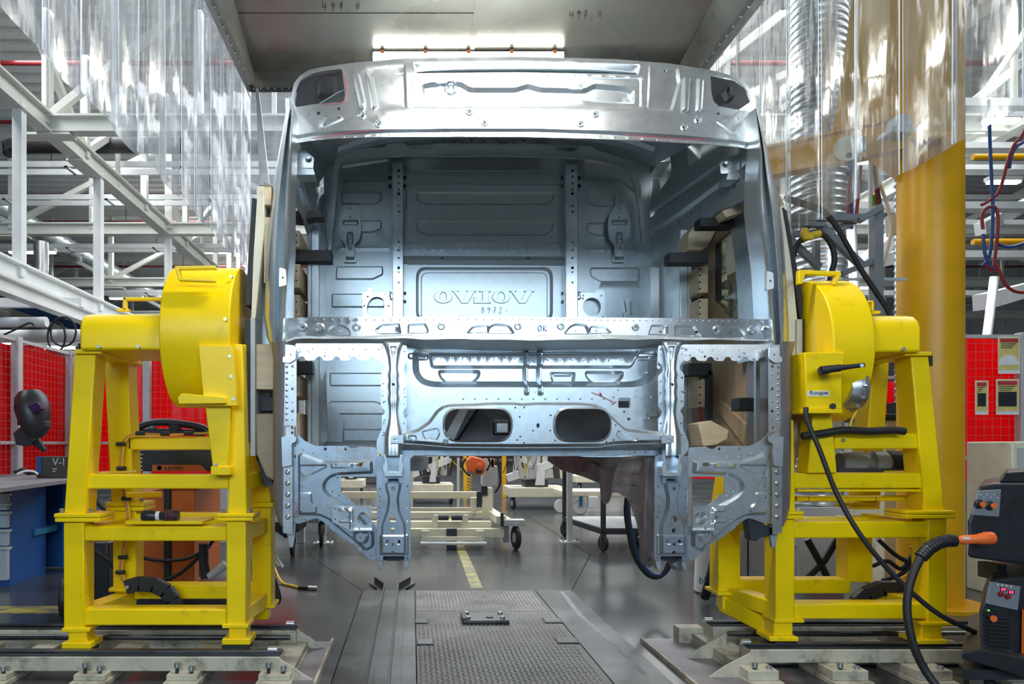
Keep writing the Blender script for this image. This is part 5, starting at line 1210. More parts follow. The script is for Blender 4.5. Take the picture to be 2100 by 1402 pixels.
for k, (d, z) in enumerate(((10.75, 6.9), (12.6, 6.85), (14.6, 6.9), (16.4, 6.9), (18.4, 6.9), (20.6, 6.9), (23, 6.9), (26, 6.9))):
    o = thing('sprinkler_pipe', ['first', 'second', 'third', 'fourth', 'fifth', 'sixth', 'seventh', 'eighth'][k]+' dark red sprinkler pipe from the front under the roof', 'pipe', (0, d, z), 'red sprinkler pipes')
    MB().cyl((-21, d, z), (25, d, z), .035, 8).build('pipe', M['redpipe'], o)
    for x in range(-20, 26, 3): MB().bar((x+.5, d, z), (x+.5, d, ZR), .012, .012).build('hanger_rod', M['dark'], o)
tag(MB().tube([(-6.6, 11.6, 5.9), (-6.4, 11.6, 6.0), (-3.6, 11.6, 6.0), (-2.5, 11.6, 6.0)], .13, 12).build('black_pipe', M['black']), 'thick black pipe under the roof behind the left strips', 'pipe')
for k, (d, z) in enumerate(((12.1, 5.85), (13.7, 5.85), (16.2, 5.6), (21, 5.6))):
    o = thing('cable_tray', ['nearest', 'second', 'third', 'farthest'][k]+' perforated grey cable tray crossing the hall', 'cable tray', (0, d, z), 'cable trays')
    for s_ in (0, .35): MB().box(-20, 24, d+s_, d+s_+.03, z, z+.1).build('side_rail', M['lgrey'], o)
    for x in range(-20, 24, 2): MB().box(x, x+.06, d, d+.38, z, z+.02).build('rung', M['lgrey'], o)
def hall_lamp(x0, x1, y, d, label, sl=0):
    o = thing('ceiling_lamp', label, 'lamp', P((x0+x1)/2, y, d), 'fluorescent hall lamps')
    a, b = P(x0, y, d), P(x1, y, d)
    MB().box(a.x, b.x, d, d+.14, a.z+.03, a.z+.1).build('housing', M['lgrey'], o, bevel=.01)
    MB().box(a.x+.02, b.x-.02, d+.02, d+.12, a.z-.01, a.z+.03).build('tube', M['tubeb'], o, bevel=.01)
for x0, x1, y, d, lb in ((218, 322, 352, 13.0, 'lit lamp under the roof beside the left strip curtain'), (410, 472, 517, 19.0, 'lit lamp under the roof above the left drum'), (14, 112, 517, 15.5, 'lit lamp at the far left under the roof'), (222, 292, 612, 22, 'small lit lamp behind the left stand handle'), (330, 372, 575, 24, 'small far lamp left of the left drum handle'),
                         (1712, 1790, 330, 10.5, 'lit lamp right of the yellow jib arm'), (2025, 2100, 245, 8.5, 'lit lamp right of the jib column near the curtain'), (2030, 2100, 372, 12, 'lit lamp right of the jib column in the middle'), (1510, 1560, 525, 17, 'lit lamp seen through the right plywood window'), (1750, 1790, 590, 15, 'lit lamp behind the grey bracket frame')):
    hall_lamp(x0, x1, y, d, lb)
# crane rails, ducts, hangers on the left
cw = thing('crane_rail', 'white monorail beams hanging along the left side', 'crane rail', (-5, 12, 3))
MB().ibeam((-5, 7.5, 3.23), (-5, 30, 3.23), .2, .26).build('upper_beam', M['white'], cw)
MB().ibeam((-4.6, 7.5, 2.86), (-4.6, 30, 2.86), .16, .2).build('lower_beam', M['white'], cw)
for d in (8.94, 11.2, 14.4, 19, 24): MB().bar((-5, d, 3.2), (-5, d, 5.4), .12, .12).build('hanger_post', M['white'], cw)
for d in (9.6, 13, 17): MB().bar((-7.5, d, 3.0), (-4.5, d, 3.0), .1, .12).build('cross_rail', M['white'], cw)
def spiral(label, a, b, r, m, pitch=.075, nseg=20, rib=.006):
    a = V(a); b = V(b); L = (b-a).length; n = int(L/pitch); prof = [(r*.99, 0)]
    for k in range(n):
        h = k*pitch
        prof += [(r, h+pitch*.1), (r, h+pitch*.7), (r+rib, h+pitch*.8), (r+rib, h+pitch*.95)]
    o = MB().lathe(prof, a, (b-a).normalized(), nseg).build('spiral_duct', m, smooth=50)
    return tag(o, label, 'duct')
spiral('silver spiral duct receding under the left roof', (-9, 12, 6.25), (-9, 40, 6.25), .22, M['duct'], .3)
tag(MB().tube([(-7.4, 14, 5.1), (-7.4, 14, 4.45), (-7.5, 14, 4.28), (-7.75, 14, 4.2), (-10.5, 14, 4.2)], .14, 12).build('elbow_duct', M['steel']), 'silver elbow pipe hanging at the far left', 'duct')
tag(MB().box(-12.2, -11.2, 11, 40, 5.2, 5.7).build('blue_conveyor', M['blue'], bevel=.02), 'dark blue conveyor housing high at the far left', 'conveyor')
tag(MB().cyl(P(-40, 661, 8.3), P(96, 660, 8.3), .06, 12).build('white_pipe', M['white']), 'short white horizontal pipe above the left red curtain', 'pipe')
tag(MB().cyl(P(-60, 690, 9.2), P(230, 688, 9.2), .085, 12).build('white_pipe', M['white']), 'long white horizontal pipe just above the left red curtain', 'pipe')
for k, (x, y) in enumerate(((116, 690), (130, 680))):
    tag(MB().tube([P(x+26*math.cos(t/10*6.28)*(.7+.3*k), y+30*math.sin(t/10*6.28), 7.9) for t in range(11)], .012, 6).build('cable_loop', M['black']), ['black cable loop hanging', 'second black cable loop hanging'][k]+' above the left red curtain', 'cable')
tag(MB().tube([P(0, 690, 7.2), P(30, 676, 7.2), P(60, 662, 7.2), P(70, 668, 7.2)], .01, 6).build('hanging_cable', M['black']), 'thin black cable at the left edge above the red curtain', 'cable')
for k, (x0, x1, y, d) in enumerate(((40, 150, 713, 10.5), (250, 352, 735, 11), (-60, 40, 705, 10.5))):
    hall_lamp(x0, x1, y, d, ['bright lamp just above the left red curtain', 'bright lamp under the left arm cover behind the curtain', 'bright lamp at the left picture edge above the curtain'][k])
# ================================================================ red welding curtains
def curtain_side(label, pts, zt, zl, zb, npost, name='welding_curtain', zrail=None):
    """pts: ground line of the fence (x,y)"""
    o = thing(name, label, 'welding curtain', (pts[0][0], pts[0][1], 0))
    for i in range(len(pts)-1):
        a, b = V((*pts[i], 0)), V((*pts[i+1], 0)); L = (b-a).length; nrm = V((-(b-a).y, (b-a).x, 0)).normalized()
        n = int(L/.06); rows = []
        for j in range(8):
            z = lerp(zt, zl, j/7); row = []
            for k in range(n+1):
                t = k/n; w_ = .025*math.sin(k*.55+j*.25)+.012*math.sin(k*1.7)
                zz = z+(.025*math.sin(k*.33) if j == 0 else 0)
                row.append(a.lerp(b, t)+nrm*(.05+w_)+V((0, 0, zz)))
            rows.append(row)
        MB().shell(rows, nrm*.004).build('vinyl_sheet', M['red'], o, smooth=60)
        MB().bar(a+V((0, 0, zrail or (zl+.0))), b+V((0, 0, zrail or zl)), .03, .03).build('rail', M['lgrey'], o)
        MB().bar(a+V((0, 0, zt+.02)), b+V((0, 0, zt+.02)), .03, .03).build('rail', M['lgrey'], o)
        mb = MB(); k = 0
        while k*.07 < L: mb.bar(a.lerp(b, k*.07/L)-nrm*.02+V((0, 0, zb)), a.lerp(b, k*.07/L)-nrm*.02+V((0, 0, zt)), .0018, .0018); k += 1
        z = zb
        while z < zt: mb.bar(a-nrm*.02+V((0, 0, z)), b-nrm*.02+V((0, 0, z)), .0018, .0018); z += .07
        w_ = mb.build('wire_mesh', M['grey'], o, smooth=0); w_['kind'] = 'stuff'
        for j in range(0 if i == 0 else 1, npost[i]+1):
            c = a.lerp(b, j/npost[i]); MB().bar(c, c+V((0, 0, zt+.05)), .075, .075).build('post', M['lgrey'], o, bevel=.004)
    return o
curtain_side('red vinyl welding curtain behind wire mesh on the left', [(-3.72, 5.6), (-3.68, 7.55), (-1.2, 7.6)], 2.02, .75, .3, [2, 3], zrail=1.08)
curtain_side('red vinyl welding curtain with posters right of the jib column', [(4.3, 5.9), (5.126, 5.9), (6.8, 5.9)], 1.95, .75, .3, [1, 1], zrail=.95)
curtain_side('red vinyl curtain seen through the right stand legs', [(2.9, 7.4), (5.2, 7.4)], 1.75, .7, .3, [2], zrail=.9)
def poster(x0, y0, x1, y1, d, label, kind):
    o = thing('poster', label, 'poster', P((x0+x1)/2, y1, d), 'notices on the right red curtain')
    MB().fb(x0, y0, x1, y1, d, .003).build('sleeve', M['paper'], o)
    MB().fb(x0+2, y0+2, x1-2, y1-8, d-.002, .002).build('sheet', M['posty'], o)
    MB().fb(x0+4, y0+4, x1-4, y0+12, d-.004, .002).build('heading_band', M['redm'], o)
    if kind == 0:
        c = P((x0+x1)/2, y1-18, d-.004)
        MB().prism([c+V((S(21, d)*math.cos(t*math.pi/12), 0, S(21, d)*math.sin(t*math.pi/12))) for t in range(13)], (0, .002, 0)).build('picture', M['paper'], o)
    else:
        MB().fb(x0+5, y0+26, x1-5, y1-17, d-.004, .002).build('picture', M['dark'], o)
    for k in range(3): MB().fb(x0+6, y0+14+k*4, x1-8-k*4, y0+15.5+k*4, d-.004, .002).build('text_line', M['pencil'], o)
M['posty'] = mat('poster_yellow', (.72, .6, .2), .6)
poster(2047, 690, 2092, 766, 5.872, 'upper yellow notice with white dome picture on red curtain', 0)
poster(2043, 777, 2090, 850, 5.872, 'lower yellow notice with dark picture on red curtain', 1)
poster(2000, 780, 2027, 850, 5.872, 'notice half hidden behind the jib column', 1)
# ================================================================ left work bench
wb_ = thing('work_bench', 'work bench with grey top and blue panels left of the left stand', 'work bench', PZ(40, 1180))
MB().prism([PZ(-80, 1010, .8), PZ(0, 1000, .8), PZ(137, 983, .8), PZ(141, 972, .8), PZ(-80, 972, .8)], (0, 0, -.03)).build('top', M['grey'], wb_, bevel=.003)
MB().fb(10, 988, 137, 1162, 6.02, .03).build('back_panel', M['blue'], wb_)
MB().fb(128, 990, 137, 1166, 5.85, .2).build('side_panel', M['blue'], wb_)
a, b = P(-120, 1204, 5.28), P(20, 1003, 5.28)
MB().box(a.x, b.x, 5.28, 5.8, .0, b.z).build('drawer_cabinet', M['blue'], wb_)
for y0, y1 in ((1013, 1031), (1033, 1046), (1050, 1082), (1087, 1119), (1123, 1190)):
    dr = MB().fb(-120, y0, 14, y1, 5.24, .04).build('drawer', M['lblue'], wb_, bevel=.004)
    MB().fb(-120, y0-1, 17, y0+4, 5.2, .05).build('pull', M['lgrey'], dr)
MB().fb(20, 1086, 73, 1098, 5.6, .35).build('shelf', M['tblue'], wb_)
tag(MB().fb(20, 1072, 56, 1085.5, 5.62, .25).build('paper_stack', M['paper']), 'pale stack of papers on the bench shelf', 'paper')
sb = thing('sign_box', 'dark brown box with pale letters on the work bench', 'box', P(108, 972, 5.6))
M['brown'] = mat('brown_box', (.06, .045, .035), .6)
a, b = P(75, 971, 5.5), P(142, 936, 5.5)
MB().box(a.x, b.x, 5.5, 5.7, .801, b.z).build('body', M['brown'], sb, bevel=.004)
text_mesh('lettering', 'V-I', M['lgrey'], sb, P(107, 954, 5.498), .085)
for k in range(2): MB().fb(108, 960+k*5, 117-k*3, 962+k*5, 5.497, .002).build('small_print', M['lgrey'], sb)
MB().fb(75, 936, 84, 971, 5.49, .2).build('blue_end', M['blue'], sb)
gg = thing('goggles', 'black goggles with white strap on the work bench', 'goggles', P(52, 974, 5.3))
MB().tube([P(28+k*10, 966+(k % 2)*4-3*math.sin(k), 5.3) for k in range(6)], [.01, .02, .02, .016, .02, .008], 8).build('frame', M['black'], gg)
MB().tube([P(35, 972, 5.22), P(50, 966, 5.22), P(68, 966, 5.22), P(78, 972, 5.22)], .008, 6).build('strap', M['paper'], gg)
hm = thing('welding_helmet', 'black welding helmet hanging on the left fence post', 'helmet', P(63, 925, 6.2))
M['visor'] = mat('visor', (.06, .02, .1), .15, .3)
MB().lathe([(.02, .23), (.09, .22), (.13, .17), (.15, .08), (.14, 0), (.12, -.09), (.08, -.17), (.03, -.2)], P(70, 852, 6.15), (-.25, .1, 1), 16, .8).build('shell', M['blackp'], hm)
MB().fq([(55, 832), (76, 824), (88, 838), (68, 848)], 5.98, .05).build('visor', M['visor'], hm, bevel=.008)
MB().fq([(58, 868), (92, 862), (94, 876), (80, 888), (60, 884)], 6.0, .1).build('chin_guard', M['black'], hm, bevel=.01)
MB().fq([(35, 815), (52, 818), (56, 868), (34, 872)], 6.2, .1).build('headband', M['black'], hm, bevel=.01)
MB().fq([(26, 888), (46, 870), (62, 880), (70, 904), (52, 915), (32, 912)], 6.15, .08).build('neck_flap', M['dark'], hm, bevel=.01)
MB().fq([(62, 885), (72, 890), (92, 922), (88, 927), (60, 908)], 6.2, .05).build('bib', M['black'], hm, bevel=.008)
# ================================================================ orange welder behind the left stand
wl = thing('welder', 'orange and black wheeled welder behind the left stand', 'welder', PZ(340, 1225))
dW = 4.35
a, b = P(284, 1198, dW), P(398, 1005, dW)
MB().box(a.x, b.x, dW, dW+.6, a.z, b.z).build('body', M['orange_dk'], wl, bevel=.008)
MB().fb(336, 1000, 348, 1196, dW-.03, .03).build('center_strap', M['black'], wl)
MB().box(a.x-.03, b.x+.25, dW-.05, dW+.65, .03, .12).build('cart_base', M['dark'], wl, bevel=.006)
a2, b2 = P(276, 966, dW-.1), P(470, 922, dW-.1)
MB().box(a2.x, b2.x, dW-.1, dW+.5, a2.z, b2.z).build('feeder', M['blackp'], wl, bevel=.008)
MB().fq([(312, 953), (410, 953), (424, 966), (312, 966)], dW-.12, .02).build('feeder_band', M['orange_dk'], wl)
text_mesh('lettering', 'KEMPPI', M['brown'], wl, P(336, 964.5, dW-.1225), .036)
MB().lathe([(.016, 0), (.016, .002), (.011, .002), (.011, 0)], P(327, 959, dW-.121), (0, -1, 0), 16).build('emblem', M['brown'], wl)
for k in range(5): MB().fb(278, 930+k*8, 292, 933+k*8, dW-.11, .01).build('louvre', M['lgrey'], wl)
MB().tube([P(270, 890, dW), P(285, 876, dW), P(310, 867, dW), P(345, 866, dW), P(400, 873, dW), P(424, 882, dW), P(424, 890, dW)], .022, 8).build('top_handle', M['blackp'], wl)
MB().tube([P(280, 888, dW), P(310, 884, dW), P(420, 888, dW)], .02, 8).build('lower_handle', M['blackp'], wl)
MB().fq([(345, 868), (362, 862), (372, 868), (362, 888), (346, 888)], dW-.02, .05).build('handle_grip', M['black'], wl, bevel=.006)
MB().fq([(305, 868), (318, 866), (312, 886), (302, 886)], dW-.01, .05).build('handle_end', M['grey'], wl, bevel=.006)
for x, y in ((123, 1240), (440, 1170)):
    c = PZ(x, 1275 if x < 200 else 1240); 
wc = PZ(127, 1270)
tag(MB().lathe([(.06, -.025), (.115, -.025), (.125, -.012), (.125, .012), (.115, .025), (.06, .025)], V((wc.x, wc.y+.05, .125)), (1, .3, 0), 20).build('cart_wheel', M['black']), 'black rubber cart wheel beside the left stand leg', 'wheel')
for k, pts in enumerate(([(280, 1135), (300, 1145), (340, 1149), (390, 1143), (430, 1120)], [(280, 1190), (330, 1190), (370, 1175), (410, 1140), (440, 1105)], [(195, 1130), (208, 1140), (225, 1152), (232, 1165)], [(192, 1010), (200, 1030), (215, 1045), (240, 1050)])):
    tag(MB().tube([P(x, y, 4.2) for x, y in pts], .011, 6).build('welding_cable', M['black']), ['upper black cable hanging across the orange welder', 'lower black cable hanging across the orange welder', 'short black cable between the left stand legs', 'coiled black cable in the left stand frame'][k], 'cable')
tag(MB().box(P(192, 0, 4.5).x, P(222, 0, 4.5).x, 4.5, 4.9, 0, P(0, 1112, 4.5).z).build('dark_cabinet', M['blackp'], bevel=.01), 'black cabinet standing behind the left stand legs', 'cabinet')
gn = thing('welding_torch', 'pale welding torch nozzle hanging beside the orange welder', 'torch', P(445, 1170, 4.1))
MB().tube([P(428, 1182, 4.1), P(445, 1170, 4.1), P(463, 1156, 4.1)], [.02, .024, .026], 10).build('nozzle', M['lgrey'], gn)
MB().tube([P(418, 1115, 4.12), P(418, 1150, 4.12), P(422, 1185, 4.12)], .028, 10).build('spring_hose', M['black'], gn)
for k in range(14): MB().lathe([(.0285, 0), (.031, .002), (.031, .005), (.0285, .007)], P(418, 1116+k*5, 4.12), (0, 0, 1), 10).build('coil', M['dark'], gn)
fc = thing('floor_cable', 'yellow cable with metal connector on the floor by the left stand', 'cable', PZ(610, 1203))
MB().tube([V(tuple(PZ(556, 1173)[:2])+(.12,)), PZ(575, 1190, .02), PZ(598, 1200, .01), PZ(613, 1204, .012)], .009, 8).build('cable', M['ybr'], fc)
MB().tube([PZ(612, 1204, .014), PZ(634, 1205, .014)], .014, 10).build('boot', M['black'], fc)
MB().tube([PZ(633, 1205, .014), PZ(651, 1206, .014)], .017, 12).build('plug', M['steel'], fc)
nz = thing('torch_leads', 'two pale torch nozzles hanging at the left stand rear leg', 'torch', P(566, 1165, 3.9))
for dx in (0, 8): MB().tube([P(557+dx, 1138, 3.9), P(564+dx, 1150, 3.9), P(572+dx, 1160+dx*.3, 3.9)], [.007, .008, .01], 8).build('nozzle', M['lgrey'], nz)
tag(MB().tube([P(558, 1185, 3.85), P(563, 1200, 3.85), P(570, 1225, 3.85), P(566, 1236, 3.85)], .02, 8).build('hose_end', M['black']), 'black hose end behind the left stand rear leg', 'hose')
# ================================================================ jib crane
jc = thing('jib_crane', 'amber yellow jib crane column with arm right of the cab', 'crane', (3.415, 4.6, 0))
AM = M['amber']; cx_, cy_, r_ = 3.43, 4.65, .185
MB().lathe([(r_, 0), (r_, 6.5)], (cx_, cy_, 0), (0, 0, 1), 40).build('column', AM, jc)
MB().lathe([(r_+.12, .0), (r_+.12, .025), (r_+.02, .03)], (cx_, cy_, 0), (0, 0, 1), 32).build('base_flange', AM, jc)
A0, A1 = V((3.35, 4.6, 3.12)), V((2.3, 5.35, 3.12))
mb = MB(); mb.ibeam(A0, A1, .11, .22, .014); mb.build('arm', AM, jc)
MB().prism([A0+V((-.05, .035, .1)), A0+V((-.42, .3, .1)), A0+V((-.28, .2, 1.4)), A0+V((0, 0, 1.4))], (.012, .016, 0)).build('upper_gusset', AM, jc)
MB().prism([A0+V((-.0, .0, -.11)), A0+V((-.26, .18, -.11)), A0+V((0, 0, -.45))], (.012, .016, 0)).build('lower_gusset', AM, jc)
MB().prism([P(1865, 272, 4.35), P(1962, 268, 4.35), P(1955, 276, 4.25), P(1880, 284, 4.25)], (0, 0, -.012)).build('bearing_plate', AM, jc)
MB().fq([(1866, 284), (1935, 275), (1920, 318), (1905, 325), (1892, 330)], 4.36, .02).build('front_gusset', AM, jc)
tr = thing('crane_trolley', 'round plate trolley hanging from the jib arm', 'trolley', P(1737, 335, 4.75))
c = P(1738, 305, 4.7)
MB().lathe([(.0, 0), (.085, 0), (.085, .012), (0, .012)], c, (-.3, -1, 0), 24).build('side_plate', M['cream'], tr)
MB().cyl(c+V((0, -.02, -.05)), c+V((0, .0, -.05)), .018, 12).build('axle', M['dark'], tr)
MB().tube([c+V((.03, -.01, .08)), c+V((.1, -.01, .06)), c+V((.09, -.01, -.02))], .02, 8).build('roller', M['bluecable'], tr)
MB().tube([c+V((.02, 0, -.08)), c+V((.03, 0, -.15)), c+V((.0, 0, -.17))], .018, 8).build('hook', M['bluecable'], tr)
bx_ = thing('junction_box', 'grey electrical box mounted on the jib arm root', 'junction box', P(1852, 272, 4.45))
MB().fq([(1842, 234), (1866, 234), (1872, 258), (1836, 258)], 4.42, .1).build('body', M['lgrey'], bx_, bevel=.006)
MB().fq([(1830, 258), (1876, 258), (1880, 270), (1828, 270)], 4.38, .14).build('plate', M['lgrey'], bx_, bevel=.004)
# ================================================================ ducts and bracket frame
spiral('wide silver spiral duct between cab and grey bracket frame', P(1679, 1060, 6.0), P(1679, -120, 6.0), S(52, 6.0), M['duct'], .062, 28)
spiral('narrow silver spiral duct just left of the jib column', P(1872, 1000, 5.3), P(1872, -120, 5.3), S(31, 5.3), M['duct'], .05, 24)
spiral('slim silver spiral duct left of the wide duct behind the strips', P(1640, 1060, 6.6), P(1640, -120, 6.6), S(20, 6.6), M['duct'], .06, 20)
gf = thing('bracket_frame', 'grey square tube bracket frame above the right stand', 'frame', P(1760, 640, 4.3))
dg = 4.35
def gbar(a, b, w_, d=dg, t=.04): MB().bar(P(a[0], a[1], d), P(b[0], b[1], d), t, S(w_, d), up=(0, -1, 0) if abs(a[0]-b[0]) < 3 else (0, 0, 1)).build('tube', M['grey'], gf, bevel=.004)
gbar((1610, 447), (1768, 447), 14); gbar((1610, 461), (1690, 461), 10); gbar((1762, 452), (1808, 424), 13, dg-.03)
MB().fb(1794, 420, 1813, 690, dg-.02, .06).build('post', M['grey'], gf, bevel=.004)
gbar((1678, 458), (1770, 548), 15, dg+.03); gbar((1612, 484), (1680, 548), 13, dg+.03); gbar((1618, 480), (1690, 478), 12, dg+.06)
MB().fb(1672, 492, 1683, 556, dg+.08, .04).build('strut', M['grey'], gf, bevel=.003)
gbar((1725, 562), (1798, 532), 12, dg+.02); gbar((1700, 472), (1760, 452), 10, dg+.06)
MB().fb(1735, 569, 1860, 575, dg+.1, .01).build('slotted_rail', M['lgrey'], gf)
for k, off in enumerate((0, 6)):
    tag(MB().tube([P(x+off*.3, y+off, 4.15) for x, y in ((1610, 402), (1630, 410), (1665, 420), (1690, 432), (1715, 462), (1740, 505), (1765, 550), (1795, 595), (1818, 630), (1828, 655))], .013, 8).build('black_hose', M['black']), ['upper black hose', 'lower black hose'][k]+' running diagonally over the bracket frame', 'hose', 'diagonal hoses')
lh = thing('hanging_hose', 'looped black hose held by a yellow clamp over the right drum', 'hose', P(1680, 570, 4.2))
MB().tube([P(x, y, 4.2) for x, y in ((1628, 525), (1630, 508), (1640, 494), (1656, 484), (1680, 479), (1696, 488), (1708, 510), (1711, 535), (1706, 555), (1702, 575))], .017, 8).build('hose', M['black'], lh)
MB().tube([P(x, y, 4.2) for x, y in ((1644, 492), (1658, 484), (1681, 479))], .022, 8).build('clamp', M['ybr'], lh)
MB().fq([(1648, 466), (1657, 466), (1660, 478), (1672, 482), (1668, 490), (1650, 490), (1646, 478)], 4.16, .03).build('clip', M['ybr'], lh, bevel=.004)
MB().fq([(1645, 462), (1662, 462), (1660, 470), (1645, 470)], 4.2, .03).build('hook', M['dark'], lh)
# pipes and hoses going up
tag(MB().tube([P(1786, 700, 5.2), P(1786, 100, 5.2)], .017, 8).build('white_pipe', M['white']), 'thin white vertical pipe left of the narrow duct', 'pipe')
for k, (m, pts, lb) in enumerate((('green', ((1790, 680), (1789, 560), (1790, 450), (1792, 400)), 'green hose running up beside the white pipe'), ('bluecable', ((1798, 700), (1796, 560), (1800, 470), (1805, 420), (1792, 350)), 'blue hose running up beside the white pipe'), ('redcable', ((1806, 520), (1800, 430), (1796, 380), (1790, 300), (1788, 120)), 'dark red hose running up beside the white pipe'),
                                  ('redcable', ((1738, 470), (1740, 400), (1745, 350), (1752, 260)), 'left red hose hanging behind the bracket frame'), ('redcable', ((1755, 450), (1760, 400), (1765, 340)), 'right red hose hanging behind the bracket frame'), ('bluecable', ((1746, 470), (1747, 400), (1752, 330)), 'dark blue hose between two red hoses'),
                                  ('white', ((1794, 330), (1806, 380), (1822, 430), (1828, 470), (1822, 500), (1812, 540)), 'pale flexible hose curving beside the narrow duct'))):
    tag(MB().tube([P(x, y, 5.1) for x, y in pts], .012, 8).build('hose', M[m]), lb, 'hose')
tag(MB().fq([(1824, 440), (1840, 438), (1843, 480), (1828, 482)], 5.1, .06).build('white_box', M['white'], bevel=.006), 'small white box beside the narrow duct', 'box')
def tube_lamp(pts, d, label):
    o = thing('tube_lamp', label, 'lamp', P(*pts[-1], d))
    MB().tube([P(*p, d) for p in pts], .022, 10).build('tube', M['tubeb'], o)
    MB().tube([P(p[0]+4, p[1], d+.06) for p in pts], .035, 8).build('housing', M['lgrey'], o)
tube_lamp(((1742, 462), (1752, 650)), 5.6, 'upright glowing tube lamp behind the bracket frame')
tube_lamp(((2036, 568), (2021, 688)), 6.3, 'tilted glowing tube lamp right of the jib column')
for k, (m, pts, lb) in enumerate((('bluecable', ((2028, 205), (2030, 290), (2034, 380), (2036, 440), (2030, 520), (2014, 545)), 'blue cable hanging right of the jib column'), ('redcable', ((2120, 205), (2100, 270), (2078, 300), (2064, 340), (2050, 390), (2030, 410), (2013, 420)), 'dark red cable sweeping down to the jib column'), ('redcable', ((2016, 470), (2014, 440), (2028, 424), (2044, 430), (2046, 470), (2040, 530), (2035, 555), (2020, 540)), 'red cable loop right of the jib column'), ('bluecable', ((2016, 480), (2020, 520), (2032, 548), (2040, 552)), 'short blue cable end beside the red loop'), ('bluecable', ((2046, 500), (2060, 506), (2080, 505), (2105, 497)), 'blue cable sagging to the right picture edge'), ('redcable', ((2044, 542), (2060, 580), (2080, 597), (2110, 600)), 'brown cable sagging to the right picture edge'), ('bluecable', ((2130, 205), (2108, 280), (2085, 300), (2074, 320), (2070, 345)), 'blue cable beside the sweeping red cable'))):
    tag(MB().tube([P(x, y, 5.9) for x, y in pts], .013, 8).build('cable', M[m]), lb, 'cable')
for y, lb in ((322, 'upper yellow pipe right of the jib column'), (496, 'lower yellow pipe right of the jib column')):
    tag(MB().cyl(P(1995, y, 8), P(2180, y-2, 8), S(6, 8), 10).build('yellow_pipe', M['amber']), lb, 'pipe')
for k, (y, h_, d) in enumerate(((208, 16, 8.6), (297, 12, 9), (342, 10, 9.5), (420, 14, 10), (455, 10, 11), (520, 14, 12), (600, 10, 13))):
    tag(MB().fb(1620, y-h_/2, 2250, y+h_/2, d, .2).build('white_beam', M['white']), ['first', 'second', 'third', 'fourth', 'fifth', 'sixth', 'seventh'][k]+' white cross beam from the top behind the jib column', 'beam', 'white beams at the right')
for k, (a, b, d) in enumerate((((1700, 610), (1860, 460), 8.5), ((1700, 560), (1870, 520), 9.5), ((2010, 470), (2120, 410), 10.6), ((2010, 620), (2120, 590), 8), ((1660, 210), (1810, 120), 9), ((1600, 150), (1720, 90), 11.2))):
    tag(MB().bar(P(*a, d), P(*b, d+1.5), .14, .18).build('white_brace', M['white']), ['slanted white brace behind the bracket frame post', 'flatter white brace behind the bracket frame', 'white brace right of the column near the cable loop', 'pale brace above the right red curtain', 'white brace behind the right strips near the wide duct', 'white brace behind the strips next to the cab roof'][k], 'brace')
# dark equipment behind the right stand
mt_ = thing('drive_motor', 'dark grey ribbed drive motor inside the right stand', 'motor', P(1790, 970, 3.6))
ca, cb_ = P(1722, 948, 3.55), P(1870, 948, 3.55)
L = (cb_-ca).length
MB().lathe([(.05, 0), (.055, .01), (.055, L*.3), (.04, L*.32), (.04, L*.42), (.058, L*.44), (.058, L*.62), (.05, L*.63), (.05, L*.95), (.03, L)], ca, (1, 0, 0), 20).build('housing', M['grey'], mt_)
for k in range(10): MB().lathe([(.05, 0), (.058, .001), (.058, .005), (.05, .006)], ca+V((L*(.65+k*.028), 0, 0)), (1, 0, 0), 16).build('fin', M['dark'], mt_)
MB().fb(1720, 960, 1872, 975, 3.5, .12).build('bed', M['dark'], mt_)
tag(MB().tube([P(x, y, 3.22) for x, y in ((1645, 894), (1690, 888), (1730, 882), (1780, 884), (1830, 882), (1855, 884))], .018, 10).build('corrugated_hose', M['black']), 'black corrugated hose lying on the right stand beam', 'hose')
tag(MB().tube([P(x, y, 3.28) for x, y in ((1756, 824), (1757, 840), (1748, 858), (1742, 876))], .006, 6).build('yellow_cable', M['ybr']), 'thin yellow cable below the grey flange', 'cable')
tag(MB().tube([P(x, y, d) for x, y, d in ((1653, 835, 3.13), (1655, 860, 3.12), (1680, 920, 3.08), (1715, 1010, 3.05), (1760, 1090, 3.0), (1815, 1160, 2.97), (1870, 1215, 2.95), (1930, 1262, 2.95), (2000, 1296, 2.95))], .0105, 8).build('power_cable', M['black']), 'black power cable drooping from the gear box to the welding machine', 'cable')
bxs = thing('beige_machine', 'beige cabinet machine with black trim behind the right stand', 'machine', PZ(1840, 1180))
a, b = P(1815, 1170, 5.2), P(1900, 858, 5.2)
MB().box(a.x, b.x, 5.2, 5.7, 0, b.z).build('body', M['cream'], bxs, bevel=.01)
MB().fb(1812, 848, 1900, 862, 5.15, .5).build('top', M['blackp'], bxs, bevel=.01)
MB().fq([(1836, 825), (1860, 822), (1864, 850), (1838, 850)], 5.2, .1).build('handle', M['black'], bxs)
gp = thing('grey_board', 'weathered grey panel leaning behind the right stand', 'panel', PZ(1680, 1195))
MB().prism([P(1640, 1196, 4.6), P(1742, 1196, 4.6), P(1742, 1040, 4.9), P(1640, 1040, 4.9)], (0, .03, 0)).build('panel', M['lgrey'], gp)
for k, pts in enumerate(([(1655, 1105), (1680, 1150), (1700, 1190)], [(1720, 1100), (1690, 1150), (1650, 1190)], [(1800, 1105), (1840, 1140), (1870, 1150), (1890, 1130)], [(1790, 1160), (1820, 1150), (1850, 1165), (1880, 1120)], [(1810, 1190), (1850, 1175), (1880, 1140), (1885, 1100)])):
    tag(MB().tube([P(x, y, 4.2) for x, y in pts], .02 if k < 2 else .013, 8).build('black_hose', M['black']), ['black hose leaning left to right behind the right stand', 'black hose crossing it behind the right stand', 'upper black cable in the right stand frame', 'middle black cable in the right stand frame', 'lower black cable in the right stand frame'][k], 'hose')
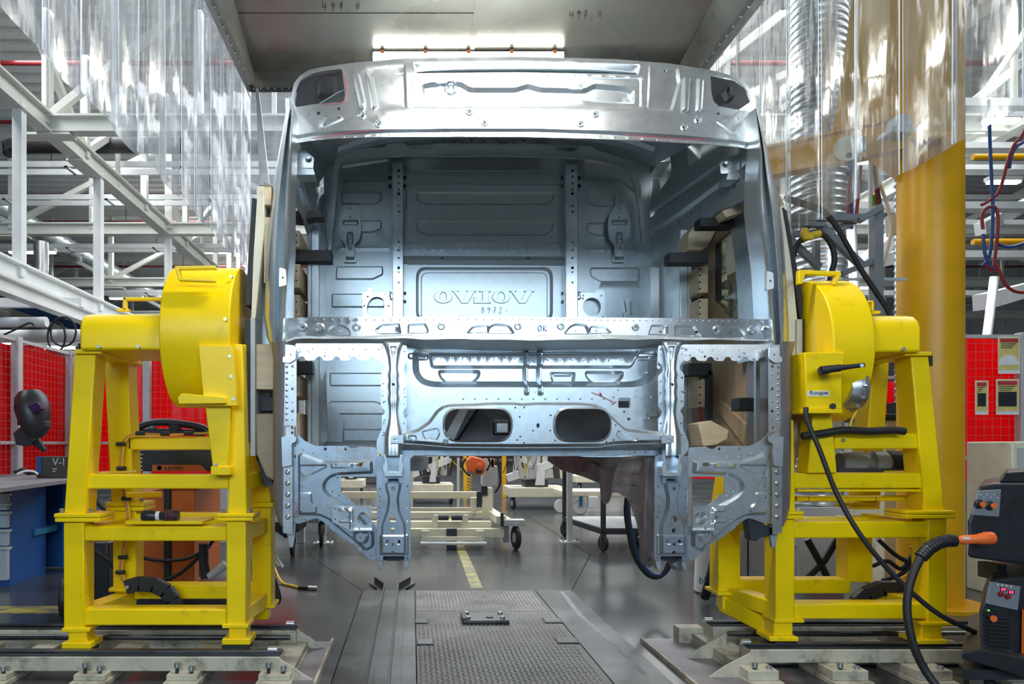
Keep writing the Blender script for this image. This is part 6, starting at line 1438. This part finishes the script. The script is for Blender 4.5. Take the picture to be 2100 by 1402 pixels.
tag(MB().tube([P(x, y, 3.5) for x, y in ((1868, 1120), (1872, 1160), (1862, 1205), (1820, 1215), (1830, 1195), (1860, 1180))], .006, 6).build('yellow_cable', M['ybr']), 'thin yellow and brown cable inside the right stand', 'cable')
cc2 = thing('cable_chain', 'black cable drag chain inside the right stand', 'cable chain', P(1800, 1240, 3.5))
ctr = [P(1755, 1236, 3.5), P(1775, 1218, 3.5), P(1805, 1206, 3.5), P(1835, 1206, 3.5), P(1853, 1213, 3.5)]
for i in range(len(ctr)-1):
    a, b = ctr[i], ctr[i+1]; MB().bar(a, b+(b-a)*.12, .07, .045, up=(0, -1, 0)).build('link', M['black'], cc2, bevel=.004)
wcyl = thing('white_canister', 'white plastic canister with blue print behind the right stand', 'canister', PZ(1455, 1212))
c = PZ(1456, 1214); MB().lathe([(.1, 0), (.11, .01), (.11, .46), (.09, .5), (.05, .52)], c, (.04, 0, 1), 24).build('body', M['white'], wcyl)
text_mesh('print', 'blue', M['tblue'], wcyl, P(1433, 1196, c.y-.125), .07)
tag(MB().tube([P(1470, 1095, 4.7), P(1466, 1140, 4.7), P(1455, 1190, 4.7), P(1445, 1225, 4.75)], .03, 8).build('black_hose', M['black']), 'thick black hose leaning on the white canister', 'hose')
gc = thing('grey_cabinet', 'tall pale cabinet between the right stand rear legs', 'cabinet', PZ(1540, 1190))
a, b = P(1520, 1190, 4.9), P(1588, 1070, 4.9)
MB().box(a.x, b.x, 4.9, 5.3, 0, b.z+.2).build('body', M['lgrey'], gc, bevel=.008); MB().fb(1534, 1060, 1536, 1190, 4.89, .02).build('door_gap', M['dark'], gc)
# ================================================================ welding machine, lower right
wm = thing('welding_machine', 'black two-piece welding machine on a cart at the right edge', 'welding machine', (2.35, 2.9, 0))
dM = 2.75
MB().fq([(1988, 1062), (2006, 996), (2040, 990), (2160, 990), (2160, 1160), (2095, 1158), (1984, 1143), (1986, 1120), (1984, 1070)], dM, (0.425, .5, 0)).build('feeder_body', M['blackp'], wm, bevel=.012)
MB().fq([(2050, 985), (2062, 968), (2120, 964), (2160, 964), (2160, 990), (2050, 990)], dM+.02, (0.340, .4, 0)).build('feeder_lid', M['blackp'], wm, bevel=.01)
fp_ = MB().fq([(2006, 1006), (2054, 1003), (2050, 1060), (1994, 1056)], dM-.006, .01).build('control_panel', M['grey'], wm, bevel=.003)
for x, y in ((2006, 1033), (2028, 1036)):
    c = P(x, y, dM-.006); MB().lathe([(.018, 0), (.018, .006), (.012, .008), (.012, .022), (.0, .022)], c, (0, -1, 0), 18).build('knob', M['blackp'], wm)
    MB().lathe([(.011, .022), (.011, .025), (0, .025)], c, (0, -1, 0), 18).build('knob_cap', M['orange'], wm)
for k in range(6): MB().lathe([(.003, 0), (.003, .002)], P(2010+k*7, 1014+(k % 2)*6, dM-.007), (0, -1, 0), 8).build('indicator', M['lgrey'], wm)
MB().lathe([(.02, 0), (.022, .01), (.022, .05), (.018, .06), (.018, .12), (.013, .13), (.013, .16)], P(2036, 1103, dM-.06), (-1, -.05, -.05), 16).build('torch_connector', M['orange'], wm)
for k in range(7): MB().lathe([(.022, 0), (.0245, .001), (.0245, .004), (.022, .005)], P(2034-k*2.0, 1103, dM-.06), (-1, -.05, -.05), 16).build('connector_rib', M['orange'], wm)
MB().fb(1975, 1101, 1990, 1106, dM-.085, .004).build('connector_label', M['paper'], wm)
MB().fq([(2030, 1188), (2100, 1180), (2160, 1180), (2160, 1372), (2010, 1372), (2012, 1345), (2008, 1255), (2014, 1240)], dM+.02, (0.425, .5, 0)).build('power_source', M['blackp'], wm, bevel=.01)
MB().fq([(2031, 1192), (2094, 1202), (2088, 1252), (2024, 1238)], dM+.008, .012).build('display_panel', M['grey'], wm, bevel=.003)
for x, y in ((2059, 1208), (2075, 1214)):
    MB().fb(x-6, y-4, x+6, y+4, dM+.004, .006).build('digit_window', M['blackp'], wm)
    for k in (-3, 2): MB().fb(x+k-1.3, y-2.5, x+k+1.5, y+2.5, dM+.002, .003).build('digit', M['led'], wm)
for x, y in ((2050, 1217), (2064, 1222)): MB().lathe([(.009, 0), (.009, .012), (0, .013)], P(x, y, dM+.008), (0, -1, 0), 14).build('small_knob', M['redcable'], wm)
for k in range(4): MB().lathe([(.005, 0), (.005, .003)], P(2045+k*9, 1198+k*1.5, dM+.007), (0, -1, 0), 10).build('button', M['lgrey'], wm)
for k in range(11): MB().fq([(2026, 1262+k*8), (2076, 1266+k*8), (2076, 1269+k*8), (2026, 1265+k*8)], dM+.008, .016).build('louvre', M['dark'], wm)
MB().lathe([(.0, 0), (.013, 0), (.013, .004), (0, .004)], P(2037, 1268, dM+.006), (0, -1, 0), 18).build('emblem', M['orange'], wm)
MB().lathe([(.02, 0), (.02, .01), (.012, .012), (.01, .004)], P(2067, 1340, dM+.015), (0, -1, 0), 18).build('socket', M['dark'], wm)
MB().lathe([(.003, 0), (.003, .003)], P(2027, 1251, dM+.015), (0, -1, 0), 8).build('green_light', mat('green_led', (0, .3, 0), .4, emit=(.2, 1, .1), estr=2), wm)
MB().fq([(2096, 1250), (2160, 1240), (2160, 1365), (2094, 1365)], dM+.01, (0.340, .4, 0)).build('side_cover', M['orange_dk'], wm)
MB().fq([(1970, 1337), (2010, 1332), (2160, 1360), (2160, 1390), (2095, 1388), (1972, 1350)], dM-.05, (0.510, .6, 0)).build('cart_tray', M['blackp'], wm, bevel=.006)
MB().fb(2045, 1158, 2065, 1190, dM+.15, .1).build('feeder_pivot', M['blackp'], wm)
c = P(2013, 1420, dM+.1)
MB().lathe([(.03, -.018), (.06, -.018), (.065, -.01), (.065, .01), (.06, .018), (.03, .018)], V((c.x, c.y, .067)), (1, .3, 0), 20).build('caster_wheel', M['black'], wm)
MB().bar(V((c.x, c.y, .07)), V((c.x, c.y, .16)), .06, .05).build('caster_fork', M['steel'], wm)
MB().prism([V((P(1975, 0, dM).x, dM, .14)), V((P(2160, 0, dM).x, dM, .14)), V((P(2160, 0, dM).x+.4, dM+.5, .14)), V((P(1975, 0, dM).x+.4, dM+.5, .14))], (0, 0, .04)).build('cart_frame', M['dark'], wm)
th = thing('torch_hose', 'black torch hose curving down from the orange connector', 'hose', P(1920, 1402, 2.7))
pts = [P(x, y, dM-.06) for x, y in ((1958, 1108), (1945, 1108), (1925, 1112), (1905, 1124), (1890, 1140))]
MB().tube(pts, .0215, 12).build('bend_sleeve', M['blackp'], th)
for k in range(16):
    t = k/15*(len(pts)-1.001); i = int(t); p = pts[i].lerp(pts[i+1], t-i); dr_ = (pts[i+1]-pts[i]).normalized()
    MB().lathe([(.0215, 0), (.0245, .001), (.0245, .005), (.0215, .006)], p, dr_, 12).build('sleeve_rib', M['black'], th)
MB().tube([P(x, y, d) for x, y, d in ((1890, 1140, 2.69), (1875, 1170, 2.68), (1864, 1205, 2.67), (1860, 1245, 2.66), (1865, 1290, 2.65), (1878, 1335, 2.64), (1898, 1375, 2.63), (1925, 1412, 2.6))], .0145, 10).build('hose', M['black'], th)
cbx = thing('cream_cabinet', 'cream cabinet corner behind the welding machine', 'cabinet', P(2090, 990, 4.8))
MB().box(P(2076, 0, 4.8).x, P(2076, 0, 4.8).x+.5, 4.8, 5.2, 0, P(0, 905, 4.8).z).build('body', M['cream'], cbx, bevel=.01)
MB().box(P(2088, 0, 4.79).x, P(2088, 0, 4.79).x+.4, 4.79, 4.81, .3, P(0, 918, 4.79).z).build('door', M['lgrey'], cbx)
br = thing('broom', 'stick broom leaning before the red curtain at right', 'broom', P(2055, 970, 5.5))
MB().cyl(V((P(2050, 0, 5.3).x, 5.3, 0)), P(2068, 935, 5.45), .012, 8).build('stick', M['paper'], br); MB().cyl(P(2067, 938, 5.45), P(2072, 922, 5.46), .016, 8).build('grip', M['black'], br)
# ================================================================ carts and machines behind the cab
def caster(parent, x, yb, d, r, m='black', ax=(1, .2, 0)):
    c = P(x, yb, d); z = r
    MB().lathe([(r*.45, -.02), (r*.9, -.02), (r, -.012), (r, .012), (r*.9, .02), (r*.45, .02)], V((c.x, d, z)), ax, 18).build('wheel', M[m], parent)
    MB().lathe([(r*.44, -.024), (r*.44, .024)], V((c.x, d, z)), ax, 12).build('hub', M['lgrey'], parent)
    MB().box(c.x-.035, c.x+.035, d-.05, d+.05, 2*r, 2*r+.03).build('fork', M['steel'], parent)
wc_ = thing('transport_cart', 'cream transport cart on casters behind the cab', 'cart', PZ(940, 1125))
dc = 7.15; CR = M['cream']
for r, t, nm in (((700, 1008, 985, 1022), .08, 'top_rail'), ((700, 1041, 985, 1049), .08, 'rail'), ((700, 1050, 992, 1063), .1, 'rail'), ((700, 1069, 1008, 1083), .1, 'rail')):
    MB().fb(*r, dc+(.9 if r[1] < 1045 else .45 if r[1] < 1060 else .12), t).build(nm, CR, wc_, bevel=.005)
MB().fb(700, 1084, 1038, 1102, dc, .1).build('front_beam', CR, wc_, bevel=.005)
MB().fb(870, 1100, 988, 1109, dc-.06, .03).build('bumper_bar', CR, wc_, bevel=.004)
MB().cyl(P(862, 1114, dc-.08), P(998, 1114, dc-.08), .018, 10).build('bumper_tube', M['white'], wc_)
for x in (872, 985): MB().fb(x-8, 1088, x+8, 1116, dc-.05, .04).build('bumper_lug', CR, wc_, bevel=.004)
MB().fb(916, 1084, 937, 1126, dc-.03, .05).build('latch', M['dark'], wc_, bevel=.004)
for x0, x1 in ((899, 920), (926, 948)): MB().cyl(P(x0, 1061, dc+.1), P(x1, 1061, dc+.1), .03, 12).build('buffer', M['dark'], wc_)
for x in (890, 952): MB().fq([(x-8, 1083), (x+8, 1083), (x+8, 1056), (x, 1056)], dc+.08, .06).build('buffer_lug', CR, wc_)
MB().fb(990, 1000, 1010, 1064, dc+.4, .1).build('stop_post', CR, wc_, bevel=.005); MB().fb(988, 996, 1000, 1016, dc+.38, .08).build('stop_pad', M['black'], wc_, bevel=.004)
MB().fb(966, 1020, 980, 1046, dc+.5, .08).build('toggle_clamp', CR, wc_, bevel=.005); MB().fb(978, 1008, 988, 1040, dc+.45, .05).build('toggle_lever', M['dark'], wc_)
zt_ = P(0, 1066, dc).z
MB().bar(V((P(1003, 0, dc+.3).x, dc+1.0, zt_+.04)), V((P(1028, 0, dc).x, dc, zt_)), .1, .08).build('side_rail', CR, wc_, bevel=.004)
MB().bar(V((P(1018, 0, dc+.3).x, dc+1.0, zt_)), V((P(1046, 0, dc).x, dc, zt_-.02)), .05, .06).build('side_rail', CR, wc_, bevel=.004)
MB().fb(1027, 1052, 1033, 1080, dc-.02, .04).build('pin', M['dark'], wc_)
MB().fb(1034, 1066, 1077, 1078, dc-.04, .14).build('caster_plate', M['lgrey'], wc_, bevel=.004)
MB().fb(1034, 1078, 1044, 1112, dc-.02, .1).build('caster_guard', M['grey'], wc_)
caster(wc_, 1058, 1132, dc-.02, .12)
caster(wc_, 820, 1132, dc-.02, .12)
for x in (845, 940): MB().fb(x-2.5, 938, x+2.5, 1046, dc+1.6, .04).build('upright', M['white'], wc_)
om = thing('orange_hoist', 'orange motor housing hanging on a grey post behind the cab', 'hoist', PZ(1000, 1040))
MB().fq([(957, 945), (966, 934), (990, 940), (996, 950), (994, 968), (986, 976), (960, 966)], 9.0, .25).build('housing', M['orange'], om, bevel=.02)
MB().lathe([(.05, 0), (.05, .02), (.03, .03), (0, .03)], P(984, 956, 9.0), (0, -1, 0), 18).build('cap', M['orange'], om)
MB().fb(976, 962, 988, 970, 8.98, .04).build('switch', M['black'], om)
MB().fb(1006, 940, 1014, 959, 9.3, .15).build('side_box', M['orange'], om, bevel=.01)
MB().fb(990, 955, 1020, 996, 9.4, .3).build('cabinet', M['lgrey'], om, bevel=.01)
MB().box(P(1003, 0, 9.3).x-.06, P(1003, 0, 9.3).x+.06, 9.3, 9.42, 0, P(0, 940, 9.3).z).build('post', M['lgrey'], om)
for k, pts in enumerate(([(955, 940), (948, 955), (955, 968), (965, 975)], [(1000, 935), (1006, 950), (998, 965)], [(1020, 940), (1024, 960), (1026, 990), (1015, 1010)])):
    MB().tube([P(x, y, 8.9) for x, y in pts], .014, 6).build('cable', M['black'], om)
MB().tube([P(963+4*math.cos(k*1.1), 975+k*1.1, 8.9+.03*math.sin(k*1.1)) for k in range(30)], .01, 5).build('coil_hose', M['ybr'], om)
for x, yb, yt, lb in ((954, 1010, 930, 'yellow post left of the orange hoist'), (1034, 1020, 938, 'yellow post right of the orange hoist')):
    c = PZ(x, yb); tag(MB().box(c.x-.04, c.x+.04, c.y, c.y+.08, 0, P(0, yt, c.y).z+.2).build('yellow_post', M['amber'], bevel=.005), lb, 'post')
def far_cart(x0, x1, yb, d, label, seed):
    rn = random.Random(seed); o = thing('assembly_cart', label, 'cart', P((x0+x1)/2, yb, d), 'cream assembly carts in the background')
    zb = .2
    a, b = P(x0, yb, d), P(x1, yb, d)
    MB().box(a.x, b.x, d, d+.8, zb, zb+.16).build('base', CR, o, bevel=.01)
    MB().bar(V((a.x, d+.3, zb+.3)), V((b.x, d+.3, zb+.62)), .15, .12).build('tilted_beam', M['white'], o)
    for k in range(11):
        x = lerp(a.x, b.x, (k+.5)/11)+rn.uniform(-.05, .05); h_ = rn.uniform(.2, .75); w_ = rn.uniform(.025, .07); y = d+rn.uniform(.05, .6); q = rn.uniform(-.12, .12)
        mm_ = M[('white', 'cream', 'white', 'lgrey', 'dark')[rn.randrange(5)]]
        MB().prism([V((x-w_, y, zb+.3)), V((x+w_, y, zb+.3)), V((x+q+w_, y, zb+.4+h_)), V((x+q-w_, y, zb+.4+h_))], (0, .06, 0)).build('clamp_unit', mm_, o, bevel=.008)
        MB().bar(V((x+q-.1, y-.02, zb+.4+h_*.8)), V((x+q+.12, y-.02, zb+.36+h_*rn.uniform(.5, 1))), .04, .05).build('clamp_arm', M['white' if k % 2 else 'dark'], o)
        if k % 2 == 0: MB().tube([V((x, y-.06, zb+.45)), V((x+rn.uniform(-.1, .15), y-.1, zb+.4+h_*.6)), V((x+rn.uniform(-.2, .25), y-.05, zb+.4))], .008, 5).build('air_line', M['ybr'] if k % 4 else M['black'], o)
    MB().prism([V((lerp(a.x, b.x, .45), d, zb+.2)), V((lerp(a.x, b.x, .6), d, zb+.2)), V((lerp(a.x, b.x, .6), d, zb+.55)), V((lerp(a.x, b.x, .52), d, zb+.55))], (0, .1, 0)).build('bracket', M['white'], o)
    MB().box(lerp(a.x, b.x, .3), lerp(a.x, b.x, .7), d+.2, d+.6, zb+.16, zb+.28).build('turntable', M['dark'], o)
    for t in (.06, .94): caster(o, lerp(x0, x1, t), yb, d+.1, .1)
far_cart(840, 930, 990, 12.5, 'cream assembly cart left of the orange hoist', 1)
far_cart(1045, 1165, 1008, 11.5, 'cream assembly cart right of the orange hoist', 2)
far_cart(690, 745, 1008, 14, 'small assembly cart seen through the left foot panel', 3)
far_cart(1180, 1330, 975, 16, 'far assembly cart behind the black trolley', 4)
far_cart(700, 830, 968, 19, 'far assembly cart behind the left front leg', 5)
bt = thing('black_trolley', 'black tube trolley carrying a blue tray under the cab', 'trolley', PZ(1230, 1128))
c1, c2 = PZ(1237, 1130), PZ(1180, 1104)
zl = .2
K = [V((c1.x, c1.y, zl)), V((c1.x+.75, c1.y, zl)), V((c2.x+.75, c2.y+.2, zl)), V((c2.x-.08, c2.y+.2, zl))]
for i in range(4): MB().bar(K[i], K[(i+1) % 4], .05, .06).build('lower_rail', M['dark'], bt, bevel=.004)
for i in range(4): MB().bar(K[i], K[i]+V((0, 0, .62)), .045, .045).build('post', M['dark'], bt, bevel=.004)
for i in range(4): MB().bar(K[i]+V((0, 0, .6)), K[(i+1) % 4]+V((0, 0, .6)), .04, .045).build('upper_rail', M['dark'], bt, bevel=.004)
MB().prism([k+V((0, 0, .02)) for k in K], (0, 0, .012)).build('deck', M['lgrey'], bt)
for i in range(4):
    MB().lathe([(.03, -.018), (.075, -.018), (.08, -.01), (.08, .01), (.075, .018), (.03, .018)], V((K[i].x, K[i].y, .08)), (1, .25, 0), 16).build('wheel', M['black'], bt)
    MB().bar(V((K[i].x, K[i].y, .08)), V((K[i].x, K[i].y, .18)), .05, .05).build('fork', M['dark'], bt)
ty = thing('blue_tray', 'teal blue plastic tray lying on the black trolley', 'tray', K[0]+V((.3, .4, .62)))
MB().box(K[3].x, K[0].x+.6, K[0].y+.1, K[2].y, .91, .94).build('top_deck', M['tblue'], ty, bevel=.006)
for k in range(4): x = K[3].x+.05+k*.3; MB().box(x, x+.1, K[0].y+.12, K[2].y-.02, .826, .91).build('foot', M['tblue'], ty)
wt = thing('white_trolley', 'pale trolley with a large white caster behind the black trolley', 'trolley', PZ(1190, 1055))
cw_ = PZ(1190, 1054)
MB().lathe([(.03, -.03), (.1, -.03), (.11, -.02), (.11, .02), (.1, .03), (.03, .03)], V((cw_.x, cw_.y, .11)), (.15, 1, 0), 24).build('wheel', M['white'], wt)
MB().bar(V((cw_.x, cw_.y-.04, .12)), V((cw_.x, cw_.y-.04, .3)), .05, .02).build('fork', M['tblue'], wt)
MB().lathe([(.03, -.03), (.1, -.03), (.11, -.02), (.11, .02), (.1, .03), (.03, .03)], V((cw_.x-.25, cw_.y+.2, .11)), (.6, 1, 0), 24).build('wheel', M['white'], wt)
MB().box(cw_.x-.3, cw_.x+.9, cw_.y-.1, cw_.y+.6, .28, .36).build('platform', CR, wt, bevel=.01)
MB().box(cw_.x+.1, cw_.x+.25, cw_.y-.12, cw_.y, .1, .28).build('brake_leg', M['white'], wt, bevel=.01)
def gpost(x, yb, yt, d_lab, w_=.055):
    c = PZ(x, yb); o = thing('steel_post', d_lab, 'post', c)
    MB().box(c.x-w_/2, c.x+w_/2, c.y, c.y+w_, .012, P(0, yt, c.y).z).build('upright', M['lgrey'], o, bevel=.003)
    MB().box(c.x-.1, c.x+.1, c.y-.06, c.y+.12, 0, .012).build('base_plate', M['lgrey'], o)
    for s_ in (-.075, .075): MB().cyl((c.x+s_, c.y, .012), (c.x+s_, c.y, .05), .01, 8).build('bolt', M['steel'], o)
gpost(1169, 1112, 940, 'grey steel post bolted to the floor beside the black trolley')
gpost(663, 1114, 1000, 'short grey post bolted to the floor behind the left foot panel')
dk = thing('dolly', 'dark low dolly with black casters behind the left foot panel', 'dolly', PZ(610, 1130))
dl = PZ(600, 1138)
MB().box(dl.x-.6, dl.x+.06, dl.y, dl.y+.5, .22, .32).build('deck', M['dark'], dk, bevel=.008)
MB().box(dl.x+.02, dl.x+.24, dl.y+.1, dl.y+.8, .3, .42).build('side_board', M['grey'], dk, bevel=.008)
MB().fq([(560, 1075), (575, 1078), (590, 1100), (586, 1104), (560, 1085)], dl.y-.02, .02).build('brace', M['black'], dk)
for x, y in ((dl.x, dl.y), (dl.x+.2, dl.y+.6)):
    MB().lathe([(.03, -.02), (.11, -.02), (.12, -.012), (.12, .012), (.11, .02), (.03, .02)], V((x, y, .12)), (1, .1, 0), 18).build('wheel', M['black'], dk)
    MB().bar(V((x, y, .12)), V((x, y, .3)), .06, .05).build('fork', M['dark'], dk)
for k, off in enumerate((0, 6)):
    tag(MB().tube([P(x+off*.6, y-off*.4, 4.6) for x, y in ((1286, 1020), (1284, 1050), (1290, 1095), (1302, 1140), (1322, 1172), (1342, 1183), (1360, 1176), (1374, 1150), (1384, 1120))], .0165, 8).build('hanging_hose', M['black' if k == 0 else 'bluecable']), ['black hose loop hanging below the right front leg', 'inner dark blue hose loop below the right front leg'][k], 'hose')
